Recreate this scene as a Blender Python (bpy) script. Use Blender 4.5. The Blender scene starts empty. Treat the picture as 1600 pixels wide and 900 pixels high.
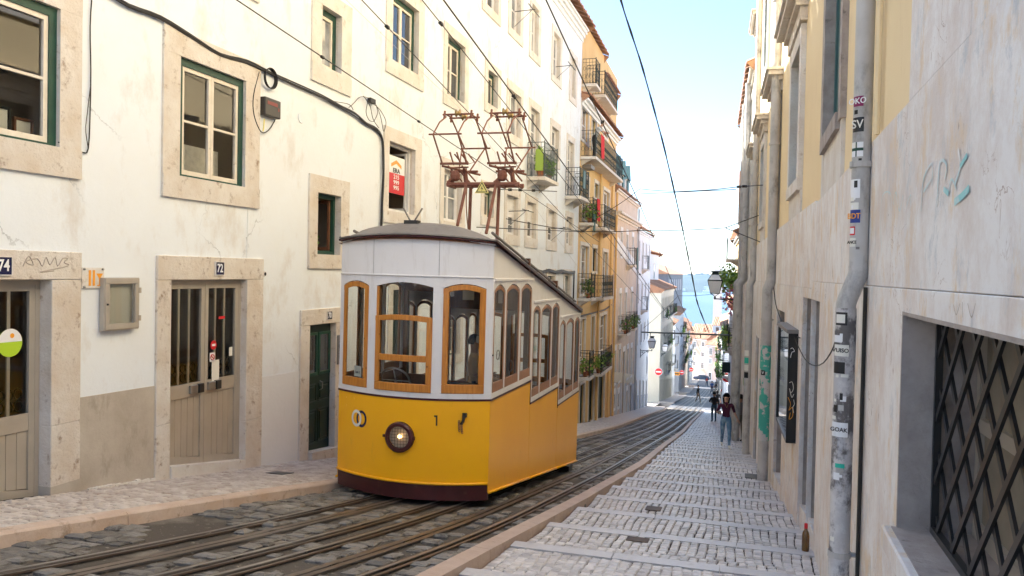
import bpy, bmesh, math, random
from math import sin, cos, tan, pi, radians, sqrt, atan2, floor
from mathutils import Vector, Matrix, noise
random.seed(7)
S = bpy.context.scene
COL = S.collection
V = Vector

# ---------------------------------------------------------------- camera
# World: X to the right across the street, Y down the street, Z up, eye at z = 0.
FPX = 1245.0                                   # focal length in pixels of a 1600 wide frame
YAW, PITCH, ROLL = radians(16.55), radians(-1.17), radians(1.15)
FW = V((-sin(YAW)*cos(PITCH), cos(YAW)*cos(PITCH), sin(PITCH)))
RT = V((cos(YAW), sin(YAW), 0.0)); UP = RT.cross(FW)
RT, UP = RT*cos(ROLL)+UP*sin(ROLL), UP*cos(ROLL)-RT*sin(ROLL)
cam_data = bpy.data.cameras.new("camera"); cam = bpy.data.objects.new("camera", cam_data); COL.objects.link(cam)
cam.matrix_world = Matrix((RT, UP, -FW)).transposed().to_4x4()
cam_data.sensor_width = 36.0; cam_data.lens = 36.0*FPX/1600.0
cam_data.clip_start = 0.05; cam_data.clip_end = 20000
S.camera = cam

# ---------------------------------------------------------------- world, sun, exposure
SUN_EL, SUN_BETA = radians(41), radians(22)   # the sun stands to the left and a little ahead
w = bpy.data.worlds.new("World"); S.world = w; w.use_nodes = True
nt = w.node_tree; nt.nodes.clear()
sky = nt.nodes.new('ShaderNodeTexSky'); sky.sky_type = 'NISHITA'; sky.sun_disc = False
sky.sun_elevation = SUN_EL; sky.sun_rotation = -(pi/2-SUN_BETA); sky.air_density = 0.9; sky.dust_density = 0.2; sky.ozone_density = 2.2
bg = nt.nodes.new('ShaderNodeBackground'); bg.inputs['Strength'].default_value = 0.074
wo = nt.nodes.new('ShaderNodeOutputWorld')
nt.links.new(sky.outputs[0], bg.inputs[0]); nt.links.new(bg.outputs[0], wo.inputs[0])
sd = bpy.data.lights.new("sun", 'SUN'); sun = bpy.data.objects.new("sun", sd); COL.objects.link(sun)
sd.energy = 4.7; sd.angle = radians(0.5); sd.color = (1.0, 0.993, 0.98)
sdir = V((-cos(SUN_BETA)*cos(SUN_EL), sin(SUN_BETA)*cos(SUN_EL), sin(SUN_EL)))
sun.rotation_euler = sdir.to_track_quat('Z', 'Y').to_euler(); sun.location = sdir*100
S.view_settings.view_transform = 'Standard'; S.view_settings.look = 'None'
S.view_settings.exposure = 2.38; S.view_settings.gamma = 1.0
S.render.engine = 'CYCLES'
S.cycles.max_bounces = 10; S.cycles.diffuse_bounces = 7; S.cycles.transparent_max_bounces = 16
S.cycles.glossy_bounces = 3; S.cycles.sample_clamp_indirect = 10.0
S.cycles.use_denoising = True

# ---------------------------------------------------------------- pixel -> point on a real plane
def ray(x, y): return FW + RT*((x-800)/FPX) + UP*((450-y)/FPX)
def hit_x(x, y, X): d = ray(x, y); return d*(X/d.x)
def hit_y(x, y, Y): d = ray(x, y); return d*(Y/d.y)
def project(P): z = P.dot(FW); return (800+FPX*P.dot(RT)/z, 450-FPX*P.dot(UP)/z, z)

# ---------------------------------------------------------------- street profile
def poly(t, pts):
    if t <= pts[0][0]: a, b = pts[0], pts[1]
    elif t >= pts[-1][0]: a, b = pts[-2], pts[-1]
    else:
        for a, b in zip(pts, pts[1:]):
            if a[0] <= t <= b[0]: break
    return a[1]+(b[1]-a[1])*(t-a[0])/(b[0]-a[0])
def road_z(Y):
    z = -1.5
    if Y <= 0: return z-.15*Y
    for a, b, s in ((0, 35, .15), (35, 60, .135), (60, 90, .12), (90, 5000, .11)):
        if Y > a: z -= (min(Y, b)-a)*s
    return z
def off(Y): return -.0155*(9-Y)**2 if Y < 9 else (0 if Y < 14 else -.0215*(Y-14))
KL = [(-8, -5.6), (4.7, -5.46), (7, -5.3), (9.4, -5.0), (24, -4.9), (29.5, -5.0), (44, -5.5), (61, -5.85), (92, -7.0), (122, -7.7), (240, -13)]
KR = [(-8, -2.4), (5.8, -2.24), (10, -2.13), (16.4, -2.1), (22.9, -2.3), (31.5, -2.5), (44, -2.85), (61, -3.2), (66, -3.25)]
LW = [(-8, -6.65), (34, -6.65), (48, -7.0), (64, -7.55), (72, -7.8), (100, -8.4), (137, -9.8), (205, -12.9), (240, -14)]
RW = [(-8, .72), (9.5, .72), (60, -1.22), (240, -8.2)]
kl = lambda Y: poly(Y, KL); kr = lambda Y: poly(Y, KR); lw = lambda Y: poly(Y, LW); rw = lambda Y: poly(Y, RW)

# ---------------------------------------------------------------- materials
def node(nt, t, **kw):
    n = nt.nodes.new(t)
    for k, v in kw.items():
        if hasattr(n, k): setattr(n, k, v)
        else: n.inputs[k].default_value = v
    return n
def new_mat(name):
    m = bpy.data.materials.new(name); m.use_nodes = True
    nt = m.node_tree; b = nt.nodes['Principled BSDF']
    return m, nt, b
def pos_noise(nt, scale=(1, 1, 1), nscale=3., detail=6, rough=.6):
    g = node(nt, 'ShaderNodeNewGeometry'); mp = node(nt, 'ShaderNodeMapping'); mp.inputs['Scale'].default_value = scale
    n = node(nt, 'ShaderNodeTexNoise'); n.inputs['Scale'].default_value = nscale; n.inputs['Detail'].default_value = detail; n.inputs['Roughness'].default_value = rough
    nt.links.new(g.outputs['Position'], mp.inputs[0]); nt.links.new(mp.outputs[0], n.inputs[0])
    return n
def ramp(nt, src, lo, hi):
    r = node(nt, 'ShaderNodeMapRange'); r.inputs['From Min'].default_value = lo; r.inputs['From Max'].default_value = hi
    nt.links.new(src, r.inputs['Value']); return r.outputs[0]
def mixc(nt, fac, a, b):
    m = node(nt, 'ShaderNodeMix', data_type='RGBA')
    for s, v in ((m.inputs[0], fac), (m.inputs[6], a), (m.inputs[7], b)):
        if hasattr(v, 'links'): nt.links.new(v, s)
        elif isinstance(v, (int, float)): s.default_value = v
        else: s.default_value = (*v, 1)
    return m.outputs[2]
def PM(name, base, rough=.85, alt=None, ascale=2.5, amix=(.35, .7), dirt=None, dscale=1.2, drange=(.55, .75), dstretch=(1, 1, 1),
       bump=.0, bscale=30, metallic=0., spec=.35, cell=None, crack=0, coat=0., damt=1.):
    """plain procedural material: base/alt mottling, shaped stains, fine relief, optional per stone tint"""
    m, nt, b = new_mat(name)
    col = None
    c = base
    if alt:
        n = pos_noise(nt, nscale=ascale); c = mixc(nt, ramp(nt, n.outputs[0], *amix), base, alt)
    if cell:
        g = node(nt, 'ShaderNodeNewGeometry'); oi = node(nt, 'ShaderNodeObjectInfo')
        ad = node(nt, 'ShaderNodeMath', operation='ADD'); nt.links.new(g.outputs['Random Per Island'], ad.inputs[0]); nt.links.new(oi.outputs['Random'], ad.inputs[1])
        fr = node(nt, 'ShaderNodeMath', operation='FRACT'); nt.links.new(ad.outputs[0], fr.inputs[0])
        c = mixc(nt, fr.outputs[0], c, cell)
    if dirt:
        n = pos_noise(nt, scale=dstretch, nscale=dscale, detail=9, rough=.7)
        f = ramp(nt, n.outputs[0], *drange)
        if damt < 1:
            mm = node(nt, 'ShaderNodeMath', operation='MULTIPLY'); nt.links.new(f, mm.inputs[0]); mm.inputs[1].default_value = damt; f = mm.outputs[0]
        c = mixc(nt, f, c, dirt)
    if crack:
        g = node(nt, 'ShaderNodeNewGeometry'); v = node(nt, 'ShaderNodeTexVoronoi', feature='DISTANCE_TO_EDGE'); v.inputs['Scale'].default_value = crack
        nn = pos_noise(nt, nscale=2.2, detail=5); ma = node(nt, 'ShaderNodeMix', data_type='VECTOR'); ma.inputs[0].default_value = .42
        nt.links.new(g.outputs['Position'], ma.inputs[4]); nt.links.new(nn.outputs['Color'], ma.inputs[5]); nt.links.new(ma.outputs[1], v.inputs['Vector'])
        gate = pos_noise(nt, nscale=.55, detail=2); f1 = ramp(nt, v.outputs['Distance'], .006, .0); f2 = ramp(nt, gate.outputs[0], .5, .62)
        mm = node(nt, 'ShaderNodeMath', operation='MULTIPLY'); nt.links.new(f1, mm.inputs[0]); nt.links.new(f2, mm.inputs[1])
        c = mixc(nt, mm.outputs[0], c, tuple(x*.55 for x in base))
    if hasattr(c, 'links'): nt.links.new(c, b.inputs['Base Color'])
    else: b.inputs['Base Color'].default_value = (*c, 1)
    b.inputs['Roughness'].default_value = rough; b.inputs['Metallic'].default_value = metallic
    b.inputs['Specular IOR Level'].default_value = spec; b.inputs['Coat Weight'].default_value = coat; b.inputs['Coat Roughness'].default_value = .12
    if bump:
        n = pos_noise(nt, nscale=bscale, detail=8, rough=.65); bp = node(nt, 'ShaderNodeBump'); bp.inputs['Strength'].default_value = bump; bp.inputs['Distance'].default_value = .02
        nt.links.new(n.outputs[0], bp.inputs['Height']); nt.links.new(bp.outputs[0], b.inputs['Normal'])
    return m
def glass_mat(name, tint=(.95, .97, .96), refl=.6):
    m = bpy.data.materials.new(name); m.use_nodes = True; nt = m.node_tree; nt.nodes.clear()
    t = node(nt, 'ShaderNodeBsdfTransparent'); t.inputs[0].default_value = (*tint, 1)
    g = node(nt, 'ShaderNodeBsdfGlossy'); g.inputs['Roughness'].default_value = .02
    f = node(nt, 'ShaderNodeFresnel'); f.inputs[0].default_value = 1.5
    mu = node(nt, 'ShaderNodeMath', operation='MULTIPLY_ADD'); mu.inputs[1].default_value = refl*1.6; mu.inputs[2].default_value = .02
    mx = node(nt, 'ShaderNodeMixShader'); o = node(nt, 'ShaderNodeOutputMaterial')
    nt.links.new(f.outputs[0], mu.inputs[0]); nt.links.new(mu.outputs[0], mx.inputs[0]); nt.links.new(t.outputs[0], mx.inputs[1]); nt.links.new(g.outputs[0], mx.inputs[2]); nt.links.new(mx.outputs[0], o.inputs[0])
    return m
def streak_mat(name, base, vein, dark, rough=.6):
    """weathered marble slabs: mottled, with vertical run marks, tan patches and rust spots"""
    m, nt, b = new_mat(name)
    n1 = pos_noise(nt, scale=(1, 1, .8), nscale=2.3, detail=12, rough=.75); c = mixc(nt, ramp(nt, n1.outputs[0], .42, .60), base, vein)
    n5 = pos_noise(nt, scale=(1.5, 1.5, .8), nscale=1.9, detail=10, rough=.75); c = mixc(nt, ramp(nt, n5.outputs[0], .53, .62), c, (.72, .575, .41))
    n6 = pos_noise(nt, scale=(1, 1, .6), nscale=4.1, detail=10, rough=.8); c = mixc(nt, ramp(nt, n6.outputs[0], .55, .66), c, (.54, .555, .56))
    n2 = pos_noise(nt, scale=(5, 5, .6), nscale=1.5, detail=9, rough=.7); c = mixc(nt, ramp(nt, n2.outputs[0], .60, .92), c, dark)
    n3 = pos_noise(nt, scale=(4.5, 4.5, 1.5), nscale=3.2, detail=7, rough=.7); c = mixc(nt, ramp(nt, n3.outputs[0], .655, .70), c, (.30, .19, .11))
    n4 = pos_noise(nt, nscale=17, detail=5, rough=.7); c = mixc(nt, ramp(nt, n4.outputs[0], .70, .76), c, (.30, .22, .16))
    g = node(nt, 'ShaderNodeNewGeometry'); wv = node(nt, 'ShaderNodeTexNoise'); wv.inputs['Scale'].default_value = 2.6; wv.inputs['Detail'].default_value = 12; wv.inputs['Distortion'].default_value = 1.6
    nt.links.new(g.outputs['Position'], wv.inputs[0])
    ab = node(nt, 'ShaderNodeMath', operation='SUBTRACT'); ab.inputs[1].default_value = .5; nt.links.new(wv.outputs[0], ab.inputs[0])
    aa = node(nt, 'ShaderNodeMath', operation='ABSOLUTE'); nt.links.new(ab.outputs[0], aa.inputs[0])
    gate = pos_noise(nt, nscale=1.3, detail=2); mm = node(nt, 'ShaderNodeMath', operation='MULTIPLY')
    nt.links.new(ramp(nt, aa.outputs[0], .005, 0), mm.inputs[0]); nt.links.new(ramp(nt, gate.outputs[0], .52, .6), mm.inputs[1])
    c = mixc(nt, mm.outputs[0], c, (.36, .25, .18))
    nt.links.new(c, b.inputs['Base Color']); b.inputs['Roughness'].default_value = rough; b.inputs['Specular IOR Level'].default_value = .3
    n = pos_noise(nt, nscale=11, detail=9, rough=.75); bp = node(nt, 'ShaderNodeBump'); bp.inputs['Strength'].default_value = .55; bp.inputs['Distance'].default_value = .012
    nt.links.new(n.outputs[0], bp.inputs['Height']); nt.links.new(bp.outputs[0], b.inputs['Normal'])
    return m
def wood_mat(name, a, bcol, rough=.35):
    m, nt, b = new_mat(name)
    n = pos_noise(nt, scale=(14, 14, 1.2), nscale=3, detail=7, rough=.6); c = mixc(nt, ramp(nt, n.outputs[0], .35, .7), a, bcol)
    k = node(nt, 'ShaderNodeNewGeometry'); v = node(nt, 'ShaderNodeTexVoronoi'); v.inputs['Scale'].default_value = 7; nt.links.new(k.outputs['Position'], v.inputs['Vector'])
    c = mixc(nt, ramp(nt, v.outputs['Distance'], .09, .04), c, tuple(x*.3 for x in bcol))
    nt.links.new(c, b.inputs['Base Color']); b.inputs['Roughness'].default_value = rough
    return m
M = dict(
 plaster=PM('white_plaster', (.775, .82, .855), alt=(.75, .775, .785), ascale=.7, amix=(.42, .75), dirt=(.58, .53, .47), dscale=1.5, drange=(.53, .74), dstretch=(1, 1, .55), bump=.22, bscale=9, crack=.8, damt=.8),
 plaster_cool=PM('white_plaster_cool', (.79, .81, .82), alt=(.73, .745, .75), ascale=.5, dirt=(.5, .47, .42), dscale=1.4, drange=(.6, .85), dstretch=(2, 2, .5), bump=.2, bscale=12),
 cement=PM('grey_cement_render', (.53, .48, .41), alt=(.42, .365, .30), ascale=2.2, dirt=(.23, .18, .13), dscale=2.4, drange=(.55, .8), dstretch=(1, 1, .5), bump=.25, bscale=22),
 stone=PM('lime_stone', (.71, .67, .61), alt=(.60, .51, .41), ascale=2.2, dirt=(.30, .215, .15), dscale=7, drange=(.57, .70), bump=.8, bscale=22, rough=.8),
 stone_light=PM('pale_stone', (.74, .71, .66), alt=(.64, .57, .485), ascale=2.6, dirt=(.40, .31, .22), dscale=7, drange=(.58, .72), bump=.6, bscale=24, rough=.8),
 kerb=PM('pink_kerb_stone', (.62, .50, .41), alt=(.54, .39, .285), ascale=4, dirt=(.25, .165, .10), dscale=5, drange=(.55, .72), bump=.6, bscale=14, rough=.75),
 kerb_r=PM('rose_kerb_stone', (.52, .40, .32), alt=(.44, .32, .25), ascale=4, dirt=(.24, .18, .14), dscale=5, drange=(.6, .78), bump=.5, bscale=14, rough=.55),
 nosing=PM('grey_step_edge_stone', (.61, .59, .585), alt=(.51, .485, .475), ascale=3, dirt=(.30, .26, .24), dscale=5, drange=(.6, .8), bump=.3, bscale=20, rough=.42),
 cobble_r=PM('polished_lime_cobble', (.71, .67, .635), rough=.36, cell=(.47, .43, .40), dirt=(.26, .2, .165), dscale=5, drange=(.55, .8), bump=.35, bscale=30, spec=.5),
 cobble_l=PM('lime_cobble', (.64, .575, .51), rough=.5, cell=(.45, .375, .315), dirt=(.25, .175, .12), dscale=4, drange=(.55, .8), bump=.35, bscale=30),
 mortar=PM('dark_joint_earth', (.075, .06, .048), rough=.95, alt=(.04, .032, .025), ascale=8, bump=.4, bscale=60),
 sett=PM('worn_granite_sett', (.235, .218, .195), rough=.5, cell=(.15, .136, .118), alt=(.32, .30, .27), ascale=1.6, amix=(.48, .72), dirt=(.05, .04, .031), dscale=7, drange=(.52, .66), bump=.9, bscale=30),
 road=PM('old_road_mortar', (.10, .085, .07), rough=.85, alt=(.24, .21, .175), ascale=1.1, amix=(.5, .62), dirt=(.40, .355, .295), dscale=16, drange=(.60, .68), bump=1., bscale=34),
 road_far=PM('blue_grey_setts_far', (.12, .12, .125), rough=.55, alt=(.085, .085, .09), ascale=2.5, bump=.5, bscale=12),
 rail=PM('worn_rail_steel', (.16, .125, .10), rough=.4, metallic=.6, alt=(.22, .18, .15), ascale=5, spec=.5),
 rail_top=PM('polished_rail_top', (.42, .40, .38), rough=.38, metallic=.8),
 rail_rust=PM('rusty_groove_steel', (.12, .072, .038), rough=.6, metallic=.3, alt=(.07, .045, .028), ascale=6),
 black=PM('black_void', (.012, .012, .012), rough=.9),
 tyellow=PM('tram_yellow_paint', (.97, .475, .008), rough=.34, alt=(.94, .44, .007), ascale=1.6, spec=.35, coat=.18, bump=.05, bscale=2.2, dirt=(.52, .27, .03), dscale=3.4, drange=(.60, .80), dstretch=(2, 2, .7), damt=.45),
 twhite=PM('tram_white_paint', (.78, .765, .755), rough=.42, alt=(.73, .71, .70), ascale=1.5, dirt=(.50, .45, .40), dscale=3, drange=(.54, .80), dstretch=(3, 3, .5), coat=.12, damt=.6, bump=.04, bscale=2.5),
 tmaroon=PM('tram_maroon_paint', (.075, .016, .016), rough=.4, alt=(.05, .012, .012), ascale=5, coat=.2, dirt=(.12, .07, .05), dscale=6, drange=(.6, .8)),
 troof=PM('tram_roof_canvas', (.225, .205, .19), rough=.65, alt=(.17, .155, .145), ascale=2, bump=.12, bscale=8, dirt=(.12, .1, .09), dscale=2, drange=(.5, .8)),
 twood=wood_mat('varnished_wood', (.60, .24, .035), (.40, .135, .016)),
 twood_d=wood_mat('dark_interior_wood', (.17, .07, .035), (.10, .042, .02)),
 twood_s=wood_mat('aged_side_wood', (.36, .165, .07), (.23, .095, .04)),
 rust=PM('rusty_red_iron', (.19, .07, .045), rough=.7, alt=(.27, .125, .09), ascale=9, metallic=.1, bump=.3, bscale=60),
 brass=PM('dull_brass', (.42, .29, .12), rough=.4, metallic=.8),
 steel=PM('dull_steel', (.42, .41, .39), rough=.4, metallic=.8, alt=(.3, .29, .28), ascale=7),
 pipe_teal=PM('peeling_turquoise_pipe', (.56, .54, .52), rough=.65, alt=(.07, .42, .32), ascale=4.5, amix=(.47, .50), dirt=(.2, .19, .18), dscale=6, drange=(.58, .66), bump=.4, bscale=30),
 glass=glass_mat('clear_glass', refl=.55), glass_t=glass_mat('tram_glass', (.95, .97, .96), .6),
 pane=PM('dark_window_glass', (.03, .036, .042), rough=.04, spec=1., alt=(.05, .055, .06), ascale=.7),
 pane_b=PM('curtained_window_glass', (.30, .315, .33), rough=.06, spec=1., alt=(.14, .15, .165), ascale=1.6, amix=(.4, .6)),
 green=PM('dark_green_paint', (.018, .07, .047), rough=.45, alt=(.012, .046, .032), ascale=7, dirt=(.2, .2, .15), dscale=9, drange=(.68, .78)),
 dgreen=PM('black_green_door_paint', (.012, .036, .026), rough=.4, alt=(.008, .02, .015), ascale=4, dirt=(.3, .32, .27), dscale=7, drange=(.68, .73), dstretch=(1, 1, 1)),
 teal=PM('teal_shutter_paint', (.07, .15, .14), rough=.55, alt=(.05, .11, .105), ascale=5),
 wframe=PM('cream_window_paint', (.74, .68, .575), rough=.5, alt=(.64, .565, .45), ascale=5, dirt=(.35, .27, .18), dscale=9, drange=(.62, .75)),
 wwhite=PM('white_window_paint', (.80, .79, .77), rough=.45, alt=(.70, .68, .65), ascale=3),
 brownwood=PM('old_brown_wood', (.20, .085, .04), rough=.6, alt=(.13, .055, .03), ascale=6),
 alu=PM('bronze_aluminium', (.47, .42, .35), rough=.4, metallic=.2, alt=(.42, .37, .305), ascale=3),
 alu_l=PM('pale_door_bar', (.62, .56, .46), rough=.4),
 ochre=PM('ochre_plaster', (.74, .52, .24), alt=(.66, .43, .18), ascale=.6, dirt=(.40, .25, .12), dscale=1.1, drange=(.55, .82), dstretch=(1.5, 1.5, .5), bump=.2, bscale=12, damt=.8),
 ochre_d=PM('faded_ochre_base', (.60, .44, .24), alt=(.46, .33, .185), ascale=1.3, dirt=(.2, .15, .1), dscale=1.1, drange=(.5, .75), dstretch=(2, 2, .6), bump=.25, bscale=12),
 peach=PM('peach_plaster', (.64, .54, .44), alt=(.60, .48, .37), ascale=.9, dirt=(.45, .40, .36), dscale=1.3, drange=(.5, .78), dstretch=(1, 1, 1), bump=.2, bscale=12),
 cream=PM('cream_plaster', (.68, .65, .54), alt=(.62, .585, .47), ascale=.8, dirt=(.48, .42, .32), dscale=1.3, drange=(.6, .85), dstretch=(2, 2, .5), bump=.15, bscale=12),
 bluegrey=PM('blue_grey_plaster', (.50, .53, .58), alt=(.40, .43, .48), ascale=1.1, dirt=(.32, .3, .3), dscale=1.6, drange=(.5, .8), dstretch=(2, 2, .6), bump=.2, bscale=12),
 pink=PM('pink_plaster', (.60, .44, .38), alt=(.54, .39, .34), ascale=.7, bump=.1, bscale=9),
 slate=PM('slate_blue_cladding', (.15, .18, .23), alt=(.11, .13, .17), ascale=1.4, rough=.6),
 yellow=PM('pale_yellow_plaster', (.84, .68, .42), alt=(.80, .63, .37), ascale=.9, dirt=(.56, .38, .19), dscale=1.2, drange=(.6, .85), dstretch=(3, 3, .5), bump=.12, bscale=14, damt=.7),
 marble=streak_mat('weathered_marble', (.81, .785, .755), (.68, .60, .54), (.44, .37, .30)),
 marble_d=PM('grey_brown_jamb_stone', (.44, .385, .345), alt=(.31, .26, .225), ascale=6, dirt=(.1, .08, .07), dscale=7, drange=(.6, .75), bump=.5, bscale=40),  # grey-brown stone of the reveals, jambs, window frame and lower sill
 tile=PM('terracotta_tile', (.42, .20, .11), rough=.85, alt=(.30, .15, .09), ascale=4, cell=(.50, .30, .19), dirt=(.2, .13, .09), dscale=4, drange=(.55, .75)),
 iron=PM('black_green_iron', (.022, .034, .03), rough=.5, metallic=.3, alt=(.035, .045, .04), ascale=8),
 iron_l=PM('grey_green_iron', (.10, .125, .115), rough=.55, metallic=.3),
 cable=PM('black_cable', (.022, .02, .018), rough=.55),
 pipe=PM('zinc_pipe', (.56, .54, .51), rough=.6, metallic=.0, alt=(.42, .40, .37), ascale=3, dirt=(.12, .105, .09), dscale=4, drange=(.52, .75), dstretch=(1, 1, .5), bump=.2, bscale=25),
 pipe_old=PM('peeling_painted_pipe', (.53, .51, .50), rough=.7, alt=(.62, .60, .58), ascale=9, amix=(.45, .55), dirt=(.15, .135, .13), dscale=6, drange=(.49, .58), dstretch=(1, 1, .7), bump=.5, bscale=30),
 leaf=PM('leaf_green', (.05, .12, .018), rough=.55, cell=(.11, .20, .025), spec=.4),
 leaf_l=PM('fresh_leaf_green', (.15, .29, .03), rough=.5, cell=(.32, .45, .07), spec=.4),
 bloom=PM('pink_blossom', (.62, .12, .20), rough=.6, cell=(.75, .35, .40)),
 pot=PM('clay_pot', (.42, .15, .07), rough=.75, alt=(.32, .11, .05), ascale=8),
 red_faded=PM('faded_red_print', (.22, .05, .04), rough=.5), red=PM('red_paint', (.60, .02, .025), rough=.4), redcloth=PM('red_cloth', (.62, .03, .035), rough=.8), white=PM('white_print', (.82, .82, .82), rough=.45),
 orange=PM('orange_print', (.85, .35, .03), rough=.4), lime=PM('lime_print', (.45, .66, .04), rough=.35), navy=PM('navy_enamel', (.012, .014, .06), rough=.25, coat=.5),
 black_s=PM('satin_black', (.02, .02, .02), rough=.3, alt=(.03, .028, .026), ascale=4), grey=PM('grey_plastic', (.20, .185, .17), rough=.5),
 darkbox=PM('brown_black_plastic', (.04, .034, .03), rough=.35), yellow_p=PM('warning_yellow', (.80, .68, .22), rough=.4), teal_g=PM('turquoise_spray', (.035, .46, .33), rough=.6), teal_p=PM('faded_turquoise_spray', (.56, .70, .69), rough=.7, alt=(.76, .76, .74), ascale=14, amix=(.45, .6)), teal_t=PM('turquoise_spray_mark', (.30, .62, .62), rough=.7, alt=(.6, .7, .69), ascale=14, amix=(.5, .65)),
 graf=PM('grey_spray', (.46, .40, .34), rough=.8), maroon_p=PM('maroon_print', (.25, .02, .10), rough=.4), blue_p=PM('blue_print', (.02, .045, .25), rough=.4), rope=PM('old_yellow_rope', (.6, .5, .1), rough=.8),
 skin=PM('skin', (.56, .34, .24), rough=.55), skin_d=PM('brown_skin', (.38, .21, .13), rough=.55), hair=PM('black_hair', (.012, .009, .008), rough=.4), jeans=PM('faded_jeans', (.12, .23, .36), rough=.85, alt=(.28, .42, .52), ascale=6, amix=(.45, .65)),
 jeans_d=PM('dark_jeans', (.03, .075, .13), rough=.85), shirt_m=PM('plum_dotted_blouse', (.075, .012, .035), rough=.8, dirt=(.4, .25, .28), dscale=40, drange=(.66, .7)), dark_cl=PM('charcoal_cloth', (.028, .028, .028), rough=.85), khaki=PM('khaki_cloth', (.17, .15, .115), rough=.85),
 red_cl=PM('red_tshirt', (.5, .035, .03), rough=.85), white_cl=PM('white_shirt', (.7, .7, .68), rough=.85), brown_cl=PM('tan_shirt', (.50, .33, .19), rough=.8), blue_cl=PM('blue_bag_cloth', (.02, .12, .45), rough=.7), grey_cl=PM('grey_shirt', (.22, .2, .2), rough=.85),
 amber=PM('amber_bottle_glass', (.16, .075, .012), rough=.08, spec=.8, alt=(.1, .045, .008), ascale=10), carpaint=PM('dark_blue_car_paint', (.02, .04, .085), rough=.2, coat=.6, spec=.5), tyre=PM('tyre_rubber', (.015, .015, .015), rough=.9),
 water=PM('river_water', (.075, .125, .165), rough=.7, alt=(.09, .14, .18), ascale=.004, spec=.06), hill=PM('wooded_hill', (.022, .036, .026), rough=1., alt=(.04, .055, .035), ascale=.012, dirt=(.16, .14, .12), dscale=.03, drange=(.64, .68)),
 earth=PM('pale_paved_ground', (.42, .39, .35), rough=.95, alt=(.34, .31, .27), ascale=.3), curtain=PM('lace_curtain', (.78, .76, .72), rough=.9, alt=(.6, .58, .55), ascale=8), inner=PM('dim_room_wall', (.40, .33, .25), rough=.9), bronze_s=PM('dark_bench_green', (.02, .05, .035), rough=.5),
 papers=PM('paper_notice', (.78, .76, .68), rough=.7), lampglass=PM('milky_lamp_glass', (.85, .86, .87), rough=.25, spec=.6),
)
def emis(name, col, st):
    m, nt, b = new_mat(name); b.inputs['Base Color'].default_value = (*col, 1); b.inputs['Emission Color'].default_value = (*col, 1); b.inputs['Emission Strength'].default_value = st
    return m
M['bulb'] = emis('lit_headlight_bulb', (1., .62, .28), 1.3)

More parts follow.
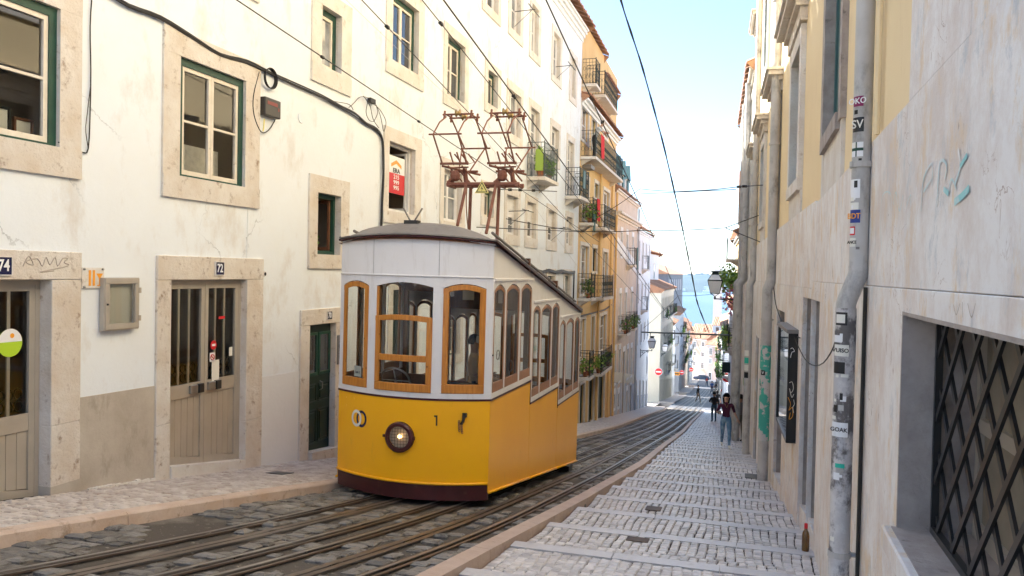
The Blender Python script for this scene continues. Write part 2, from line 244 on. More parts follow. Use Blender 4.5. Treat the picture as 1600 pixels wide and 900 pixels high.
# ---------------------------------------------------------------- objects
ORG = {}
def tag(o, label=None, cat=None, group=None, kind=None):
    if label: o['label'] = label
    if cat: o['category'] = cat
    if group: o['group'] = group
    if kind: o['kind'] = kind
    return o
def empty(name, loc, parent=None, label=None, cat=None, group=None, kind=None):
    o = bpy.data.objects.new(name, None); COL.objects.link(o); loc = V(loc)
    o.empty_display_size = .2
    if parent: o.parent = parent; o.location = loc-ORG[parent.name]
    else: o.location = loc
    ORG[o.name] = loc
    return tag(o, label, cat, group, kind)
IDT = lambda p: p
class MB:
    def __init__(s, T=None): s.v = []; s.f = []; s.mi = []; s.T = T or IDT; s.cur = 0
    def add(s, vs, fs):
        n = len(s.v); s.v += [V(s.T(V(p))) for p in vs]; s.f += [tuple(i+n for i in f) for f in fs]; s.mi += [s.cur]*len(fs); return s
    def quad(s, a, b, c, d): return s.add([a, b, c, d], [(0, 1, 2, 3)])
    def box(s, a, b, nx=1):
        (x0, y0, z0), (x1, y1, z1) = a, b
        for i in range(nx):
            xa = x0+(x1-x0)*i/nx; xb = x0+(x1-x0)*(i+1)/nx
            fs = [(0, 3, 2, 1), (4, 5, 6, 7), (0, 1, 5, 4), (2, 3, 7, 6)]
            if i == 0: fs.append((3, 0, 4, 7))
            if i == nx-1: fs.append((1, 2, 6, 5))
            s.add([(xa, y0, z0), (xb, y0, z0), (xb, y1, z0), (xa, y1, z0), (xa, y0, z1), (xb, y0, z1), (xb, y1, z1), (xa, y1, z1)], fs)
        return s
    def tube(s, pts, r, n=6, closed=False, caps=True):
        P = [V(p) for p in pts]; m = len(P); R = r if isinstance(r, (list, tuple)) else [r]*m
        prev = None; rings = []
        for i, p in enumerate(P):
            a = P[(i-1) % m] if (i > 0 or closed) else p; b = P[(i+1) % m] if (i < m-1 or closed) else p
            d = (b-a); d = d.normalized() if d.length > 1e-9 else V((0, 0, 1))
            if prev is None: u = d.orthogonal().normalized()
            else:
                u = prev-d*prev.dot(d); u = u.normalized() if u.length > 1e-6 else d.orthogonal().normalized()
            prev = u; w_ = d.cross(u); rings.append([p+(u*cos(2*pi*k/n)+w_*sin(2*pi*k/n))*R[i] for k in range(n)])
        vs = [q for rg in rings for q in rg]; fs = []
        for i in range(m if closed else m-1):
            j = (i+1) % m
            for k in range(n): fs.append((i*n+k, i*n+(k+1) % n, j*n+(k+1) % n, j*n+k))
        if caps and not closed: fs += [tuple(range(n-1, -1, -1)), tuple((m-1)*n+k for k in range(n))]
        return s.add(vs, fs)
    def lathe(s, prof, c, n=12, T=None):
        c = V(c); vs = []; fs = []; m = len(prof)
        for (r, z) in prof:
            for k in range(n):
                p = V((r*cos(2*pi*k/n), r*sin(2*pi*k/n), z)); vs.append(c+(T @ p if T else p))
        for i in range(m-1):
            for k in range(n): fs.append((i*n+k, i*n+(k+1) % n, (i+1)*n+(k+1) % n, (i+1)*n+k))
        fs += [tuple(range(n-1, -1, -1)), tuple((m-1)*n+k for k in range(n))]
        return s.add(vs, fs)
    def prism(s, pts, fn, d0, d1):
        """2-D outline pts extruded between depths; fn(u, v, d) -> point"""
        n = len(pts); vs = [fn(u, v, d0) for u, v in pts]+[fn(u, v, d1) for u, v in pts]
        fs = [tuple(range(n-1, -1, -1)), tuple(range(n, 2*n))]+[(i, (i+1) % n, n+(i+1) % n, n+i) for i in range(n)]
        return s.add(vs, fs)
    def ring(s, a, b, wl, wr, wt, wb, nx=1):
        """rectangular frame in local x (length), z (height); y = depth from a.y to b.y"""
        (x0, y0, z0), (x1, y1, z1) = a, b
        if wt: s.box((x0, y0, z1-wt), (x1, y1, z1), nx)
        if wb: s.box((x0, y0, z0), (x1, y1, z0+wb), nx)
        if wl: s.box((x0, y0, z0+wb), (x0+wl, y1, z1-wt))
        if wr: s.box((x1-wr, y0, z0+wb), (x1, y1, z1-wt))
        return s
    def build(s, name, mats, parent=None, smooth=False, label=None, cat=None, group=None, kind=None, origin=None, data_only=False):
        if not s.v: return None
        lo = V([min(p[i] for p in s.v) for i in range(3)]); hi = V([max(p[i] for p in s.v) for i in range(3)])
        org = V(origin) if origin is not None else V(((lo.x+hi.x)/2, (lo.y+hi.y)/2, lo.z))
        me = bpy.data.meshes.new(name); me.from_pydata([p-org for p in s.v], [], s.f)
        for mm in (mats if isinstance(mats, (list, tuple)) else [mats]): me.materials.append(mm)
        if any(s.mi): me.polygons.foreach_set('material_index', s.mi)
        if smooth: me.polygons.foreach_set('use_smooth', [True]*len(me.polygons))
        me.update()
        if data_only: return me
        o = bpy.data.objects.new(name, me); COL.objects.link(o)
        if parent: o.parent = parent; o.location = org-ORG[parent.name]
        else: o.location = org
        ORG[o.name] = org
        return tag(o, label, cat, group, kind)
def smooth_by_angle(o, ang=40):
    bm = bmesh.new(); bm.from_mesh(o.data); bmesh.ops.remove_doubles(bm, verts=bm.verts, dist=.0004)
    for e in bm.edges: e.smooth = (len(e.link_faces) == 2 and e.calc_face_angle(9) < radians(ang))
    for f in bm.faces: f.smooth = True
    bm.to_mesh(o.data); bm.free(); return o
def bevel(o, w=.004, seg=1):
    m = o.modifiers.new('edge', 'BEVEL'); m.width = w; m.segments = seg; m.limit_method = 'ANGLE'; m.angle_limit = radians(50); return o
def kids(o): return [c for c in o.children]
def copy_tree(o, loc=None, parent=None):
    c = o.copy(); COL.objects.link(c)
    if parent: c.parent = parent
    if loc is not None: c.location = loc; ORG[c.name] = V(loc)
    for ch in list(o.children): copy_tree(ch, None, c)
    return c
def text(name, body, mtx, size, mat_, parent, bold=0.0, align='CENTER', sx=1., label=None):
    cu = bpy.data.curves.new(name, 'FONT'); cu.body = body; cu.size = size; cu.align_x = align; cu.align_y = 'CENTER'; cu.extrude = .0008; cu.offset = bold
    cu.materials.append(mat_); cu.resolution_u = 3
    o = bpy.data.objects.new(name, cu); COL.objects.link(o)
    me = bpy.data.meshes.new_from_object(o); bpy.data.objects.remove(o, do_unlink=True); bpy.data.curves.remove(cu)
    o = bpy.data.objects.new(name, me); COL.objects.link(o)
    mt = mtx @ Matrix.Diagonal((sx, 1, 1, 1)); org = mt.translation.copy()
    if parent: o.parent = parent; mt.translation = org-ORG[parent.name]
    o.matrix_basis = mt; ORG[o.name] = org
    return tag(o, label)
def leafy(name, mat_, c, rad, n, size, parent=None, seed=0, droop=0., fill=.5, **kw):
    """a clump of many small leaf faces spread unevenly through an ellipsoid"""
    rnd = random.Random(seed); mb = MB(); c = V(c); made = 0; tries = 0
    while made < n and tries < n*30:
        tries += 1
        p = V((rnd.uniform(-1, 1), rnd.uniform(-1, 1), rnd.uniform(-1, 1)))
        if p.length > 1: continue
        q = V((p.x*rad[0], p.y*rad[1], p.z*rad[2]-droop*rnd.random()*(p.x*p.x+p.y*p.y)))
        if noise.noise((c+q)*(2.2/max(.25, max(rad)))+V((seed, 0, 0)))+.35*(1-p.length) < -.05+.1*(1-fill): continue
        d = V((rnd.gauss(0, 1), rnd.gauss(0, 1), rnd.gauss(0, .7)-.3)).normalized(); u = d.orthogonal().normalized(); w_ = d.cross(u)
        L = size*rnd.uniform(.6, 1.3); W = L*.45; o = c+q; k = d*L
        mb.add([o, o+k*.5+u*W, o+k-w_*W*.3, o+k*.5-u*W], [(0, 1, 2, 3)]); made += 1
    return mb.build(name, mat_, parent, **kw)
# ================================================================ GROUND AND STREET
def strip(mb, x0f, x1f, ya, yb, step, zoff, nx=1, zf=None):
    zf = zf or road_z; n = max(1, int(round((yb-ya)/step))); vs = []; fs = []
    for i in range(n+1):
        Y = ya+(yb-ya)*i/n; a, b = x0f(Y), x1f(Y)
        for k in range(nx+1): vs.append((a+(b-a)*k/nx, Y, zf(Y)+zoff))
    for i in range(n):
        for k in range(nx): q = i*(nx+1)+k; fs.append((q, q+1, q+nx+2, q+nx+1))
    mb.add(vs, fs)
def hillz(x, Y):
    z = road_z(max(Y, -60)) if Y < 330 else -40.1-.03*(Y-330)
    return max(-56, z)-.6
mb = MB(); xs = [-400, -120, -60, -30, -12, -4, 4, 14, 40, 120, 400]; ys = [-60, -20, 0, 15, 35, 60, 90, 130, 180, 240, 330, 420, 520, 800]
mb.add([(x, y, hillz(x, y)-(0 if abs(x) < 50 else 1)) for y in ys for x in xs], [(j*len(xs)+i, j*len(xs)+i+1, (j+1)*len(xs)+i+1, (j+1)*len(xs)+i) for j in range(len(ys)-1) for i in range(len(xs)-1)])
mb.build('ground', M['earth'], kind='structure')

road = empty('road', (-3.7, 5, road_z(5)), kind='structure', label='cobbled tram road sloping down between the houses')
mb = MB(); strip(mb, lambda Y: kl(Y)-.15, lambda Y: kr(Y)+.12, -8, 66, 1.0, 0, 6); mb.build('roadbed', M['road'], road)
mb = MB(); strip(mb, lambda Y: kl(Y)-.1, lambda Y: rw(Y)+.2, 66, 240, 3, 0, 2); mb.build('lower_roadbed', M['road_far'], road)

RAILS = [-4.40, -3.57, -3.27, -2.46]; SLOTS = [-4.03, -2.83]
for i, X in enumerate(RAILS):
    mb = MB()
    for a, b, z, mi in ((-.035, .022, .036, 0), (.022, .058, .012, 1), (.058, .082, .033, 0), (-.06, -.035, .018, 1)):
        mb.cur = mi; strip(mb, lambda Y: X+off(Y)+a, lambda Y: X+off(Y)+b, -6, 130, .8, z)
        if mi == 0: strip(mb, lambda Y: X+off(Y)+b, lambda Y: X+off(Y)+b+.001, -6, 130, .8, z-.02)
    mb.cur = 2; strip(mb, lambda Y: X+off(Y)-.012, lambda Y: X+off(Y)+.014, -6, 130, .8, .0385)
    mb.build('rail', [M['rail'], M['rail_rust'], M['rail_top']], road)
for X in SLOTS:
    mb = MB()
    for a, b, z, mi in ((-.075, -.014, .03, 0), (-.014, .014, -.03, 1), (.014, .07, .03, 0)):
        mb.cur = mi; strip(mb, lambda Y: X+off(Y)+a, lambda Y: X+off(Y)+b, -6, 130, .8, z)
    mb.build('cable_slot', [M['rail'], M['black']], road)

def stone_block(mb, cx, cy, zf, lx, ly, h, rnd, jit=.006, bev=.012):
    """one squared stone with a chamfered, slightly tilted top"""
    hx, hy = lx/2, ly/2; j = lambda: rnd.uniform(-jit, jit)
    base = [(cx+sx*hx+j(), cy+sy*hy+j()) for sx, sy in ((-1, -1), (1, -1), (1, 1), (-1, 1))]
    bx = min(bev, hx*.5); by = min(bev, hy*.5); top = []
    for (x, y), (sx, sy) in zip(base, ((-1, -1), (1, -1), (1, 1), (-1, 1))): top.append((x-sx*bx, y-sy*by))
    dz = h+j()*.6
    vs = [(x, y, zf(y)-.02) for x, y in base]+[(x, y, zf(y)+dz*.55) for x, y in base]+[(x, y, zf(y)+dz+j()*.5) for x, y in top]
    fs = [(8, 9, 10, 11)]
    for k in range(4): l = (k+1) % 4; fs += [(k, l, 4+l, 4+k), (4+k, 4+l, 8+l, 8+k)]
    mb.add(vs, fs)
rnd = random.Random(11)
# setts of the roadway, laid between the rails
mb = MB(); Y = 3.6
near_setts = []
while Y < 34:
    ly = rnd.uniform(.11, .19) if Y < 20 else rnd.uniform(.2, .3); X = kl(Y)+.02
    while X < kr(Y)-.04:
        lx = rnd.uniform(.10, .24) if Y < 20 else rnd.uniform(.2, .34); cx = X+lx/2
        o_ = off(Y); clash = any(abs(cx-(r+o_)) < .06+lx*.42 for r in RAILS) or any(abs(cx-(r+o_)) < .06+lx*.42 for r in SLOTS)
        patch = noise.noise(V((cx*.9, Y*.7, 3.3))) > .38
        if not clash and not patch: stone_block(mb, cx, Y+ly/2+rnd.uniform(-.02, .02), road_z, lx*.93, ly*.92, rnd.uniform(.012, .038), rnd, .014, .026)
        X += lx
    Y += ly
mb.build('road_setts', M['sett'], road, kind='stuff')

# ---- left pavement
lp = empty('pavement', (-5.9, 5, road_z(5)), kind='structure', label='cobbled pavement with a pink kerb along the white house')
KH = .125
mb = MB(); strip(mb, lambda Y: lw(Y)-.3, lambda Y: kl(Y)-.03, -8, 64, 1, KH-.022, 2); mb.build('joint_bed', M['mortar'], lp)
mb = MB(); strip(mb, lambda Y: lw(Y)-.3, lambda Y: kl(Y)-.16, 36, 64, 1.5, KH-.004, 2); mb.build('far_cobbles', M['cobble_l'], lp)
Y = 2.0; n = 0
while Y < 62:
    L = rnd.uniform(1.0, 1.35) if Y < 30 else 3.0; a, b = Y+.004, min(Y+L, 63.5)-.004
    mb = MB(); k = 2
    vs = []
    for yy in (a, b):
        x = kl(yy); z = road_z(yy)+rnd.uniform(-.003, .003)
        vs += [(x-.16, yy, z-.1), (x+.01, yy, z-.1), (x+.004, yy, z+KH-.02), (x-.014, yy, z+KH), (x-.16, yy, z+KH+.003)]
    mb.add(vs, [(1, 6, 7, 2), (2, 7, 8, 3), (3, 8, 9, 4), (4, 9, 5, 0), (0, 1, 2, 3, 4), (5, 9, 8, 7, 6)])
    mb.build('kerb_stone', M['kerb'], lp); Y += L
cob_meshes = {}
def cobble_data(key, mat_, r, size=.085):
    if (key, r) not in cob_meshes:
        rr = random.Random(r*17+3); m_ = MB(); stone_block(m_, 0, 0, lambda y: 0, size, size*.98, .022, rr, .006, .013); cob_meshes[(key, r)] = m_.build('cobble', mat_, data_only=True, origin=(0, 0, 0))
    return cob_meshes[(key, r)]
def pave(parent, xa, xb, ya, yb, zf, size, mat_, key, limit, stuffmb, slope, rots=0.):
    """rows of cobbles; the largest in the picture become objects, the rest one mass"""
    Y = ya; cnt = 0; row = 0
    while Y+size*.5 < yb:
        a, b = xa(Y), xb(Y); n_ = max(1, int((b-a)/size)); w_ = (b-a)/n_
        for i in range(n_):
            cx = a+w_*(i+.5)+.010*sin(Y*5+i*.35)+.016*noise.noise(V((i*.3, Y*2.2, 0))); cy = Y+size/2+.016*noise.noise(V((i*.3, Y*3.1, 5)))+(.5*size*((i*7) % 3-1)*.25)
            px = project(V((cx, cy, zf(cy))))
            if cnt < limit and -20 < px[0] < 1620 and px[1] < 905 and px[2] > 0:
                o = bpy.data.objects.new('cobble', cobble_data(key, mat_, rnd.randrange(8))); COL.objects.link(o); o.parent = parent
                o.location = V((cx, cy, zf(cy)+rnd.uniform(-.003, .003)))-ORG[parent.name]; o.rotation_euler = (atan2(-slope, 1), 0, rnd.uniform(-.07, .07)+(pi if rnd.random() < .5 else 0))
                if abs(o.rotation_euler[2]) > 1: o.rotation_euler[0] *= -1
                o.scale = (w_/size*rnd.uniform(.95, 1.06), rnd.uniform(.90, 1.02), 1); cnt += 1
            elif -60 < px[0] < 1660 or px[2] < 0:
                stone_block(stuffmb, cx, cy, lambda y: zf(y)+rnd.uniform(-.001, .001), w_*rnd.uniform(.84, .96), size*rnd.uniform(.82, .93), rnd.uniform(.020, .0245), rnd, .004, .011)
        Y += size; row += 1
    return cnt
smb = MB(); left_n = pave(lp, lambda Y: lw(Y)+.005, lambda Y: kl(Y)-.17, 4.6, 36, lambda y: road_z(y)+KH-.02, .098, M['cobble_l'], 'l', 280, smb, .15)
smb.build('cobbles', M['cobble_l'], lp, kind='stuff')
mb = MB()
P = hit_y(371, 755, 9.0)
mb.box((-6.12, 9.22, 0), (-5.86, 9.5, .006)); 
for i, v_ in enumerate(mb.v): mb.v[i] = V((v_.x, v_.y, v_.z+road_z(v_.y)+KH+.006))
mb.build('drain_cover', M['black_s'], lp)

# ---- right pavement: long shallow steps with stone edges
rp = empty('stepped_pavement', (-.8, 5, road_z(5)), kind='structure', label='cobbled stepped pavement with pale stone step edges')
NOSE = [3.15, 4.5, 5.86, 7.12, 8.36, 9.68, 11.0, 12.3, 13.7, 15.2, 16.6]+[16.6+1.4*k for k in range(1, 35)]
TS = .068
def tread_z(yn): return lambda y, yn=yn: road_z(yn)+.05+TS*(yn-y)
smb = MB(); bed = MB(); far = MB(); tot = 0
for k, (ya, yn) in enumerate(zip(NOSE, NOSE[1:])):
    zf = tread_z(yn); lf = lambda Y: kr(Y)+.17; rf = lambda Y: rw(Y)+.01; nw = .18
    bed.add([(lf(ya), ya, zf(ya)-.018), (rf(ya)+.05, ya, zf(ya)-.018), (rf(yn)+.05, yn-nw, zf(yn-nw)-.018), (lf(yn), yn-nw, zf(yn-nw)-.018)], [(0, 1, 2, 3)])
    if ya > 58: far.add([(lf(ya), ya, zf(ya)), (rf(ya)+.05, ya, zf(ya)), (rf(yn)+.05, yn-nw, zf(yn-nw)), (lf(yn), yn-nw, zf(yn-nw))], [(0, 1, 2, 3)])
    else: tot += pave(rp, lf, rf, ya+.02, yn-nw, lambda y: zf(y)-.02, .086 if ya < 28 else .13, M['cobble_r'], 'r', 290-tot if tot < 290 else 0, smb, TS)
    # the edge stones
    x0, x1 = lf(yn), rf(yn)+.04; m_ = (3 if yn < 20 else 1); cuts = [x0]+[x0+(x1-x0)*(q+rnd.uniform(-.12, .12))/m_ for q in range(1, m_)]+[x1]
    for xa_, xb_ in zip(cuts, cuts[1:]):
        mb = MB(); z = zf(yn)+rnd.uniform(0, .003); z2 = zf(yn-nw)
        mb.add([(xa_+.003, yn-nw, z2-.1), (xb_-.003, yn-nw, z2-.1), (xb_-.003, yn+.01, z-.14), (xa_+.003, yn+.01, z-.14), (xa_+.003, yn-nw, z2+.003), (xb_-.003, yn-nw, z2+.003), (xb_-.003, yn-.008, z+.004), (xa_+.003, yn-.008, z+.004), (xb_-.003, yn+.01, z-.012), (xa_+.003, yn+.01, z-.012)],
               [(4, 5, 6, 7), (7, 6, 8, 9), (9, 8, 2, 3), (0, 1, 5, 4), (0, 4, 7, 9, 3), (1, 2, 8, 6, 5)])
        mb.build('step_edge_stone', M['nosing'], rp)
bed.build('joint_bed', M['mortar'], rp); smb.build('cobbles', M['cobble_r'], rp, kind='stuff'); far.build('far_cobbles', M['cobble_r'], rp)
Y = 2.6
while Y < 63:
    L = 1.28 if Y < 30 else 3.; a, b = Y+.003, Y+L-.003; mb = MB(); vs = []
    for yy in (a, b):
        x = kr(yy); z = road_z(yy)
        vs += [(x, yy, z-.12), (x+.165, yy, z-.25), (x+.165, yy, z+.092), (x+.012, yy, z+.10), (x, yy, z+.085)]
    mb.add(vs, [(0, 4, 9, 5), (4, 3, 8, 9), (3, 2, 7, 8), (2, 1, 6, 7), (0, 1, 2, 3, 4), (5, 9, 8, 7, 6)])
    mb.build('kerb_stone', M['kerb_r'], rp); Y += L
# drain grating and valve covers let into the steps
def plate(x0, x1, y0, y1, name, mat_, parent, zf, lift=.006):
    mb = MB(); mb.box((x0, y0, 0), (x1, y1, lift)); mb.v = [V((p.x, p.y, p.z+zf(p.y))) for p in mb.v]; return mb.build(name, mat_, parent)
P = hit_y(1180, 765, 16.6)
plate(.02, .36, 16.0, 16.5, 'drain_grating', M['black_s'], rp, lambda y: tread_z(16.6)(y)+.004)
plate(-1.22, -1.02, 10.35, 10.6, 'valve_cover', M['rail_rust'], rp, lambda y: tread_z(11.0)(y)+.004)
plate(-1.12, -.9, 7.95, 8.12, 'valve_cover', M['rail_rust'], rp, lambda y: tread_z(8.36)(y)+.004)
# bottom landing beyond the first side street
mb = MB(); strip(mb, lambda Y: kr(Y)+.0, lambda Y: rw(Y)+.2, 64, 70, 2, .06, 1)

# lower pavements on the left, block by block
for ya, yb in ((75, 98), (108, 136), (149, 204)):
    mb = MB(); strip(mb, lambda Y: lw(Y)-.3, lambda Y: lw(Y)+1.5, ya, yb, 2, .12, 1); strip(mb, lambda Y: lw(Y)+1.5, lambda Y: lw(Y)+1.51, ya, yb, 2, .06, 1)
    mb.add([(lw(ya)-.3, ya, road_z(ya)-.4), (lw(ya)+1.5, ya, road_z(ya)-.4), (lw(ya)+1.5, ya, road_z(ya)+.12), (lw(ya)-.3, ya, road_z(ya)+.12)], [(0, 1, 2, 3)])
    mb.build('far_pavement', M['cobble_l'], kind='structure', label='pale pavement along the lower left houses')
for ya, yb in ((63, 76), (97, 109), (135, 150)):   # side street mouths
    mb = MB(); strip(mb, lambda Y: lw(Y)-14, lambda Y: lw(Y)+.3, ya, yb, 2, -.02, 1); mb.build('side_street', M['cobble_l'], kind='structure')

# ---- river, far shore
mb = MB(); mb.add([(-6000, 380, -51), (6000, 380, -51), (6000, 9000, -51), (-6000, 9000, -51)], [(0, 1, 2, 3)]); mb.build('river', M['water'], kind='structure')
mb = MB(); nx, ny = 90, 12; vs = []
for j in range(ny):
    for i in range(nx):
        x = -3600+80*i; t = j/(ny-1); y = 2450+t*1100
        h = 70*sin(min(1, t*1.7)*pi/2)*(0.8+.28*noise.noise(V((x*.0016, 2, 1)))+.12*noise.noise(V((x*.009, y*.01, 4))))
        vs.append((x, y+60*noise.noise(V((x*.002, 9, 0))), -53+h+ (3*noise.noise(V((x*.03, y*.03, 0))) if j else 0)))
mb.add(vs, [(j*nx+i, j*nx+i+1, (j+1)*nx+i+1, (j+1)*nx+i) for j in range(ny-1) for i in range(nx-1)])
mb.build('hills', M['hill'], smooth=False, kind='structure')
mb = MB(); rr = random.Random(4)
for i in range(420):   # tree crowns on the ridge
    x = rr.uniform(-1700, 700); y = 2450+rr.uniform(520, 900); s = rr.uniform(7, 16); z = -53+66*(0.8+.28*noise.noise(V((x*.0016, 2, 1))))+rr.uniform(-4, 5)
    mb.lathe([(s*.5, -s*.3), (s, 0), (s*.75, s*.45), (s*.2, s*.62)], (x, y, z), 6)
mb.build('far_woods', M['hill'], kind='stuff', label='bluish woods along the top of the far shore')
rr = random.Random(8)
mb = MB()
for i in range(150):
    x = rr.uniform(-1500, 500); y = 2400+rr.uniform(-5, 140); h = rr.uniform(4, 11); L = rr.uniform(12, 50); z = -52+(y-2400)*.06; mb.box((x, y, z), (x+L, y+12, z+h))
mb.build('far_town', M['plaster_cool'], kind='stuff', label='pale houses and sheds along the far river shore')
# ================================================================ BUILDINGS
class Facade:
    """vertical wall plane from p0 to p1 (x, y); s runs along it, d outward to the street"""
    def __init__(s, p0, p1, side):
        s.p0 = V((*p0, 0)); s.dir = (V((*p1, 0))-s.p0); s.L = s.dir.length; s.dir.normalize()
        s.n = V((s.dir.y, -s.dir.x, 0))*side      # side +1: left of street faces +X
    def T(s, p): return s.p0+s.dir*p[0]+s.n*p[1]+V((0, 0, p[2]))
    def hit(s, x, y, d=0.):
        r = ray(x, y); o = s.p0+s.n*d; t = o.dot(s.n)/r.dot(s.n); P = r*t
        return (P-s.p0).dot(s.dir), P.z
    def rect(s, x0, yt, x1, yb, d=0.):
        a = s.hit(x0, yt, d); b = s.hit(x1, yb, d); return a[0], b[0], b[1], a[1]
    def mtx(s, sc, d, z, flip=False):
        """matrix whose x runs to the reader's right on the wall"""
        x = s.dir if s.n.x > 0 else -s.dir; y = V((0, 0, 1)); n = x.cross(y)
        m_ = Matrix((x, y, n)).transposed().to_4x4(); m_.translation = s.T((sc, d, z)); return m_
def wall(name, F, s0, s1, z0, z1, ops, mat_, parent, depth=.22, back=7., reveal=None, shell=True):
    ops = [(o[0]-.004, o[1]+.004, o[2]-.004, o[3]+.004, *o[4:]) for o in ops]
    ss = sorted({s0, s1, *[v for o in ops for v in o[:2] if s0 < v < s1]}); zs = sorted({z0, z1, *[v for o in ops for v in o[2:4] if z0 < v < z1]})
    mb = MB(F.T)
    for a, b in zip(ss, ss[1:]):
        run = None
        for c, d in zip(zs, zs[1:]):
            sm, zm = (a+b)/2, (c+d)/2; hole = any(o[0] < sm < o[1] and o[2] < zm < o[3] for o in ops)
            if not hole: mb.quad((a, 0, c), (b, 0, c), (b, 0, d), (a, 0, d))
    mb.cur = 1 if reveal else 0
    for o in ops:
        a, b, c, d = o[:4]; D = -(o[4] if len(o) > 4 else depth); a = max(a, s0); b = min(b, s1)
        mb.quad((a, 0, c), (a, D, c), (a, D, d), (a, 0, d)); mb.quad((b, 0, c), (b, 0, d), (b, D, d), (b, D, c)); mb.quad((a, 0, d), (a, D, d), (b, D, d), (b, 0, d)); mb.quad((a, 0, c), (b, 0, c), (b, D, c), (a, D, c))
    mb.cur = 0
    if shell:
        mb.quad((s0, 0, z0), (s0, 0, z1), (s0, -back, z1), (s0, -back, z0)); mb.quad((s1, 0, z0), (s1, -back, z0), (s1, -back, z1), (s1, 0, z1)); mb.quad((s0, -back, z0), (s0, -back, z1), (s1, -back, z1), (s1, -back, z0))
        mb.quad((s0, -.6, z1-.01), (s1, -.6, z1-.01), (s1, -back, z1-.01), (s0, -back, z1-.01))
    return mb.build(name, [mat_, reveal] if reveal else mat_, parent)
def surround(F, s0, s1, z0, z1, sl, sr, st, sb, mat_, parent, name='window', d=.03, back=-.05, label=None):
    mb = MB(F.T)
    if st: mb.box((s0-sl, back, z1), (s1+sr, d, z1+st))
    if sb: mb.box((s0-sl, back, z0-sb), (s1+sr, d+.008, z0))
    if sl: mb.box((s0-sl, back, z0), (s0, d-.003, z1))
    if sr: mb.box((s1, back, z0), (s1+sr, d-.003, z1))
    return mb.build(name, mat_, parent, label=label)
def sash(F, s0, s1, z0, z1, d0, d1, fw, mat_, parent, pane_mat, bars=(), vbars=(), name='sash', pane=True, split=True):
    mb = MB(F.T); mb.ring((s0, d0, z0), (s1, d1, z1), fw, fw, fw, fw*1.15)
    for z in bars: mb.box((s0+fw, d0+.004, z-.014), (s1-fw, d1-.004, z+.014))
    for s_ in vbars: mb.box((s_-.012, d0+.006, z0+fw), (s_+.012, d1-.006, z1-fw))
    o = mb.build(name, mat_, parent)
    if pane:
        zz = [z0+fw*1.15, *bars, z1-fw] if split else [z0+fw*1.15, z1-fw]
        dm = d0+(d1-d0)*.35
        for a, b in zip(zz, zz[1:]):
            p = MB(F.T); p.quad((s0+fw*.9, dm, a), (s1-fw*.9, dm, a), (s1-fw*.9, dm, b), (s0+fw*.9, dm, b)); p.build('pane', pane_mat, parent)
    return o
def window(F, bld, s0, s1, z0, z1, style='white2', sur=(.22, .22, .22, .24), smat=None, depth=.16, pane=None, label=None, detail=1):
    """one window: stone surround with frame, sashes, panes and shutter as its pieces"""
    smat = smat or M['stone_light']; pane = pane or M['pane']
    wo = surround(F, s0, s1, z0, z1, *sur, smat, bld, label=label) if sur else None
    D = -depth; W = s1-s0; H = z1-z0; par = wo
    fm = {'g': M['green'], 'w': M['wwhite'], 't': M['teal'], 'd': M['dgreen'], 'b': M['brownwood'], 'c': M['wframe']}[style[0]] if style[0] in 'gwtdbc' else M['wwhite']
    sm = M['wframe'] if style.startswith('g') or style.startswith('c') else M['wwhite']
    mb = MB(F.T); fw = .09 if style[0] == 'g' else .04
    mb.ring((s0, D, z0), (s1, D+.07, z1), fw, fw, fw, .03)
    if par is None: par = mb.build('window', fm, bld, label=label)
    else: mb.build('frame', fm, par)
    a, b, c, d = s0+fw, s1-fw, z0+.03, z1-fw
    if style.endswith('roller'):
        h = .45*H; mb = MB(F.T); n = 9
        for i in range(n): mb.box((a, D+.02, d-h*(i+1)/n), (b, D+.05+.008*(i % 2), d-h*i/n-.004))
        mb.build('roller_shutter', M['wwhite'], par); d = d-h
    if style.endswith('shut'):
        m_ = (a+b)/2
        for p, q in ((a, m_-.004), (m_+.004, b)):
            mb = MB(F.T); mb.ring((p, D+.01, c), (q, D+.055, d), .06, .06, .07, .09); mb.box((p+.06, D+.02, c+.09), (q-.06, D+.04, d-.07)); mb.build('shutter', fm, par)
        return wo or par
    if '2' in style:
        m_ = (a+b)/2
        for p, q in ((a, m_-.002), (m_+.002, b)):
            bars = () if 'plain' in style else ((c+.5*(d-c),) if H < 1.7 else (c+.35*(d-c), c+.7*(d-c)))
            sash(F, p, q, c, d, D+.012, D+.055, .05, sm, par, pane, bars, split=detail > 0)
    elif '1' in style: sash(F, a, b, c, d, D+.012, D+.055, .05, sm, par, pane)
    else:
        p = MB(F.T); p.quad((a, D+.03, c), (b, D+.03, c), (b, D+.03, d), (a, D+.03, d)); p.build('pane', pane, par)
    return wo or par
def room(F, bld, s0, s1, z0, z1, d0=-.17, depth=2.2, mat_=None, name='room'):
    mb = MB(F.T); a, b, c, d, e, f = s0-.3, s1+.3, z0-.5, z1+.3, d0-.02, d0-depth
    mb.quad((a, f, c), (b, f, c), (b, f, d), (a, f, d)); mb.quad((a, e, c), (a, f, c), (a, f, d), (a, e, d)); mb.quad((b, e, c), (b, e, d), (b, f, d), (b, f, c)); mb.quad((a, e, c), (b, e, c), (b, f, c), (a, f, c)); mb.quad((a, e, d), (a, f, d), (b, f, d), (b, e, d))
    return mb.build(name, mat_ or M['inner'], bld)
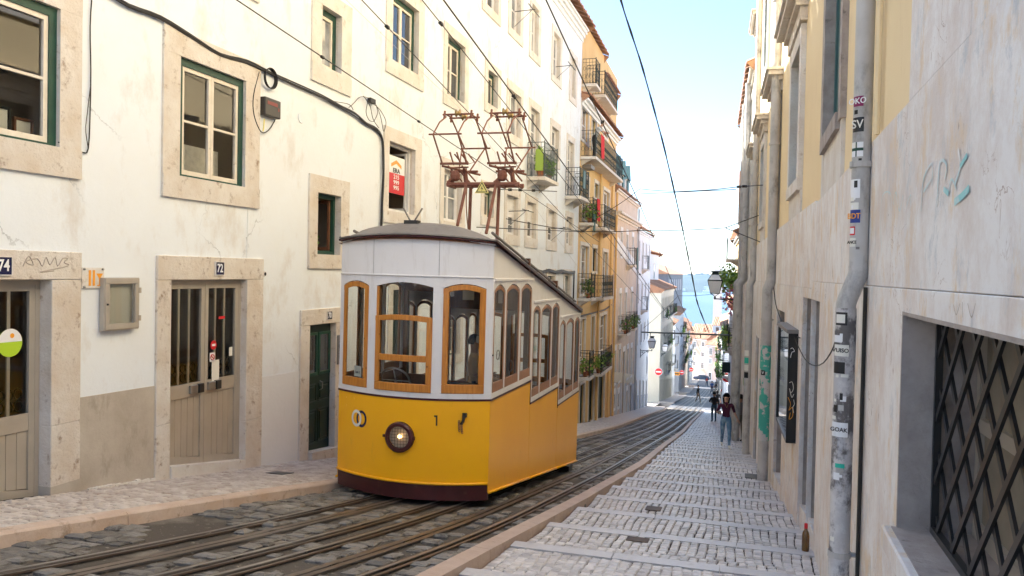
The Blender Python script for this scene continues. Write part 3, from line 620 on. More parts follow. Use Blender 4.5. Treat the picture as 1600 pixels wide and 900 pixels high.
def tiled_roof(F, bld, s0, s1, ze, over=.45, run=4.0, pitch=.42, per=.21, name='roof', tiles=True):
    """eave boards, curved tiles and the far slope"""
    mb = MB(F.T)
    n = int((s1-s0)/per) if tiles else 1; K = 5 if tiles else 1
    def zz(d): return ze+.12+(over-d)*pitch
    if tiles:
        for i in range(n):
            a = s0+(s1-s0)*i/n; w_ = (s1-s0)/n; vs = []
            for k in range(K+1):
                t = k/K; h = .075*sin(pi*t); vs += [(a+w_*t, over+.02*((i*7) % 3-1), zz(over)+h), (a+w_*t, -run, zz(-run)+h)]
            mb.add(vs, [(2*k, 2*k+1, 2*k+3, 2*k+2) for k in range(K)])
            mb.add([vs[2*k] for k in range(K+1)]+[(a+w_, over, zz(over)-.02), (a, over, zz(over)-.02)], [tuple(range(K+3))])
    else: mb.quad((s0, over, zz(over)), (s1, over, zz(over)), (s1, -run, zz(-run)), (s0, -run, zz(-run)))
    mb.quad((s0, -run, zz(-run)+.03), (s1, -run, zz(-run)+.03), (s1, -run*2, zz(0)), (s0, -run*2, zz(0)))
    for s_ in (s0, s1): mb.add([(s_, over, zz(over)-.03), (s_, -run, zz(-run)-.03), (s_, -run*2, zz(0)-.03), (s_, -run*2, ze-.2), (s_, 0, ze-.2)], [(0, 1, 2, 3, 4)])
    r = mb.build(name, M['tile'], bld)
    return r
def cornice(F, bld, s0, s1, z, mat_, steps=((.06, .10), (.14, .09), (.24, .08)), name='cornice'):
    mb = MB(F.T); zz = z
    for d, h in steps: mb.box((s0, -.02, zz), (s1, d, zz+h-.002)); zz += h
    return mb.build(name, mat_, bld)
def railing(F, parent, s0, s1, dep, z, h, mat_, gap=.11, scroll=True, name='railing'):
    mb = MB(F.T); r = .008
    def run(p, q):
        p = V(p); q = V(q); L = (q-p).length; n = max(1, int(L/gap))
        for zz in (0.04, h): mb.tube([p+V((0, 0, zz)), q+V((0, 0, zz))], .014, 4)
        mb.tube([p+V((0, 0, h*.86)), q+V((0, 0, h*.86))], .008, 4)
        for i in range(n+1):
            b = p+(q-p)*i/n; mb.tube([b+V((0, 0, .04)), b+V((0, 0, h))], r, 4, caps=False)
            if scroll and i < n:
                c = b+(q-p)*(.5/n); u = (q-p).normalized()*(L/n*.42)
                for zc, sc in ((h*.30, 1.), (h*.62, .8)):
                    pts = [c+u*cos(t)*sc+V((0, 0, zc+.10*sc*sin(t))) for t in [k*2*pi/7 for k in range(7)]]; mb.tube(pts, .006, 3, closed=True)
    run((s0, .02, z), (s0, dep, z)); run((s0, dep, z), (s1, dep, z)); run((s1, dep, z), (s1, .02, z))
    for s_ in (s0, s1): mb.tube([(s_, dep, z), (s_, dep, z+h+.05)], .018, 5)
    return mb.build(name, mat_, parent)
def balcony(F, bld, s0, s1, z, dep=.55, h=1.0, mat_=None, slab=None, gap=.11, scroll=True):
    mb = MB(F.T); mb.box((s0-.05, -.02, z-.11), (s1+.05, dep+.05, z))
    for s_ in (s0+.15, s1-.15): mb.add([(s_-.04, -.01, z-.111), (s_+.04, -.01, z-.111), (s_+.04, dep*.7, z-.111), (s_-.04, dep*.7, z-.111), (s_-.04, -.01, z-.36), (s_+.04, -.01, z-.36)], [(0, 4, 3), (1, 2, 5), (3, 2, 5, 4), (0, 1, 2, 3)])
    b = mb.build('balcony', slab or M['stone_light'], bld)
    railing(F, b, s0, s1, dep, z, h, mat_ or M['iron'], gap, scroll)
    return b
def potted(F, s, d, z, h, label, group=None, mat_='leaf', bloom=None, seed=1, r=.2, n=150):
    P = F.T((s, d, z)); e = empty('potted_plant', P, label=label, cat='potted plant', group=group)
    mb = MB(); mb.lathe([(.07, 0), (.10, .16), (.115, .17), (.11, .2)], P, 9); mb.build('pot', M['pot'], e)
    leafy('foliage', M[mat_], P+V((0, 0, .2+h*.45)), (r, r, h*.6), n, .10, e, seed)
    if bloom: leafy('blossom', M[bloom], P+V((0, 0, .25+h*.5)), (r, r, h*.5), n//4, .06, e, seed+9)
    return e

# ---------------------------------------------------------------- the white house (left, nearest)
FL = Facade((-6.65, 0), (-6.65, 10), 1)
END = 31.6
wh = empty('white_house', (-6.65, 13, road_z(13)), label='long white rendered house with stone framed windows behind the yellow tram', cat='house')
D74 = (4.72, 6.27, -2.45, -.17, .18); D72 = (7.98, 9.48, -2.72, -.18, .13); D70 = (11.14, 11.97, -3.2, -.91, .12)
WIN = [  # s0, s1, z0, z1, style, surround, pane, sheer room behind
 (5.0, 6.35, 1.15, 2.52, 'g2', (.27, .27, .28, .29), 'glass', 1), (8.10, 9.40, 1.08, 2.52, 'g2', (.29, .33, .30, .27), 'glass', 1),
 (11.33, 12.08, .22, 1.21, 'g_open', (.26, .29, .27, .23), 'glass', 1), (13.92, 15.15, 1.12, 2.45, 'w_open', (.23, .32, .26, .23), 'glass', 1),
 (16.78, 17.95, 1.12, 2.3, 'w2', (.22, .22, .24, .22), 'pane_b', 0), (19.63, 20.43, 1.42, 2.13, 'g1', (.24, .24, .22, .22), 'pane', 0),
 (21.62, 22.80, 1.07, 2.2, 'w2roller', (.2, .22, .2, .3), 'pane_b', 0), (23.79, 24.87, 1.07, 2.2, 'w2roller', (.2, .22, .2, .3), 'pane', 0), (26.49, 27.6, 1.07, 2.15, 'w2roller', (.2, .22, .2, .3), 'pane', 0), (29.38, 30.39, 1.05, 2.13, 'w2roller', (.2, .22, .2, .3), 'pane', 0),
 (5.0, 6.3, 3.95, 5.3, 'g2', (.27, .27, .28, .29), 'pane', 0), (8.10, 9.40, 3.95, 5.3, 'g2', (.27, .27, .28, .29), 'pane', 0),
 (11.38, 12.02, 3.24, 4.2, 'g1', (.3, .34, .25, .3), 'pane_b', 0), (13.98, 15.22, 4.0, 5.3, 'g2', (.27, .28, .26, .28), 'pane', 0), (16.86, 18.0, 3.98, 5.32, 'g2', (.22, .26, .24, .25), 'pane', 0), (19.76, 20.6, 4.38, 5.25, 'g1', (.24, .26, .22, .24), 'pane', 0),
 (21.66, 22.87, 3.95, 5.18, 'w2', (.2, .22, .24, .25), 'pane_b', 0), (24.0, 25.06, 2.98, 5.15, 'w2', (.2, .22, .24, 0), 'pane_b', 0), (26.78, 27.84, 3.95, 5.05, 'w2', (.2, .22, .24, .25), 'pane_b', 0), (29.32, 30.34, 2.9, 4.98, 'w2', (.2, .22, .24, 0), 'pane_b', 0),
 (16.86, 18.0, 6.85, 8.3, 'w2', (.22, .22, .2, .22), 'pane', 0), (19.4, 20.5, 6.85, 8.3, 'w2', (.22, .22, .2, .22), 'pane', 0),
 (21.66, 22.64, 6.9, 8.3, 'w2', (.22, .3, .2, .22), 'pane_b', 0), (23.9, 24.72, 6.85, 8.32, 'w2', (.22, .3, .2, .22), 'pane_b', 0), (26.77, 27.77, 6.8, 8.3, 'w2', (.22, .3, .2, .22), 'pane_b', 0), (29.56, 30.4, 6.7, 8.2, 'w2', (.22, .3, .2, .22), 'pane', 0),
 (17.0, 18.0, -2.0, -.15, 'g2', (.2, .2, .2, .2), 'pane', 0), (21.6, 22.6, -2.2, -.15, 'g2', (.2, .2, .2, .2), 'pane', 0), (24.1, 25.0, -5.3, -.15, 'dshut', (.2, .2, .2, 0), 'pane', 0), (26.59, 27.59, -1.05, -.12, 't2', (.2, .2, .25, .2), 'pane_b', 0), (29.27, 30.25, -1.6, -.12, 't2', (.2, .2, .25, .2), 'pane_b', 0),
 (14.2, 15.3, -3.9, -.4, 'dshut', (.2, .2, .2, 0), 'pane', 0), (27.0, 27.9, -5.8, -2.6, 'dshut', (.18, .18, .2, 0), 'pane', 0), (19.2, 20.2, -4.5, -1.2, 'dshut', (.2, .2, .2, 0), 'pane', 0)]
ops = [D74, D72, D70]+[(w_[0], w_[1], w_[2], w_[3], .09 if i_ < 2 else .16 if w_[0] < 14 else .18) for i_, w_ in enumerate(WIN)]
wall('wall', FL, -2.5, END, -8, 9.75, ops, M['plaster'], wh, reveal=M['stone'])
wobj = {}
for i, (a, b, c, d, st, su, pn, rm) in enumerate(WIN):
    sm = M['stone'] if i < 3 else M['stone_light']
    lab = {2: 'small open window with dark green frame', 3: 'open window holding the red and white telephone number board', 0: 'green framed window with picture frames leaning inside'}.get(i)
    if st.endswith('open'):
        wo = surround(FL, a, b, c, d, *su, sm, wh, label=lab); mb = MB(FL.T)
        if i == 2: mb.ring((a, -.15, c), (b, -.09, d), .05, .06, .07, .06); mb.build('frame', M['green'], wo)
        else:
            mb.ring((a, -.15, c), (b, -.09, d), .05, .06, .05, .06); mb.build('frame', M['wwhite'], wo)
        # sash swung inwards against the far jamb
        mb = MB(FL.T); s1 = b-.09; mb.box((s1-.03, -.62, c+.08), (s1, -.58, d-.08)); mb.box((s1-.03, -.17, c+.08), (s1, -.13, d-.08)); mb.box((s1-.03, -.58, c+.08), (s1, -.17, c+.13)); mb.box((s1-.03, -.58, d-.13), (s1, -.17, d-.08))
        mb.build('sash', M['brownwood'] if i == 2 else M['wwhite'], wo)
        mb = MB(FL.T); mb.quad((s1-.015, -.58, c+.13), (s1-.015, -.17, c+.13), (s1-.015, -.17, d-.13), (s1-.015, -.58, d-.13)); mb.build('pane', M['glass'], wo)
    else: wo = window(FL, wh, a, b, c, d, st, su, sm, .09 if i < 2 else .16 if a < 14 else .18, M[pn], lab)
    if rm: room(FL, wh, a, b, c, d)
    wobj[i] = wo
# curtains and the things seen through the near panes
mb = MB(FL.T); mb.box((8.2, -.34, 1.1), (9.3, -.335, 1.55)); mb.build('half_curtain', M['curtain'], wobj[1])
mb = MB(FL.T)
for k in range(12):
    s_ = 14.08+k*.035; mb.box((s_+.55, -.25-.012*(k % 2), 4.05), (s_+.59, -.245-.012*(k % 2), 5.2))
mb.build('curtain', M['curtain'], wobj[13])
for k, (s_, z, w_, h, c) in enumerate(((5.62, 1.19, .22, .34, 'yellow_p'), (5.84, 1.19, .20, .30, 'black_s'), (6.05, 1.19, .22, .22, 'brownwood'))):
    mb = MB(FL.T); dd = -.30+.03*k; mb.ring((s_, dd, z), (s_+w_, dd+.025, z+h), .025, .025, .025, .025); mb.cur = 1; mb.box((s_+.02, dd, z+.02), (s_+w_-.02, dd+.01, z+h-.02))
    o = mb.build('picture_frame', [M[c], M['papers']]); tag(o, ['yellow picture frame leaning behind the top left window', 'black picture frame with a pale print in the top left window', 'brown picture frame at the right end of the top left window'][k], 'picture frame')
P = FL.T((11.5, -.13, .29)); pe = empty('potted_plant', P, label='tiny dark potted plant on the sill of the small open window', cat='potted plant')
mb = MB(); mb.lathe([(.035, 0), (.05, .09), (.045, .09)], P, 8); mb.build('pot', M['papers'], pe); leafy('foliage', M['leaf'], P+V((0, 0, .15)), (.07, .09, .08), 40, .06, pe, 3)
# eaves
cornice(FL, wh, -2.5, END, 9.25, M['plaster_cool'], ((.05, .16), (.12, .13), (.2, .12), (.27, .08)))
tiled_roof(FL, wh, -2.5, END+.1, 9.74, over=.5, run=3.6, per=.2)

# the lower wall: cement patch, worn skirting and plaster seams
mb = MB(FL.T)
def slopeband(mb, s0, s1, zt0, zt1, d, zb=None, n=4):
    for i in range(n):
        a = s0+(s1-s0)*i/n; b = s0+(s1-s0)*(i+1)/n; za = zt0+(zt1-zt0)*i/n; zb_ = zt0+(zt1-zt0)*(i+1)/n; ba = road_z(a)-.1; bb = road_z(b)-.1
        mb.add([(a, 0, ba), (b, 0, bb), (b, 0, zb_), (a, 0, za), (a, d, ba), (b, d, bb), (b, d, zb_), (a, d, za)], [(4, 5, 6, 7), (3, 7, 6, 2), (0, 4, 7, 3), (1, 2, 6, 5)])
slopeband(mb, 6.64, 7.735, -1.40, -1.42, .012); mb.build('cement_patch', M['cement'], wh)
mb = MB(FL.T); slopeband(mb, 9.865, 10.865, -1.58, -1.60, .010); mb.build('repaired_plaster', M['plaster_cool'], wh)
mb = MB(FL.T)
for k in range(26):
    s_ = 6.75+k*.04; mb.box((s_, 0, road_z(s_)+KH-.02), (s_+.05, .03+.02*rnd.random(), road_z(s_)+KH+.01+.05*rnd.random()*(k/26)))
mb.build('broken_skirting', M['stone_light'], wh)

def jambs(F, bld, s0, s1, zt, wl, wr, lint, zb0, zb1, mat_, name, d=.035, extra=None):
    e = empty(name, F.T(((s0+s1)/2, 0, zb1)), bld)
    mb = MB(F.T); mb.box((s0-wl, -.08, zt), (s1+wr, d, zt+lint)); bevel(mb.build('lintel', mat_, e), .006)
    for a, b, zb in ((s0-wl, s0, zb0), (s1, s1+wr, zb1)):
        zc = zb+.72
        mb = MB(F.T); mb.box((a, -.08, zc), (b, d-.004, zt-.003)); bevel(mb.build('jamb', mat_, e), .006)
        mb = MB(F.T); mb.box((a, -.08, zb-.3), (b, d-.001, zc-.003)); bevel(mb.build('jamb', mat_, e), .006)
    return e
J74 = jambs(FL, wh, 4.72, 6.27, -.17, .35, .365, .28, -2.2, -2.35, M['stone'], 'door_surround')
J72 = jambs(FL, wh, 7.98, 9.48, -.18, .24, .38, .29, -2.62, -2.86, M['stone'], 'door_surround')
J70 = jambs(FL, wh, 11.14, 11.97, -.91, .27, .24, .25, -3.1, -3.26, M['stone'], 'door_surround')
# metal glazed doors 74 and 72
def metal_door(s0, s1, D, zb0, zb1, zt, label):
    e = empty('door', FL.T(((s0+s1)/2, -D, zb1)), wh, label=label)
    mb = MB(FL.T); mb.ring((s0, -D, zb1-.1), (s1, -D+.06, zt), .05, .05, .05, 0); mb.build('frame', M['alu'], e)
    m_ = (s0+s1)/2; zm = -1.52
    for p, q in ((s0+.05, m_-.004), (m_+.004, s1-.05)):
        zb = zb0+(zb1-zb0)*((p+q)/2-s0)/(s1-s0)+.03; zb = min(zb, zb0); zq = zb0+(zb1-zb0)*(q-s0)/(s1-s0); zp = zb0+(zb1-zb0)*(p-s0)/(s1-s0)
        d0, d1 = -D+.01, -D+.055; fw = .065
        mb = MB(FL.T); mb.box((p, d0, zt-.05-fw), (q, d1, zt-.05)); mb.box((p, d0, zp-.2), (p+fw, d1, zt-.05-fw)); mb.box((q-fw, d0, zq-.2), (q, d1, zt-.05-fw)); mb.box((p+fw, d0, zm-.14), (q-fw, d1-.004, zm+.03))
        mb.add([(p+fw, d1-.002, zp), (q-fw, d1-.002, zq), (q-fw, d1-.002, zq+.10), (p+fw, d1-.002, zp+.10), (p+fw, d0, zp+.10), (q-fw, d0, zq+.10)], [(0, 1, 2, 3), (3, 2, 5, 4)])
        mb.build('door_leaf', M['alu'], e)
        n = 5
        for k in range(n):
            a = p+fw+(q-p-2*fw)*k/n; b = p+fw+(q-p-2*fw)*(k+1)/n; za = zp+(zq-zp)*(a-p)/(q-p)+.1; zbb = zp+(zq-zp)*(b-p)/(q-p)+.1
            mb = MB(FL.T); mb.add([(a+.004, d1-.018, za), (b-.004, d1-.018, zbb), (b-.004, d1-.018, zm-.145), (a+.004, d1-.018, zm-.145), (a, d1-.034, za), (b, d1-.034, zbb), (b, d1-.034, zm-.145), (a, d1-.034, zm-.145)], [(0, 1, 2, 3), (4, 0, 3, 7), (1, 5, 6, 2)]); mb.build('panel', M['alu'], e)
        mb = MB(FL.T); mb.quad((p+fw-.01, -D+.025, zm+.02), (q-fw+.01, -D+.025, zm+.02), (q-fw+.01, -D+.025, zt-.05-fw), (p+fw-.01, -D+.025, zt-.05-fw)); mb.build('pane', M['glass'], e)
        for k in (1, 2):
            s_ = p+fw+(q-p-2*fw)*k/3; mb = MB(FL.T); mb.box((s_-.018, -D+.0, zm+.03), (s_+.018, -D+.018, zt-.05-fw)); mb.build('bar', M['alu_l'], e)
        # scrollwork band behind the glass
        mb = MB(FL.T)
        for k in range(6):
            for z in (zm+.1, zm+.22):
                c_ = p+fw+(q-p-2*fw)*(k+.5)/6; mb.tube([(c_+.045*cos(t), -D-.03, z+.055*sin(t)) for t in [j*pi/4 for j in range(8)]], .008, 4, closed=True)
        mb.build('scrollwork', M['iron'], e)
        hs = q-.17 if p < m_-.1 else p+.17
        mb = MB(FL.T); mb.box((hs-.12, d1, zm-.10), (hs+.02, d1+.035, zm+.005)); mb.cur = 1; mb.box((hs+.021, d1, zm-.105), (hs+.12, d1+.05, zm+.01)); bevel(mb.build('handle', [M['steel'], M['black_s']], e), .004)
    return e
d74 = metal_door(4.72, 6.27, .18, -2.1, -2.36, -.17, 'bronze metal double door with a round lime sticker')
d72 = metal_door(7.98, 9.48, .13, -2.44, -2.68, -.18, 'bronze metal double door with red stickers and paper notices')
room(FL, wh, 4.72, 6.27, -2.5, -.17, -.22, 3.0); room(FL, wh, 7.98, 9.48, -2.9, -.18, -.19, 3.0)
def sloped_slab(F, s0, s1, za, zb, d0, d1, h, name, mat_, parent):
    mb = MB(F.T); mb.add([(s0, d0, za-h), (s1, d0, zb-h), (s1, d1, zb-h), (s0, d1, za-h), (s0, d0, za), (s1, d0, zb), (s1, d1, zb), (s0, d1, za)], [(4, 5, 6, 7), (3, 2, 6, 7)[::-1], (0, 3, 7, 4), (1, 5, 6, 2)])
    return mb.build(name, mat_, parent)
sloped_slab(FL, 4.5, 6.272, -2.09, -2.34, -.35, .03, .8, 'threshold', M['stone'], wh)
sloped_slab(FL, 7.99, 9.47, -2.43, -2.67, -.3, .05, .3, 'threshold', M['stone_light'], wh)
sloped_slab(FL, 11.15, 12.1, -2.93, -3.02, -.3, .10, .4, 'threshold', M['stone'], wh)
mb = MB(FL.T); mb.box((6.268, -.32, -3.0), (6.64, .036, -2.24)); mb.build('broken_jamb_foot', M['cement'], J74)
# door 70: old green wooden door, recessed
e70 = empty('door', FL.T((11.55, -.08, -2.95)), wh, label='old dark green wooden door number 70 with peeling paint')
mb = MB(FL.T); mb.box((11.14, -.13, -3.05), (11.97, -.08, -.91)); o = mb.build('door_leaf', M['dgreen'], e70)
mm_ = 11.55
for p, q in ((11.17, 11.53), (11.57, 11.94)):
    for z0, z1, nm in ((-1.75, -1.05, 'light'), (-2.18, -1.88, 'panel'), (-2.85, -2.30, 'panel')):
        if nm == 'light':
            mb = MB(FL.T); mb.ring((p, -.08, z0), (q, -.055, z1), .04, .04, .04, .05); mb.build('light_frame', M['green'], e70)
            mb = MB(FL.T); mb.quad((p+.03, -.072, z0+.04), (q-.03, -.072, z0+.04), (q-.03, -.072, z1-.03), (p+.03, -.072, z1-.03)); mb.build('pane', M['pane'], e70)
        else:
            mb = MB(FL.T); mb.ring((p+.01, -.08, z0), (q-.01, -.065, z1), .02, .02, .02, .02); mb.box((p+.06, -.08, z0+.05), (q-.06, -.06, z1-.05)); bevel(mb.build('panel', M['dgreen'], e70), .006)
mb = MB(FL.T); mb.tube([(11.60, -.05, -1.85), (11.60, -.0, -1.87), (11.60, -.0, -1.97), (11.60, -.05, -2.0)], .008, 6); mb.build('handle', M['steel'], e70)
# intercom in the reveal of door 70
mb = MB(FL.T); mb.box((12.0, .03, -1.62), (12.17, .055, -1.13)); mb.cur = 1
for k in range(6): mb.box((12.03, .055, -1.25-.05*k), (12.14, .06, -1.23-.05*k))
o = mb.build('intercom', [M['grey'], M['black_s']]); tag(o, 'grey metal intercom panel beside the green door 70', 'intercom')

# numbers, plaques and boxes on the wall
def plate_sign(s, z, w_, h, txt, lab, size):
    mb = MB(FL.T); mb.box((s-w_/2, .034, z-h/2), (s+w_/2, .048, z+h/2)); mb.cur = 1; mb.ring((s-w_/2-.008, .034, z-h/2-.008), (s+w_/2+.008, .052, z+h/2+.008), .01, .01, .01, .01)
    o = mb.build('number_plate', [M['navy'], M['stone_light']]); tag(o, lab, 'number plate'); text('number', txt, FL.mtx(s, .050, z), size, M['white'], o, .003, sx=.8); return o
plate_sign(8.86, -.035, .17, .165, '72', 'dark number plate reading 72 above the middle metal door', .15)
plate_sign(5.72, -.04, .17, .165, '74', 'dark number plate reading 74 above the leftmost door', .15)
plate_sign(11.72, -.78, .15, .13, '70', 'dark number plate reading 70 above the green door', .125)
a, b, c, d = FL.rect(126, 418, 160, 450); 
mb = MB(FL.T); mb.box((a, .012, c), (b, .02, d)); mb.cur = 1
sg = mb.build('restaurant_plaque', [M['stone_light'], M['steel']]); tag(sg, 'clear square plaque with orange cutlery and glass symbols', 'plaque')
W_, H_ = b-a, d-c; mb = MB(FL.T)
for u in (.34, .52): mb.box((a+W_*u-.014, .021, c+H_*.12), (a+W_*u+.014, .024, c+H_*.88))
mb.add([(a+W_*.62, .024, c+H_*.72), (a+W_*.94, .024, c+H_*.72), (a+W_*.79, .024, c+H_*.45), (a+W_*.77, .024, c+H_*.45)], [(0, 1, 2, 3)][::-1]); mb.box((a+W_*.765, .021, c+H_*.15), (a+W_*.795, .024, c+H_*.46)); mb.box((a+W_*.68, .021, c+H_*.11), (a+W_*.88, .024, c+H_*.16))
mb.build('symbol', M['orange'], sg)
for u, v_ in ((.08, .93), (.92, .93), (.08, .07), (.92, .07)):
    mb = MB(FL.T); mb.lathe([(.012, -.02), (.012, .012), (.004, .016)], (a+W_*u, .024, c+H_*v_), 8, Matrix.Rotation(-pi/2, 3, 'X')); mb.build('fixing_stud', M['steel'], sg)
a, b, c, d = FL.rect(160, 434, 214, 513, .05)
ca = empty('menu_case', FL.T(((a+b)/2, 0, c)), label='empty bronze metal menu case with small hinges on the white wall', cat='display case')
mb = MB(FL.T); mb.ring((a, .012, c), (b, .075, d), .02, .02, .02, .02); mb.ring((a+.012, .06, c+.012), (b-.006, .085, d-.006), .06, .06, .06, .06); bevel(mb.build('frame', M['alu'], ca), .003)
mb = MB(FL.T); mb.box((a+.05, .014, c+.05), (b-.05, .018, d-.05)); mb.build('backing', M['papers'], ca)
mb = MB(FL.T); mb.quad((a+.06, .055, c+.06), (b-.06, .055, c+.06), (b-.06, .055, d-.06), (a+.06, .055, d-.06)); mb.build('pane', M['glass'], ca)
for z in (c+.12, d-.14):
    mb = MB(FL.T); mb.box((b-.02, .085, z-.03), (b+.012, .095, z+.03)); mb.build('hinge', M['alu'], ca)
mb = MB(FL.T); mb.lathe([(.011, 0), (.011, .012)], (a+.035, .086, (c+d)/2), 8, Matrix.Rotation(-pi/2, 3, 'X')); mb.build('lock', M['black_s'], ca)
s_, z = FL.hit(411, 428); mb = MB(FL.T); mb.tube([(s_, .0, z), (s_, .035, z)], .035, 10); mb.cur = 1; mb.tube([(s_, .036, z), (s_, .037, z)], .026, 10); tag(mb.build('vent_pipe_end', [M['stone'], M['black']]), 'round dark vent hole beside door 72', 'vent')
s_, z = FL.hit(470, 184); mb = MB(FL.T); mb.tube([(s_, .0, z), (s_, .014, z)], .085, 20); tag(bevel(mb.build('blank_disc', M['plaster'], smooth=False), .006), 'round plaster coloured cover disc on the white wall', 'cover')
# telecom box with looped cable
a, b, c, d = FL.rect(414, 150, 438, 187, .09)
tb = empty('telecom_box', FL.T(((a+b)/2, 0, c)), label='dark brown telecom box with a coiled cable above it', cat='junction box')
mb = MB(FL.T); mb.box((a, .0, c), (b, .10, d)); bevel(mb.build('housing', M['darkbox'], tb), .015, 2)
mb = MB(FL.T); mb.box((a+.05, .101, d-.10), (b-.09, .103, d-.05)); mb.box((b-.075, .101, c+.1), (b-.045, .103, d-.11)); mb.build('red_print', M['red_faded'], tb, label='faded red lettering block')
s_, z = FL.hit(418, 123); mb = MB(FL.T)
for k in range(4): mb.tube([(s_+(.13+.006*k)*cos(t), .03+.012*k, z+(.13+.005*k)*sin(t)) for t in [j*2*pi/24 for j in range(24)]], .0075, 5, closed=True)
mb.build('cable_coil', M['cable'], tb)
def wallpts(pts, d=.03): return [V((*(lambda h: (h[0], d, h[1]))(FL.hit(x, y, d)),)) for x, y in pts]
def smoothpts(P, k=4):
    out = []
    for i in range(len(P)-1):
        p0, p1, p2, p3 = P[max(i-1, 0)], P[i], P[i+1], P[min(i+2, len(P)-1)]
        for j in range(k):
            t = j/k; out.append(.5*((2*p1)+(p2-p0)*t+(2*p0-5*p1+4*p2-p3)*t*t+(3*p1-p0-3*p2+p3)*t**3))
    return out+[P[-1]]
mb = MB(FL.T); mb.tube(smoothpts(wallpts([(405, 112), (396, 150), (397, 180), (408, 206), (420, 203), (430, 187)])), .008, 5); mb.build('loose_cable', M['cable'], tb)
mb = MB(FL.T); mb.tube(smoothpts(wallpts([(413, 186), (412, 200), (411, 205)])), .009, 5); mb.build('yellow_lead', M['yellow_p'], tb)
# the thick bundle of cables along the wall
CB = [(160, -18), (200, 8), (250, 28), (300, 58), (345, 85), (385, 96), (420, 113), (455, 130), (500, 150), (530, 165), (555, 178), (572, 193), (590, 204), (598, 222), (599, 260), (598, 300), (596, 345), (594, 400)]
cbo = empty('cable_bundle', FL.T((10, 0, 2.9)), label='thick bundle of black cables clipped across the white wall', cat='cable bundle')
for k in range(5):
    P = smoothpts(wallpts([(x+1.2*sin(k*2+i), y+(k-2)*.9+1.1*cos(k*3+i*1.3)) for i, (x, y) in enumerate(CB)], .03+.008*(k % 3)), 3)
    mb = MB(FL.T); mb.tube(P, .011, 5); mb.build('cable', M['cable'], cbo)
mb = MB(FL.T)
for k, pts in enumerate(([(545, 168), (552, 162), (562, 152), (572, 152), (585, 160), (594, 180), (599, 205)], [(568, 150), (578, 165), (583, 186), (592, 200)], [(575, 158), (572, 175), (577, 188), (585, 190)], [(583, 162), (594, 172), (603, 190), (600, 206)], [(586, 160), (590, 176), (584, 190)], [(500, 152), (520, 158), (545, 163), (552, 172)])):
    mb.tube(smoothpts(wallpts(pts, .05+.01*k), 5), .006, 4)
mb.build('loose_wires', M['cable'], cbo)
mb = MB(FL.T); mb.box((*(lambda h: (h[0]-.1, .02, h[1]-.05))(FL.hit(577, 157)),), (*(lambda h: (h[0]+.1, .08, h[1]+.03))(FL.hit(577, 157)),)); mb.build('splice', M['cable'], cbo)
mb = MB(FL.T); mb.tube(smoothpts(wallpts([(145, -20), (141, 40), (142, 110), (141, 170), (138, 232), (128, 238), (105, 230), (91, 222)], .02), 3), .007, 5); mb.tube(smoothpts(wallpts([(142, 130), (136, 180), (134, 205), (138, 232)], .025), 3), .004, 4)
tag(mb.build('thin_cable', M['cable']), 'thin dark cable running down right of the top left window', 'cable')
mb = MB(FL.T); mb.tube(smoothpts(wallpts([(393, 96), (390, 200), (388, 300), (386, 400), (385, 440)], .012), 3), .005, 4)
tag(mb.build('thin_cable', M['plaster_cool']), 'thin painted cable running down to the door 72 surround', 'cable')
mb = MB(FL.T); P = [(828, 417), (838, 421), (848, 424), (858, 421), (868, 424), (878, 422), (888, 425), (898, 424)]
for k in range(3): mb.tube(wallpts([(x, y+k*1.2) for x, y in P], .05+.02*k), .03, 5)
mb.tube(wallpts([(897, 424), (896, 460), (895, 500), (896, 540)], .05), .03, 5)
tag(mb.build('cable_bundle', M['cable']), 'sagging dark cables low on the white house beside the ochre house', 'cable bundle')
# the ERA board in the open window
a, b, c, d = FL.rect(607, 241, 631, 306, -.12)
bd = empty('sale_board', FL.T(((a+b)/2, -.11, c)), label='red and white ERA sale board with telephone number in open window', cat='sign board')
mb = MB(FL.T); mb.box((a-.02, -.125, c), (b, -.115, d)); mb.build('board', M['white'], bd)
mb = MB(FL.T); zc = c+(d-c)*.54; mb.box((a-.02, -.114, c), (b, -.112, zc)); mb.build('red_panel', M['red'], bd)
sm_ = (a+b)/2-.02; w_ = (b-a); H = d-c
mb = MB(FL.T); z = d-.17*H
mb.add([(sm_-w_*.32, -.112, z-.04*H), (sm_, -.112, z+.08*H), (sm_+w_*.32, -.112, z-.04*H), (sm_+w_*.32, -.112, z-.13*H), (sm_, -.112, z-.02*H), (sm_-w_*.32, -.112, z-.13*H)], [(0, 1, 4, 5), (1, 2, 3, 4)]); mb.build('roof_symbol', M['orange'], bd, label='orange red roof shaped emblem')
text('lettering', 'ERA', FL.mtx(sm_, -.109, d-.385*H), .17*H, M['black_s'], bd, .003, sx=1.5)
for k, t in enumerate(('215', '999', '995')): text('digits', t, FL.mtx(sm_, -.109, zc-.095*H-.145*H*k), .155*H, M['white'], bd, .002, sx=1.55)
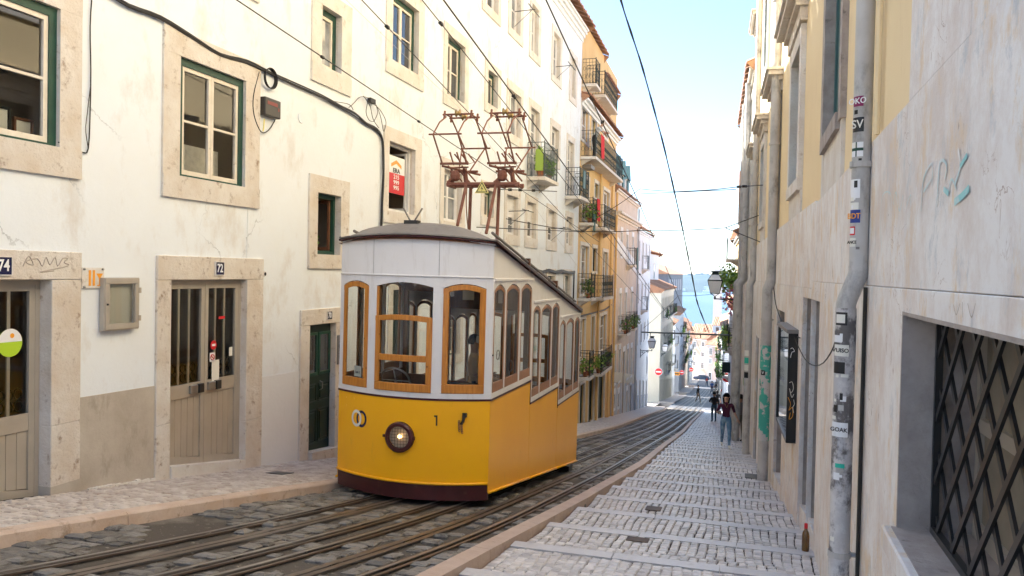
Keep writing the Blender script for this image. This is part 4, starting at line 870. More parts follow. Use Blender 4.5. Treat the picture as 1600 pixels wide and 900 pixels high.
# stickers on doors
s_, z = FL.hit(16, 536, -.14); st = MB(FL.T); st.tube([(s_, -.148, z), (s_, -.142, z)], .135, 28); o = st.build('sticker', M['lime']); tag(o, 'round lime green and white sticker on the left door glass', 'sticker')
mb = MB(FL.T); pts = [(s_+.128*cos(t), z+.01+.128*sin(t)) for t in [pi*k/16 for k in range(17)]]; pts = [(u, v_) for u, v_ in pts]; mb.prism(pts, lambda u, v_, d: (u, d, v_), -.1415, -.140); mb.build('white_half', M['white'], o)
mb = MB(FL.T); mb.tube([(s_+.02, -.1395, z+.07), (s_+.02, -.138, z+.07)], .024, 8); mb.build('orange_spot', M['orange'], o)
for (px, py, w_, h_, m_, lab, tx) in ((346, 496, .13, .035, 'red', 'small red strip sticker on the right leaf of door 72', None), (333, 539, 0, .062, 'red', 'round red sticker on the right leaf of door 72', 'x'), (331, 558, .10, .12, 'white', 'white no dogs sticker on the right leaf of door 72', 'o'), (336, 580, .15, .30, 'papers', 'white paper notice on the right leaf of door 72', None), (360, 549, .07, .12, 'papers', 'small pale notice at the right edge of door 72', None)):
    s_, z = FL.hit(px, py, -.08); mb = MB(FL.T)
    if w_: mb.box((s_-w_/2, -.077, z-h_/2), (s_+w_/2, -.073, z+h_/2))
    else: mb.tube([(s_, -.077, z), (s_, -.072, z)], h_, 20)
    o = mb.build('sticker', M[m_]); tag(o, lab, 'sticker')
    if tx == 'x': mb = MB(FL.T); mb.box((s_-.035, -.072, z-.015), (s_+.035, -.070, z+.015)); mb.build('white_bar', M['white'], o)
    if tx == 'o': mb = MB(FL.T); mb.tube([(s_+.035*cos(t), -.070, z+.035*sin(t)) for t in [j*pi/8 for j in range(16)]], .005, 4, closed=True); mb.tube([(s_-.025, -.070, z+.025), (s_+.025, -.070, z-.025)], .005, 4); mb.build('red_ring', M['red'], o)
# faint spray tag above door 74
mb = MB(FL.T); P = []; 
for k, (x, y) in enumerate([(36, 416), (45, 400), (52, 414), (40, 409), (58, 404), (66, 416), (72, 402), (78, 414), (86, 402), (90, 416), (98, 404), (106, 404), (100, 410), (108, 414), (96, 418), (62, 425), (84, 423)]): P.append(V((*(lambda h: (h[0], .037, h[1]))(FL.hit(x, y, .037)),)))
mb.tube(smoothpts(P, 3), .006, 4); mb.build('spray_tag', M['graf'], J74)
# balconies of the white house
zb = 2.96
gb = balcony(FL, wh, 23.72, 25.42, zb-.02, .55, 1.05, M['iron_l'], gap=.10)
bb = balcony(FL, wh, 29.05, 30.75, 2.86, .55, 1.05, M['iron'], gap=.10)
for k, (s_, r_, h_) in enumerate(((23.95, .2, .7), (24.25, .16, .45), (25.1, .2, .5))): potted(FL, s_, .35, zb, h_, ['tall bright green plant at the near end of the first balcony', 'low bushy plant second along the first balcony', 'trailing plant at the far end of the first balcony'][k], 'plants on the first balcony', 'leaf_l', seed=20+k, r=r_, n=170)
leafy('climbing_plant', M['leaf'], FL.T((24.6, .5, zb+.35)), (.12, .75, .3), 260, .06, None, 31, label='dry climbing plant woven through the first balcony railing', cat='plant')
mb = MB(FL.T); mb.box((23.62, .30, zb+.15), (23.68, .52, zb+.8)); tag(mb.build('green_sheet', M['leaf_l']), 'bright green plastic sheet hung at the near end of the first balcony', 'sheet')
mb = MB(FL.T); mb.box((29.5, .57, 3.2), (29.9, .60, 3.85)); tag(mb.build('hanging_cloth', M['teal']), 'blue green cloth hanging over the second balcony rail', 'cloth')
# iron clothes brackets under windows
for k, (s_, z) in enumerate(((21.9, 1.75), (27.0, 1.55), (22.1, 7.5), (27.2, 7.2))):
    mb = MB(FL.T); mb.tube([(s_-.5, .55, z), (s_+.7, .55, z)], .014, 5); mb.tube([(s_, 0, z-.02), (s_, .6, z)], .012, 5); mb.tube([(s_, 0, z-.45), (s_, .5, z-.02)], .008, 4)
    tag(mb.build('wire_bracket', M['iron']), ['iron bracket arm below the first roller shutter of the white house', 'iron bracket arm at the third roller shutter of the white house', 'iron bracket arm at the first top floor window of the white house', 'iron bracket arm at the third top floor window of the white house'][k], 'bracket')
# ---------------------------------------------------------------- the ochre house
FO = Facade((-6.65, 31.62), (-6.90, 42.0), 1)
oc = empty('ochre_house', (-6.75, 37, road_z(37)), label='ochre yellow house with iron balconies next to the long white house', cat='house')
OW = [  # px rect, style
 ((907, 383, 918, 462), 'w2', 1), ((926, 387, 932, 424), 'd0', 0), ((942, 393, 948, 464), 'w2', 1),
 ((929, 285, 935, 312), 'g1', 0), ((943, 296, 951, 360), 'w2', 1), ((911, 276, 919, 345), 'g2', 0),
 ((909, 160, 919, 226), 'w2', 1), ((925, 175, 931, 236), 'g2', 0), ((943, 199, 949, 218), 'w1', 0),
 ((906, 500, 913, 560), 'w2', 1), ((924, 495, 928, 548), 'd0', 0), ((937, 494, 946, 548), 'w2', 0),
 ((906, 603, 912, 662), 'dshut', 0), ((920, 591, 927, 655), 'dshut', 0), ((935, 582, 943, 652), 'dshut', 0)]
ow = []
for (r, st, l) in OW:
    a, b, c, d = FO.rect(*r); b = max(b, a+.75); b = min(b, 10.0)
    ow.append([a, b, c, d, st])
ow = [o for o in ow if o[1]-o[0] > .3]
wall('wall', FO, 0, FO.L, -10, 10.2, [(o[0], o[1], o[2], o[3]) for o in ow], M['ochre'], oc)
for a, b, c, d, st in ow: window(FO, oc, a, b, c, d, st, (.14, .14, .16, .12), M['stone_light'], .18, M['pane_b'] if st == 'w2' else M['pane'], detail=0)
mb = MB(FO.T); n = 8
for i in range(n):
    a = FO.L*i/n; b = FO.L*(i+1)/n; mb.add([(a, 0, -10), (b, 0, -10), (b, .03, -10), (a, .03, -10), (a, 0, road_z(a+31.6)+2.9), (b, 0, road_z(b+31.6)+2.9), (b, .03, road_z(b+31.6)+2.9), (a, .03, road_z(a+31.6)+2.9)], [(3, 2, 6, 7), (7, 6, 5, 4)])
holes = [o for o in ow if o[4] == 'dshut']
cornice(FO, oc, 0, FO.L, 6.75, M['plaster_cool'], ((.08, .12), (.16, .1), (.28, .1)))
tiled_roof(FO, oc, 0, FO.L*.99, 7.05, over=.42, run=1.2, pitch=.25, per=.22, name='lower_roof')
tiled_roof(FO, oc, 0, FO.L*.55, 10.1, over=.25, run=3.2, per=.22)
tiled_roof(FO, oc, FO.L*.56, FO.L, 9.3, over=.22, run=3.2, per=.22)
def obalc(x0, yt, x1, yb, h=1.0, dep=.55, m_=None, gap=.13, s_adj=0):
    a = FO.hit(x0, yb, dep); b = FO.hit(x1, yb, dep); z = b[1] if b[0] > a[0] else a[1]; s0, s1 = sorted((a[0], b[0])); s0 = max(.1, s0+s_adj); s1 = min(FO.L-.05, max(s1, s0+1.0))
    return balcony(FO, oc, s0, s1, z, dep, h, m_ or M['iron'], gap=gap), s0, s1, z
b1, s0, s1, zA = obalc(912, 185, 972, 282, 1.05, .6)
_, p0, p1, zB = obalc(912, 308, 931, 350, 1.0)
_, q0, q1, zC = obalc(944, 328, 961, 362, 1.0)
_, r0, r1, zD = obalc(909, 429, 926, 466, 1.0)
_, t0, t1, zE = obalc(942, 430, 957, 463, 1.0)
_, u0, u1, zF = obalc(910, 548, 925, 587, 1.0)
_, v0, v1, zG = obalc(939, 534, 955, 572, 1.0)
_, w0, w1, zH = obalc(915, 80, 933, 134, 1.0)
_, x0_, x1_, zI = obalc(944, 133, 964, 176, 1.0)
def cloth(F, s0, s1, d, z0, z1, mat_, label, cat='cloth', wav=.03):
    mb = MB(F.T); n = 8; vs = []
    for i in range(n+1):
        s_ = s0+(s1-s0)*i/n; vs += [(s_, d+wav*sin(i*2.1), z1), (s_+.02*sin(i), d+.02+wav*1.4*sin(i*2.1+.5), z0+.05*sin(i*1.3))]
    mb.add(vs, [(2*i, 2*i+2, 2*i+3, 2*i+1) for i in range(n)]); o = mb.build('cloth', mat_); tag(o, label, cat); return o
cloth(FO, s0+1.0, s0+1.9, .66, zA+.1, zA+1.07, M['redcloth'], 'red cloth hanging from the long balcony beside the leaning person')
cloth(FO, p0+.75, p0+1.5, .6, zB+.15, zB+1.05, M['redcloth'], 'red cloth hanging over the flower balcony of the ochre house')
cloth(FO, .15, .5, .58, zA-3.0, zA-2.3, M['teal'], 'teal towel hanging at the near edge of the ochre house')
mb = MB(FO.T); mb.box((p0+.35, .02, zB+2.25), (p0+1.25, .38, zB+2.40)); mb.build('awning_box', M['grey'], oc)
pl = 0
for (s_, z, d, bl, lab) in ((p0+.15, zB, .4, 'bloom', 'potted plant with pink flowers at the near end of the flower balcony'), (p0+.55, zB, .45, None, 'clay potted plant second along the flower balcony'), (p1-.1, zB, .4, None, 'green potted plant at the far end of the flower balcony'),
    (r0+.2, zD, .4, None, 'low dark plant on the balcony right of the first tall ochre window'), (u0+.2, zF, .35, 'bloom', 'flowering plant on the lowest near ochre balcony'), (u0+.7, zF, .4, None, 'leafy plant in the middle of the lowest near ochre balcony'), (v0+.2, zG, .4, None, 'bushy plant at the near end of the lowest far ochre balcony'), (v0+.6, zG, .45, None, 'bushy plant in the middle of the lowest far ochre balcony'), (v1-.1, zG, .4, None, 'trailing plant at the far end of the lowest far ochre balcony')):
    potted(FO, s_, d, z, .6, lab, 'plants on the ochre house balconies', 'leaf' if pl % 2 else 'leaf_l', bl, 50+pl, .26, 120); pl += 1
for k, (x, yt, yb) in enumerate(((939, 270, 640), (957, 285, 640))):
    s_, z = FO.hit(x, yt, .08); s_ = min(s_, FO.L-.15); mb = MB(FO.T); mb.tube([(s_, .0, z+.15), (s_, .09, z), (s_, .09, road_z(31.6+s_)+.1)], .055, 7); mb.build('drainpipe', M['ochre'], oc)
mb = MB(FO.T); mb.tube(smoothpts([V((*(lambda h: (h[0], .06, h[1]))(FO.hit(x, y, .06)),)) for x, y in ((905, 494), (915, 492), (930, 488), (945, 484), (955, 476))]), .035, 5); tag(mb.build('cable_bundle', M['cable']), 'sagging cable across the ochre house between two floors', 'cable bundle')
mb = MB(FO.T); mb.box((.3, .03, zF+.2), (.3, .03, zF+.2))

# ---------------------------------------------------------------- the peach and grey house
FP = Facade((-6.90, 42.02), (-7.16, 53.0), 1)
pe_ = empty('peach_house', (-7, 47, road_z(47)), label='patchy peach house with a blue grey base and green dormers', cat='house')
pw = []
for k, x in enumerate((963, 972, 981, 990, 998)):
    a = FP.hit(x-2.2, 360)[0]; b = a+.85
    if b > FP.L: continue
    pw += [(a, b, 1.0, 2.35, 'w2'), (a, b, -3.1, -1.1, 'w2')]
    pw.append((a, b, -.0+.0, .0, 'x'))
pw = [p for p in pw if p[4] != 'x']
pw += [(.9, 1.7, -6.0, -4.2, 'w2'), (2.8, 3.6, -6.1, -4.3, 'd2'), (4.7, 5.7, -8.8, -4.6, 'b0'), (6.6, 7.4, -6.4, -4.6, 'w2'), (8.6, 9.4, -6.5, -4.7, 'w2'), (6.7, 7.5, -8.6, -7.2, 'w2'), (8.6, 9.5, -9.4, -7.1, 'd0'), (.9, 1.6, -7.4, -6.6, 'd0'), (2.8, 3.5, -7.6, -6.8, 'd0')]
wall('wall', FP, 0, FP.L, -12, 4.4, [p[:4] for p in pw], M['peach'], pe_)
for a, b, c, d, st in pw: window(FP, pe_, a, b, c, d, st, (.12, .12, .3, .12), M['plaster_cool'], .15, M['pane'], detail=0)
def band(F, y0, s0, s1, za, zb, d, mat_, name, parent, holes=()):
    """a plaster band that follows the slope of the street"""
    mb = MB(F.T); n = max(2, int((s1-s0)/.5))
    for i in range(n):
        a = s0+(s1-s0)*i/n; b = s0+(s1-s0)*(i+1)/n
        if any(h[0] < (a+b)/2 < h[1] for h in holes): continue
        ga, gb = road_z(y0+a), road_z(y0+b); mb.add([(a, d, ga+za), (b, d, gb+za), (b, d, gb+zb), (a, d, ga+zb), (a, 0, ga+zb), (b, 0, gb+zb)], [(0, 1, 2, 3), (3, 2, 5, 4)])
    return mb.build(name, mat_, parent)
gh = [(p[0]-.13, p[1]+.13) for p in pw if p[2] < -6.55]
band(FP, 42, 0, FP.L, -.4, 1.9, .012, M['bluegrey'], 'base_render', pe_, gh)
band(FP, 42, 0, FP.L, 1.95, 2.5, .03, M['cream'], 'string_band', pe_, gh[:1])
cornice(FP, pe_, 0, FP.L, 3.0, M['stone_light'], ((.06, .12), (.2, .1), (.38, .12)), 'string_cornice')
band(FP, 42, 0, FP.L, 12.2-3.0, 12.2-2.3, .02, M['plaster_cool'], 'patched_render', pe_)
cornice(FP, pe_, 0, FP.L, 4.35, M['stone_light'], ((.1, .1), (.2, .08)))
tiled_roof(FP, pe_, 0, FP.L, 4.5, over=.25, run=3, per=.24, pitch=.5)
for k in range(4):
    s_ = 1.2+k*2.2; dr = empty('dormer', FP.T((s_, -.6, 4.6)), pe_); mb = MB(FP.T); mb.box((s_-.5, -2.4, 4.7), (s_+.5, -.35, 5.9)); mb.build('dormer_wall', M['plaster_cool'], dr)
    mb = MB(FP.T); mb.add([(s_-.65, -.2, 5.85), (s_+.65, -.2, 5.85), (s_, -.2, 6.75), (s_-.65, -2.6, 5.85), (s_+.65, -2.6, 5.85), (s_, -2.6, 6.75)], [(0, 1, 2), (0, 2, 5, 3), (1, 4, 5, 2), (3, 5, 4)]); mb.build('dormer_gable', M['teal'], dr)
    mb = MB(FP.T); mb.box((s_-.42, -.33, 4.85), (s_-.02, -.28, 5.8)); mb.box((s_+.02, -.33, 4.85), (s_+.42, -.28, 5.8)); mb.build('dormer_shutter', M['green'], dr)
for (s_, w_, z, lab) in ((2.2, 1.5, -3.35, 0), (5.9, 1.5, -3.3, 0), (5.2, 1.2, .55, 1)):
    balcony(FP, pe_, s_, s_+w_, z, .5, 1.0, M['iron'], gap=.16, scroll=False)
for k, (s_, z, bl) in enumerate(((2.4, -3.35, 'bloom'), (3.3, -3.35, 'bloom'), (6.1, -3.3, None), (6.9, -3.3, None), (7.3, -3.3, 'bloom'))): potted(FP, s_, .4, z, .65, ['first flowering plant on the near balcony of the peach house', 'second flowering plant on the near balcony of the peach house', 'green plant at the near end of the far peach house balcony', 'green plant in the middle of the far peach house balcony', 'flowering plant at the far end of the far peach house balcony'][k], 'plants on the peach house balconies', 'leaf', bl, 80+k, .32, 110)
cloth(FP, 5.9, 6.5, .56, .3, 1.6, M['teal'], 'green cloth over the small upper balcony of the peach house')
mb = MB(FP.T); mb.tube([(FP.L-.15, .1, 4.3), (FP.L-.15, .1, -9)], .06, 7); mb.build('drainpipe', M['bluegrey'], pe_)
mb = MB(FP.T); mb.tube([(.1, .1, 4.3), (.1, .1, -8)], .06, 7); mb.build('drainpipe', M['ochre'], pe_)

# ---------------------------------------------------------------- simpler houses further down, both sides
def house(name, p0, p1, side, ztop, mat_, label, seed=1, floors=3, wcol='w2', gap=2.4, ww=.9, base=None, balc=.5, sur=(.12, .12, .14, .12), roof=True, back=8, eave=.35, fh=2.9, cat='house', plants=0, smat='plaster_cool', iron='iron'):
    rr = random.Random(seed); F = Facade(p0, p1, side); y0 = p0[1]; L = F.L
    h = empty(name, F.T((L/2, 0, road_z((p0[1]+p1[1])/2))), label=label, cat=cat); wins = []
    n = max(1, int(L/gap)); zb = road_z(p1[1])
    for i in range(n):
        c = L*(i+.5)/n; g = road_z(y0+c)
        z = ztop-.75
        for f in range(floors):
            z1 = z-f*fh; z0 = z1-(1.9 if rr.random() < balc else 1.35)
            if z0 < g+2.5: break
            wins.append((c-ww/2, c+ww/2, z0, z1, wcol, z1-z0 > 1.6))
        wins.append((c-ww/2, c+ww/2, g-.1-.12*ww, g+2.15, 'dshut' if rr.random() < .6 else 'b0', False))
    wall('wall', F, 0, L, zb-1, ztop, [w_[:4] for w_ in wins], mat_, h, back=back, depth=.2)
    for a, b, c, d, st, isb in wins:
        window(F, h, a, b, c, d, st, sur, M[smat], .17, M['pane'] if rr.random() < .8 else M['pane_b'], detail=0)
        if isb and rr.random() < .85:
            balcony(F, h, a-.12, b+.12, c, .4, .95, M[iron], gap=.2, scroll=False)
            if plants and rr.random() < plants: leafy('balcony_plants', M['leaf'] if rr.random() < .6 else M['leaf_l'], F.T(((a+b)/2, .42, c+.35)), (.2, .5, .5), 110, .13, None, seed*10+len(ORG) % 97, droop=.3, label='leafy plants spilling over a balcony of the '+name.replace('_', ' '), cat='plant', group='plants on the balconies of the '+name.replace('_', ' '))
    if base: band(F, y0, 0, L, -.3, 1.1, .02, M[base], 'base_render', h, [(w_[0]-.1, w_[1]+.1) for w_ in wins if w_[2] < road_z(y0+w_[0])+1.2])
    cornice(F, h, 0, L, ztop-.25, M[smat], ((.08, .12), (.18, .11)))
    if roof: tiled_roof(F, h, -.1, L+.1, ztop, over=eave, run=back/2, per=.28, pitch=.4)
    return h, F
house('narrow_white_house', (-7.16, 53.05), (-7.55, 64.0), 1, 3.0, M['plaster_cool'], 'narrow pale house at the end of the first block on the left', 3, 4, gap=2.7, balc=.2, base='bluegrey')
# second block on the left, beyond the first side street
hB, FB = house('cream_house', (-7.78, 75.0), (-8.15, 92.0), 1, -1.5, M['cream'], 'cream house with tall windows behind the first no entry sign', 5, 3, gap=1.75, ww=.8, wcol='gshut', balc=.9, plants=.3, smat='cream')
hb2 = empty('tall_white_house', (-12, 74, road_z(74)), label='tall white house with a tiled roof set back above the cream house', cat='house')
mb = MB(); mb.box((-15.5, 75.3, -13), (-9.6, 89, 2.1)); mb.build('wall', M['plaster_cool'], hb2)
FX = Facade((-9.6, 75.3), (-9.6, 89), 1); FY = Facade((-15.5, 75.3), (-9.6, 75.3), 1)
tiled_roof(FX, hb2, -.3, 14, 2.1, over=.5, run=3.5, per=.4, pitch=.35)
for s_, z in ((1.5, -.1), (5, -.1), (9, -.1), (1.5, -3)):
    surround(FX, s_, s_+.9, z-.3, z+1.2, .12, .12, .12, .12, M['stone_light'], hb2); mb = MB(FX.T); mb.box((s_, .0, z-.3), (s_+.9, .02, z+1.2)); mb.build('pane', M['pane'], hb2)
for s_, z in ((2.5, -.2), (4.6, -.2), (4.6, -3.4)):
    mb = MB(FY.T); mb.box((s_, -.02, z-.3), (s_+.9, .03, z+1.2)); mb.build('window', M['pane'], hb2)
house('pale_lower_house', (-8.15, 92.1), (-8.35, 98.0), 1, -5.6, M['plaster_cool'], 'pale house closing the second block on the left', 6, 2, gap=2.2, balc=.6, plants=.5)
gy = empty('grey_attic_house', (-12, 110, -14), label='blue grey clad attic block above the left roofs near the river', cat='house')
mb = MB(); mb.box((-17, 104, -18), (-10.0, 128, .1)); mb.build('wall', M['slate'], gy); mb = MB()
for k in range(6): mb.box((-9.99, 105.5+k*3.4, -2.2), (-9.93, 107.0+k*3.4, -.6))
mb.build('window', M['bluegrey'], gy)
mb = MB(); mb.add([(-17.3, 103.7, .1), (-9.7, 103.7, .1), (-13.5, 103.7, 1.7), (-17.3, 128.3, .1), (-9.7, 128.3, .1), (-13.5, 128.3, 1.7)], [(0, 1, 2), (0, 2, 5, 3), (1, 4, 5, 2), (3, 5, 4)]); mb.build('roof', M['tile'], gy)
house('white_corner_house', (-8.7, 108.5), (-9.2, 121), 1, -5.2, M['plaster_cool'], 'white house with green balconies in the third block', 8, 3, gap=2.2, balc=.8, plants=.6)
house('faded_pink_house', (-9.2, 121.1), (-9.85, 137), 1, -7.6, M['pink'], 'faded pink house in the third block on the left', 9, 3, gap=2.4, balc=.7, plants=.6)
house('cream_far_house', (-10.4, 149), (-11.5, 170), 1, -10.0, M['cream'], 'cream house low in the fourth block on the left', 10, 3, gap=2.8, balc=.6, plants=.5)
house('pale_far_house', (-11.5, 170.1), (-13.0, 203), 1, -14.5, M['plaster'], 'pale house at the bottom of the left row', 11, 3, gap=3, balc=.5)
# closing the view at the foot of the street
house('orange_house', (-30, 247), (-11.2, 236), 1, -18.5, M['peach'], 'pale orange house closing the foot of the street', 12, 3, gap=2.6, balc=.2)
house('rose_house', (-11.0, 230), (-4.0, 226), 1, -19.5, M['pink'], 'rose pink house with small windows at the foot of the street', 13, 4, gap=2.2, balc=.3)
mb = MB(); FBK = None
rr = random.Random(21)
cols = ['plaster', 'cream', 'pink', 'plaster_cool', 'peach', 'ochre']
for k in range(26):
    X = -34+rr.uniform(0, 52); Yb = 255+rr.uniform(0, 120); W = rr.uniform(8, 15); D = rr.uniform(8, 12); zt = -19.5-.07*(Yb-255)+rr.uniform(-3, 2.5); zt = min(zt, -17); ang = rr.uniform(-.35, .35)
    if k == 3: X, Yb, zt, W = -3.0, 262, -15.5, 14
    e = empty('town_house', (X, Yb, zt-12), label='small '+['white', 'cream', 'pink', 'grey white', 'peach', 'ochre'][k % 6]+' house with tiled roof among the lower town roofs', cat='house', group='small houses of the lower town')
    R_ = Matrix.Rotation(ang, 3, 'Z'); o_ = V((X, Yb, 0)); T = lambda p, R_=R_, o_=o_: o_+R_ @ V(p)
    mb = MB(T); mb.box((-W/2, -D/2, zt-14), (W/2, D/2, zt)); mb.build('wall', M[cols[k % 6]], e)
    mb = MB(T); nn = int(W/.5); 
    for i in range(nn):
        a = -W/2-.3+(W+.6)*i/nn; b = a+(W+.6)/nn; mb.add([(a, -D/2-.4, zt-.1), (b, -D/2-.4, zt-.1), (b, 0, zt+2.3), (a, 0, zt+2.3), ((a+b)/2, -D/2-.4, zt+.1), ((a+b)/2, 0, zt+2.5)], [(0, 4, 5, 3), (4, 1, 2, 5)])
    mb.add([(-W/2-.3, 0, zt+2.35), (W/2+.3, 0, zt+2.35), (W/2+.3, D/2+.4, zt-.1), (-W/2-.3, D/2+.4, zt-.1)], [(0, 1, 2, 3)]); mb.add([(-W/2, -D/2, zt), (-W/2, D/2, zt), (-W/2, 0, zt+2.25), (W/2, -D/2, zt), (W/2, D/2, zt), (W/2, 0, zt+2.25)], [(0, 2, 1), (3, 4, 5)]); mb.build('roof', M['tile'], e)
    for i in range(int(W/2.3)):
        for f in range(3):
            a = -W/2+1+i*2.3; z = zt-1.9-f*3; mb = MB(T); mb.box((a, -D/2-.03, z), (a+.95, -D/2+.02, z+1.3)); mb.build('window', M['pane'], e)
hall = empty('river_hall', (-6, 420, -52), label='long blue grey arched roof hall by the river', cat='hall')
mb = MB(); pts = [(-14+28*i/12, -34+9*sin(pi*i/12)) for i in range(13)]; mb.prism([(-14, -52)]+pts+[(14, -52)], lambda u, v_, d: (u+-2, 400+d, v_), 0, 50); mb.build('roof', M['slate'], hall)
# the pale mast by the water
mb = MB(); P = hit_y(1120, 512, 300.); mb.box((P.x-1.5, 300, -45), (P.x+1.5, 303, P.z+22)); tag(mb.build('mast', M['white_cl']), 'tall pale mast standing by the river', 'mast')

# ---------------------------------------------------------------- right side
FR = Facade((.72, 0), (.72, 9.5), -1)           # s equals Y here
yh = empty('yellow_house', (.8, 6, road_z(6)), label='pale yellow house with weathered marble slabs at the right edge', cat='house')
GR = (1.5, 3.98, -1.13, -.15, .32)
D1 = (8.38, 9.48, -3.2, -.24, .30)
WR1 = (7.12, 8.62, 1.38, 4.2, .14)
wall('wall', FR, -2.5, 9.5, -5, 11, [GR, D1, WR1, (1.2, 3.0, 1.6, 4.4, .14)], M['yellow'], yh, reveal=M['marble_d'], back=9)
# marble slabs: two courses, proud of the plaster
def slabs(F, s0, s1, z0, z1, cuts, holes, parent, d=.035, mat_='marble'):
    cs = [s0]+[c for c in cuts if s0 < c < s1]+[s1]
    for a, b in zip(cs, cs[1:]):
        segs = [(a, b, z0, z1)]
        for h in holes:
            new = []
            for (p, q, u, v_) in segs:
                if h[0] >= q-.01 or h[1] <= p+.01 or h[2] >= v_-.01 or h[3] <= u+.01: new.append((p, q, u, v_)); continue
                if p < h[0]: new.append((p, h[0], u, v_))
                if q > h[1]: new.append((h[1], q, u, v_))
                pp, qq = max(p, h[0]), min(q, h[1])
                if v_ > h[3]: new.append((pp, qq, h[3], v_))
                if u < h[2]: new.append((pp, qq, u, h[2]))
            segs = new
        for (p, q, u, v_) in segs:
            mb = MB(F.T); dd = d+rnd.uniform(-.002, .002); mb.box((p+.0015, -.01, u+.0015), (q-.0015, dd, v_-.0015)); bevel(mb.build('marble_slab', M[mat_], parent), .003)
slabs(FR, -2.5, 9.5, -5, -.04, [-4, -1.5, .9, 5.35, 7.0], [GR[:4], D1[:4]], yh, .045)
slabs(FR, -2.5, 9.5, -.04, .82, [-3, -.5, 1.9, 4.07, 5.5, 6.98], [], yh, .035)
slabs(FR, -2.5, 4.07, .82, 11, [-3, .4], [(1.2, 3.0, 1.6, 4.4)], yh, .03)
slabs(FR, 6.98, 8.82, .82, 4.3, [], [WR1[:4]], yh, .032, 'stone_light')
# grated window
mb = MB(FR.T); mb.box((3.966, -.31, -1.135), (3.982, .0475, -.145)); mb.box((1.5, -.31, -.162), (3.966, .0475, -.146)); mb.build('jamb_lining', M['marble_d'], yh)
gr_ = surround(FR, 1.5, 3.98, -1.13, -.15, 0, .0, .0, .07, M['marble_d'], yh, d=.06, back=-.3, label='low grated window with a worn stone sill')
mb = MB(FR.T); mb.box((1.3, .03, -1.235), (4.02, .105, -1.135)); bevel(mb.build('sill', M['marble'], gr_), .008)
mb = MB(FR.T); mb.box((1.4, .0, -1.30), (4.06, .065, -1.236)); bevel(mb.build('sill', M['marble_d'], gr_), .006)
mb = MB(FR.T); mb.ring((1.5, -.115, -1.13), (3.95, -.085, -.165), .02, .025, .022, .03); mb.build('grille_frame', M['black_s'], gr_)
Sx, Sz = .40, .345; k0 = 0
for k in range(-5, 16):
    for sg_ in (1, -1):
        # bar from bottom to top of the grille, clipped to the frame
        a = 3.93-.06-k*.262; pts = []
        z0_, z1_ = -1.12, -.175; slope = .93*sg_
        p, q = a, a-slope*(z1_-z0_)*1.0
        za, zc = z0_, z1_
        def clip(p, za, q, zc):
            lo, hi = 1.52, 3.93; out = []
            for (s_, z, s2, z2) in ((p, za, q, zc), (q, zc, p, za)):
                if s_ > hi: t = (s_-hi)/(s_-s2) if s_ != s2 else 2; s_, z = hi, z+(z2-z)*t
                if s_ < lo: t = (lo-s_)/(s2-s_) if s_ != s2 else 2; s_, z = lo, z+(z2-z)*t
                out.append((s_, z))
            return out
        (p, za), (q, zc) = clip(p, za, q, zc)
        if not (z0_-.01 <= za <= z1_+.01 and z0_-.01 <= zc <= z1_+.01) or abs(za-zc) < .02: continue
        dd = -.098 if sg_ > 0 else -.110
        mb = MB(FR.T); u = V((q-p, 0, zc-za)).normalized(); n_ = V((-u.z, 0, u.x))*.0145
        vs = [V((p, dd-.005, za))-n_, V((p, dd-.005, za))+n_, V((q, dd-.005, zc))+n_, V((q, dd-.005, zc))-n_]; vs += [v_+V((0, .012, 0)) for v_ in vs]
        mb.add(vs, [(0, 1, 2, 3), (7, 6, 5, 4), (0, 4, 5, 1), (1, 5, 6, 2), (2, 6, 7, 3), (3, 7, 4, 0)]); mb.build('grille_bar', M['black_s'], gr_)
mb = MB(FR.T); mb.ring((1.5, -.31, -1.13), (3.98, -.26, -.15), .06, .06, .06, .07); mb.box((2.7, -.31, -1.06), (2.78, -.255, -.21)); mb.box((1.56, -.30, -.66), (3.92, -.262, -.60)); mb.build('frame', M['alu'], gr_)
mb = MB(FR.T); mb.quad((1.55, -.285, -1.08), (3.93, -.285, -1.08), (3.93, -.285, -.2), (1.55, -.285, -.2)); mb.build('pane', PM('frosted_amber_pane', (.30, .26, .20), rough=.6, alt=(.17, .145, .11), ascale=3, spec=.3), gr_)
# upper window with shutter
wr = empty('window', FR.T((7.9, 0, 1.38)), yh)
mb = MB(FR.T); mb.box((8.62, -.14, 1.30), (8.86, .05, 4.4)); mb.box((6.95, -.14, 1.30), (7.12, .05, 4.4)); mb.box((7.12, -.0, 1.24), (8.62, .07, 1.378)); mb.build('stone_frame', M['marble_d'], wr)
mb = MB(FR.T); mb.box((7.12, -.12, 1.38), (7.86, -.07, 4.2)); mb.box((7.88, -.12, 1.38), (8.62, -.07, 4.2)); mb.ring((7.12, -.07, 1.38), (7.86, -.05, 4.2), .08, .08, .1, .1); mb.ring((7.88, -.07, 1.38), (8.62, -.05, 4.2), .08, .08, .1, .1); mb.build('shutter', M['teal'], wr)
# door with steps behind the pipe
dr1 = empty('door', FR.T((8.9, -.25, -2.7)), yh, label='dark panelled door with pale scrap of paper at the foot')
for p, q in ((8.40, 8.92), (8.94, 9.46)):
    mb = MB(FR.T); mb.box((p, -.28, -3.0), (q, -.22, -.26)); mb.build('door_leaf', M['dgreen'], dr1)
    for z0, z1 in ((-2.75, -2.05), (-1.95, -1.55), (-1.45, -.45)):
        mb = MB(FR.T); mb.ring((p+.08, -.22, z0), (q-.08, -.195, z1), .03, .03, .03, .03); mb.box((p+.16, -.22, z0+.08), (q-.16, -.20, z1-.08)); bevel(mb.build('panel', M['dgreen'], dr1), .006)
sloped_slab(FR, 8.3, 9.6, -2.62, -2.70, -.3, .02, .25, 'door_step', M['marble'], yh)

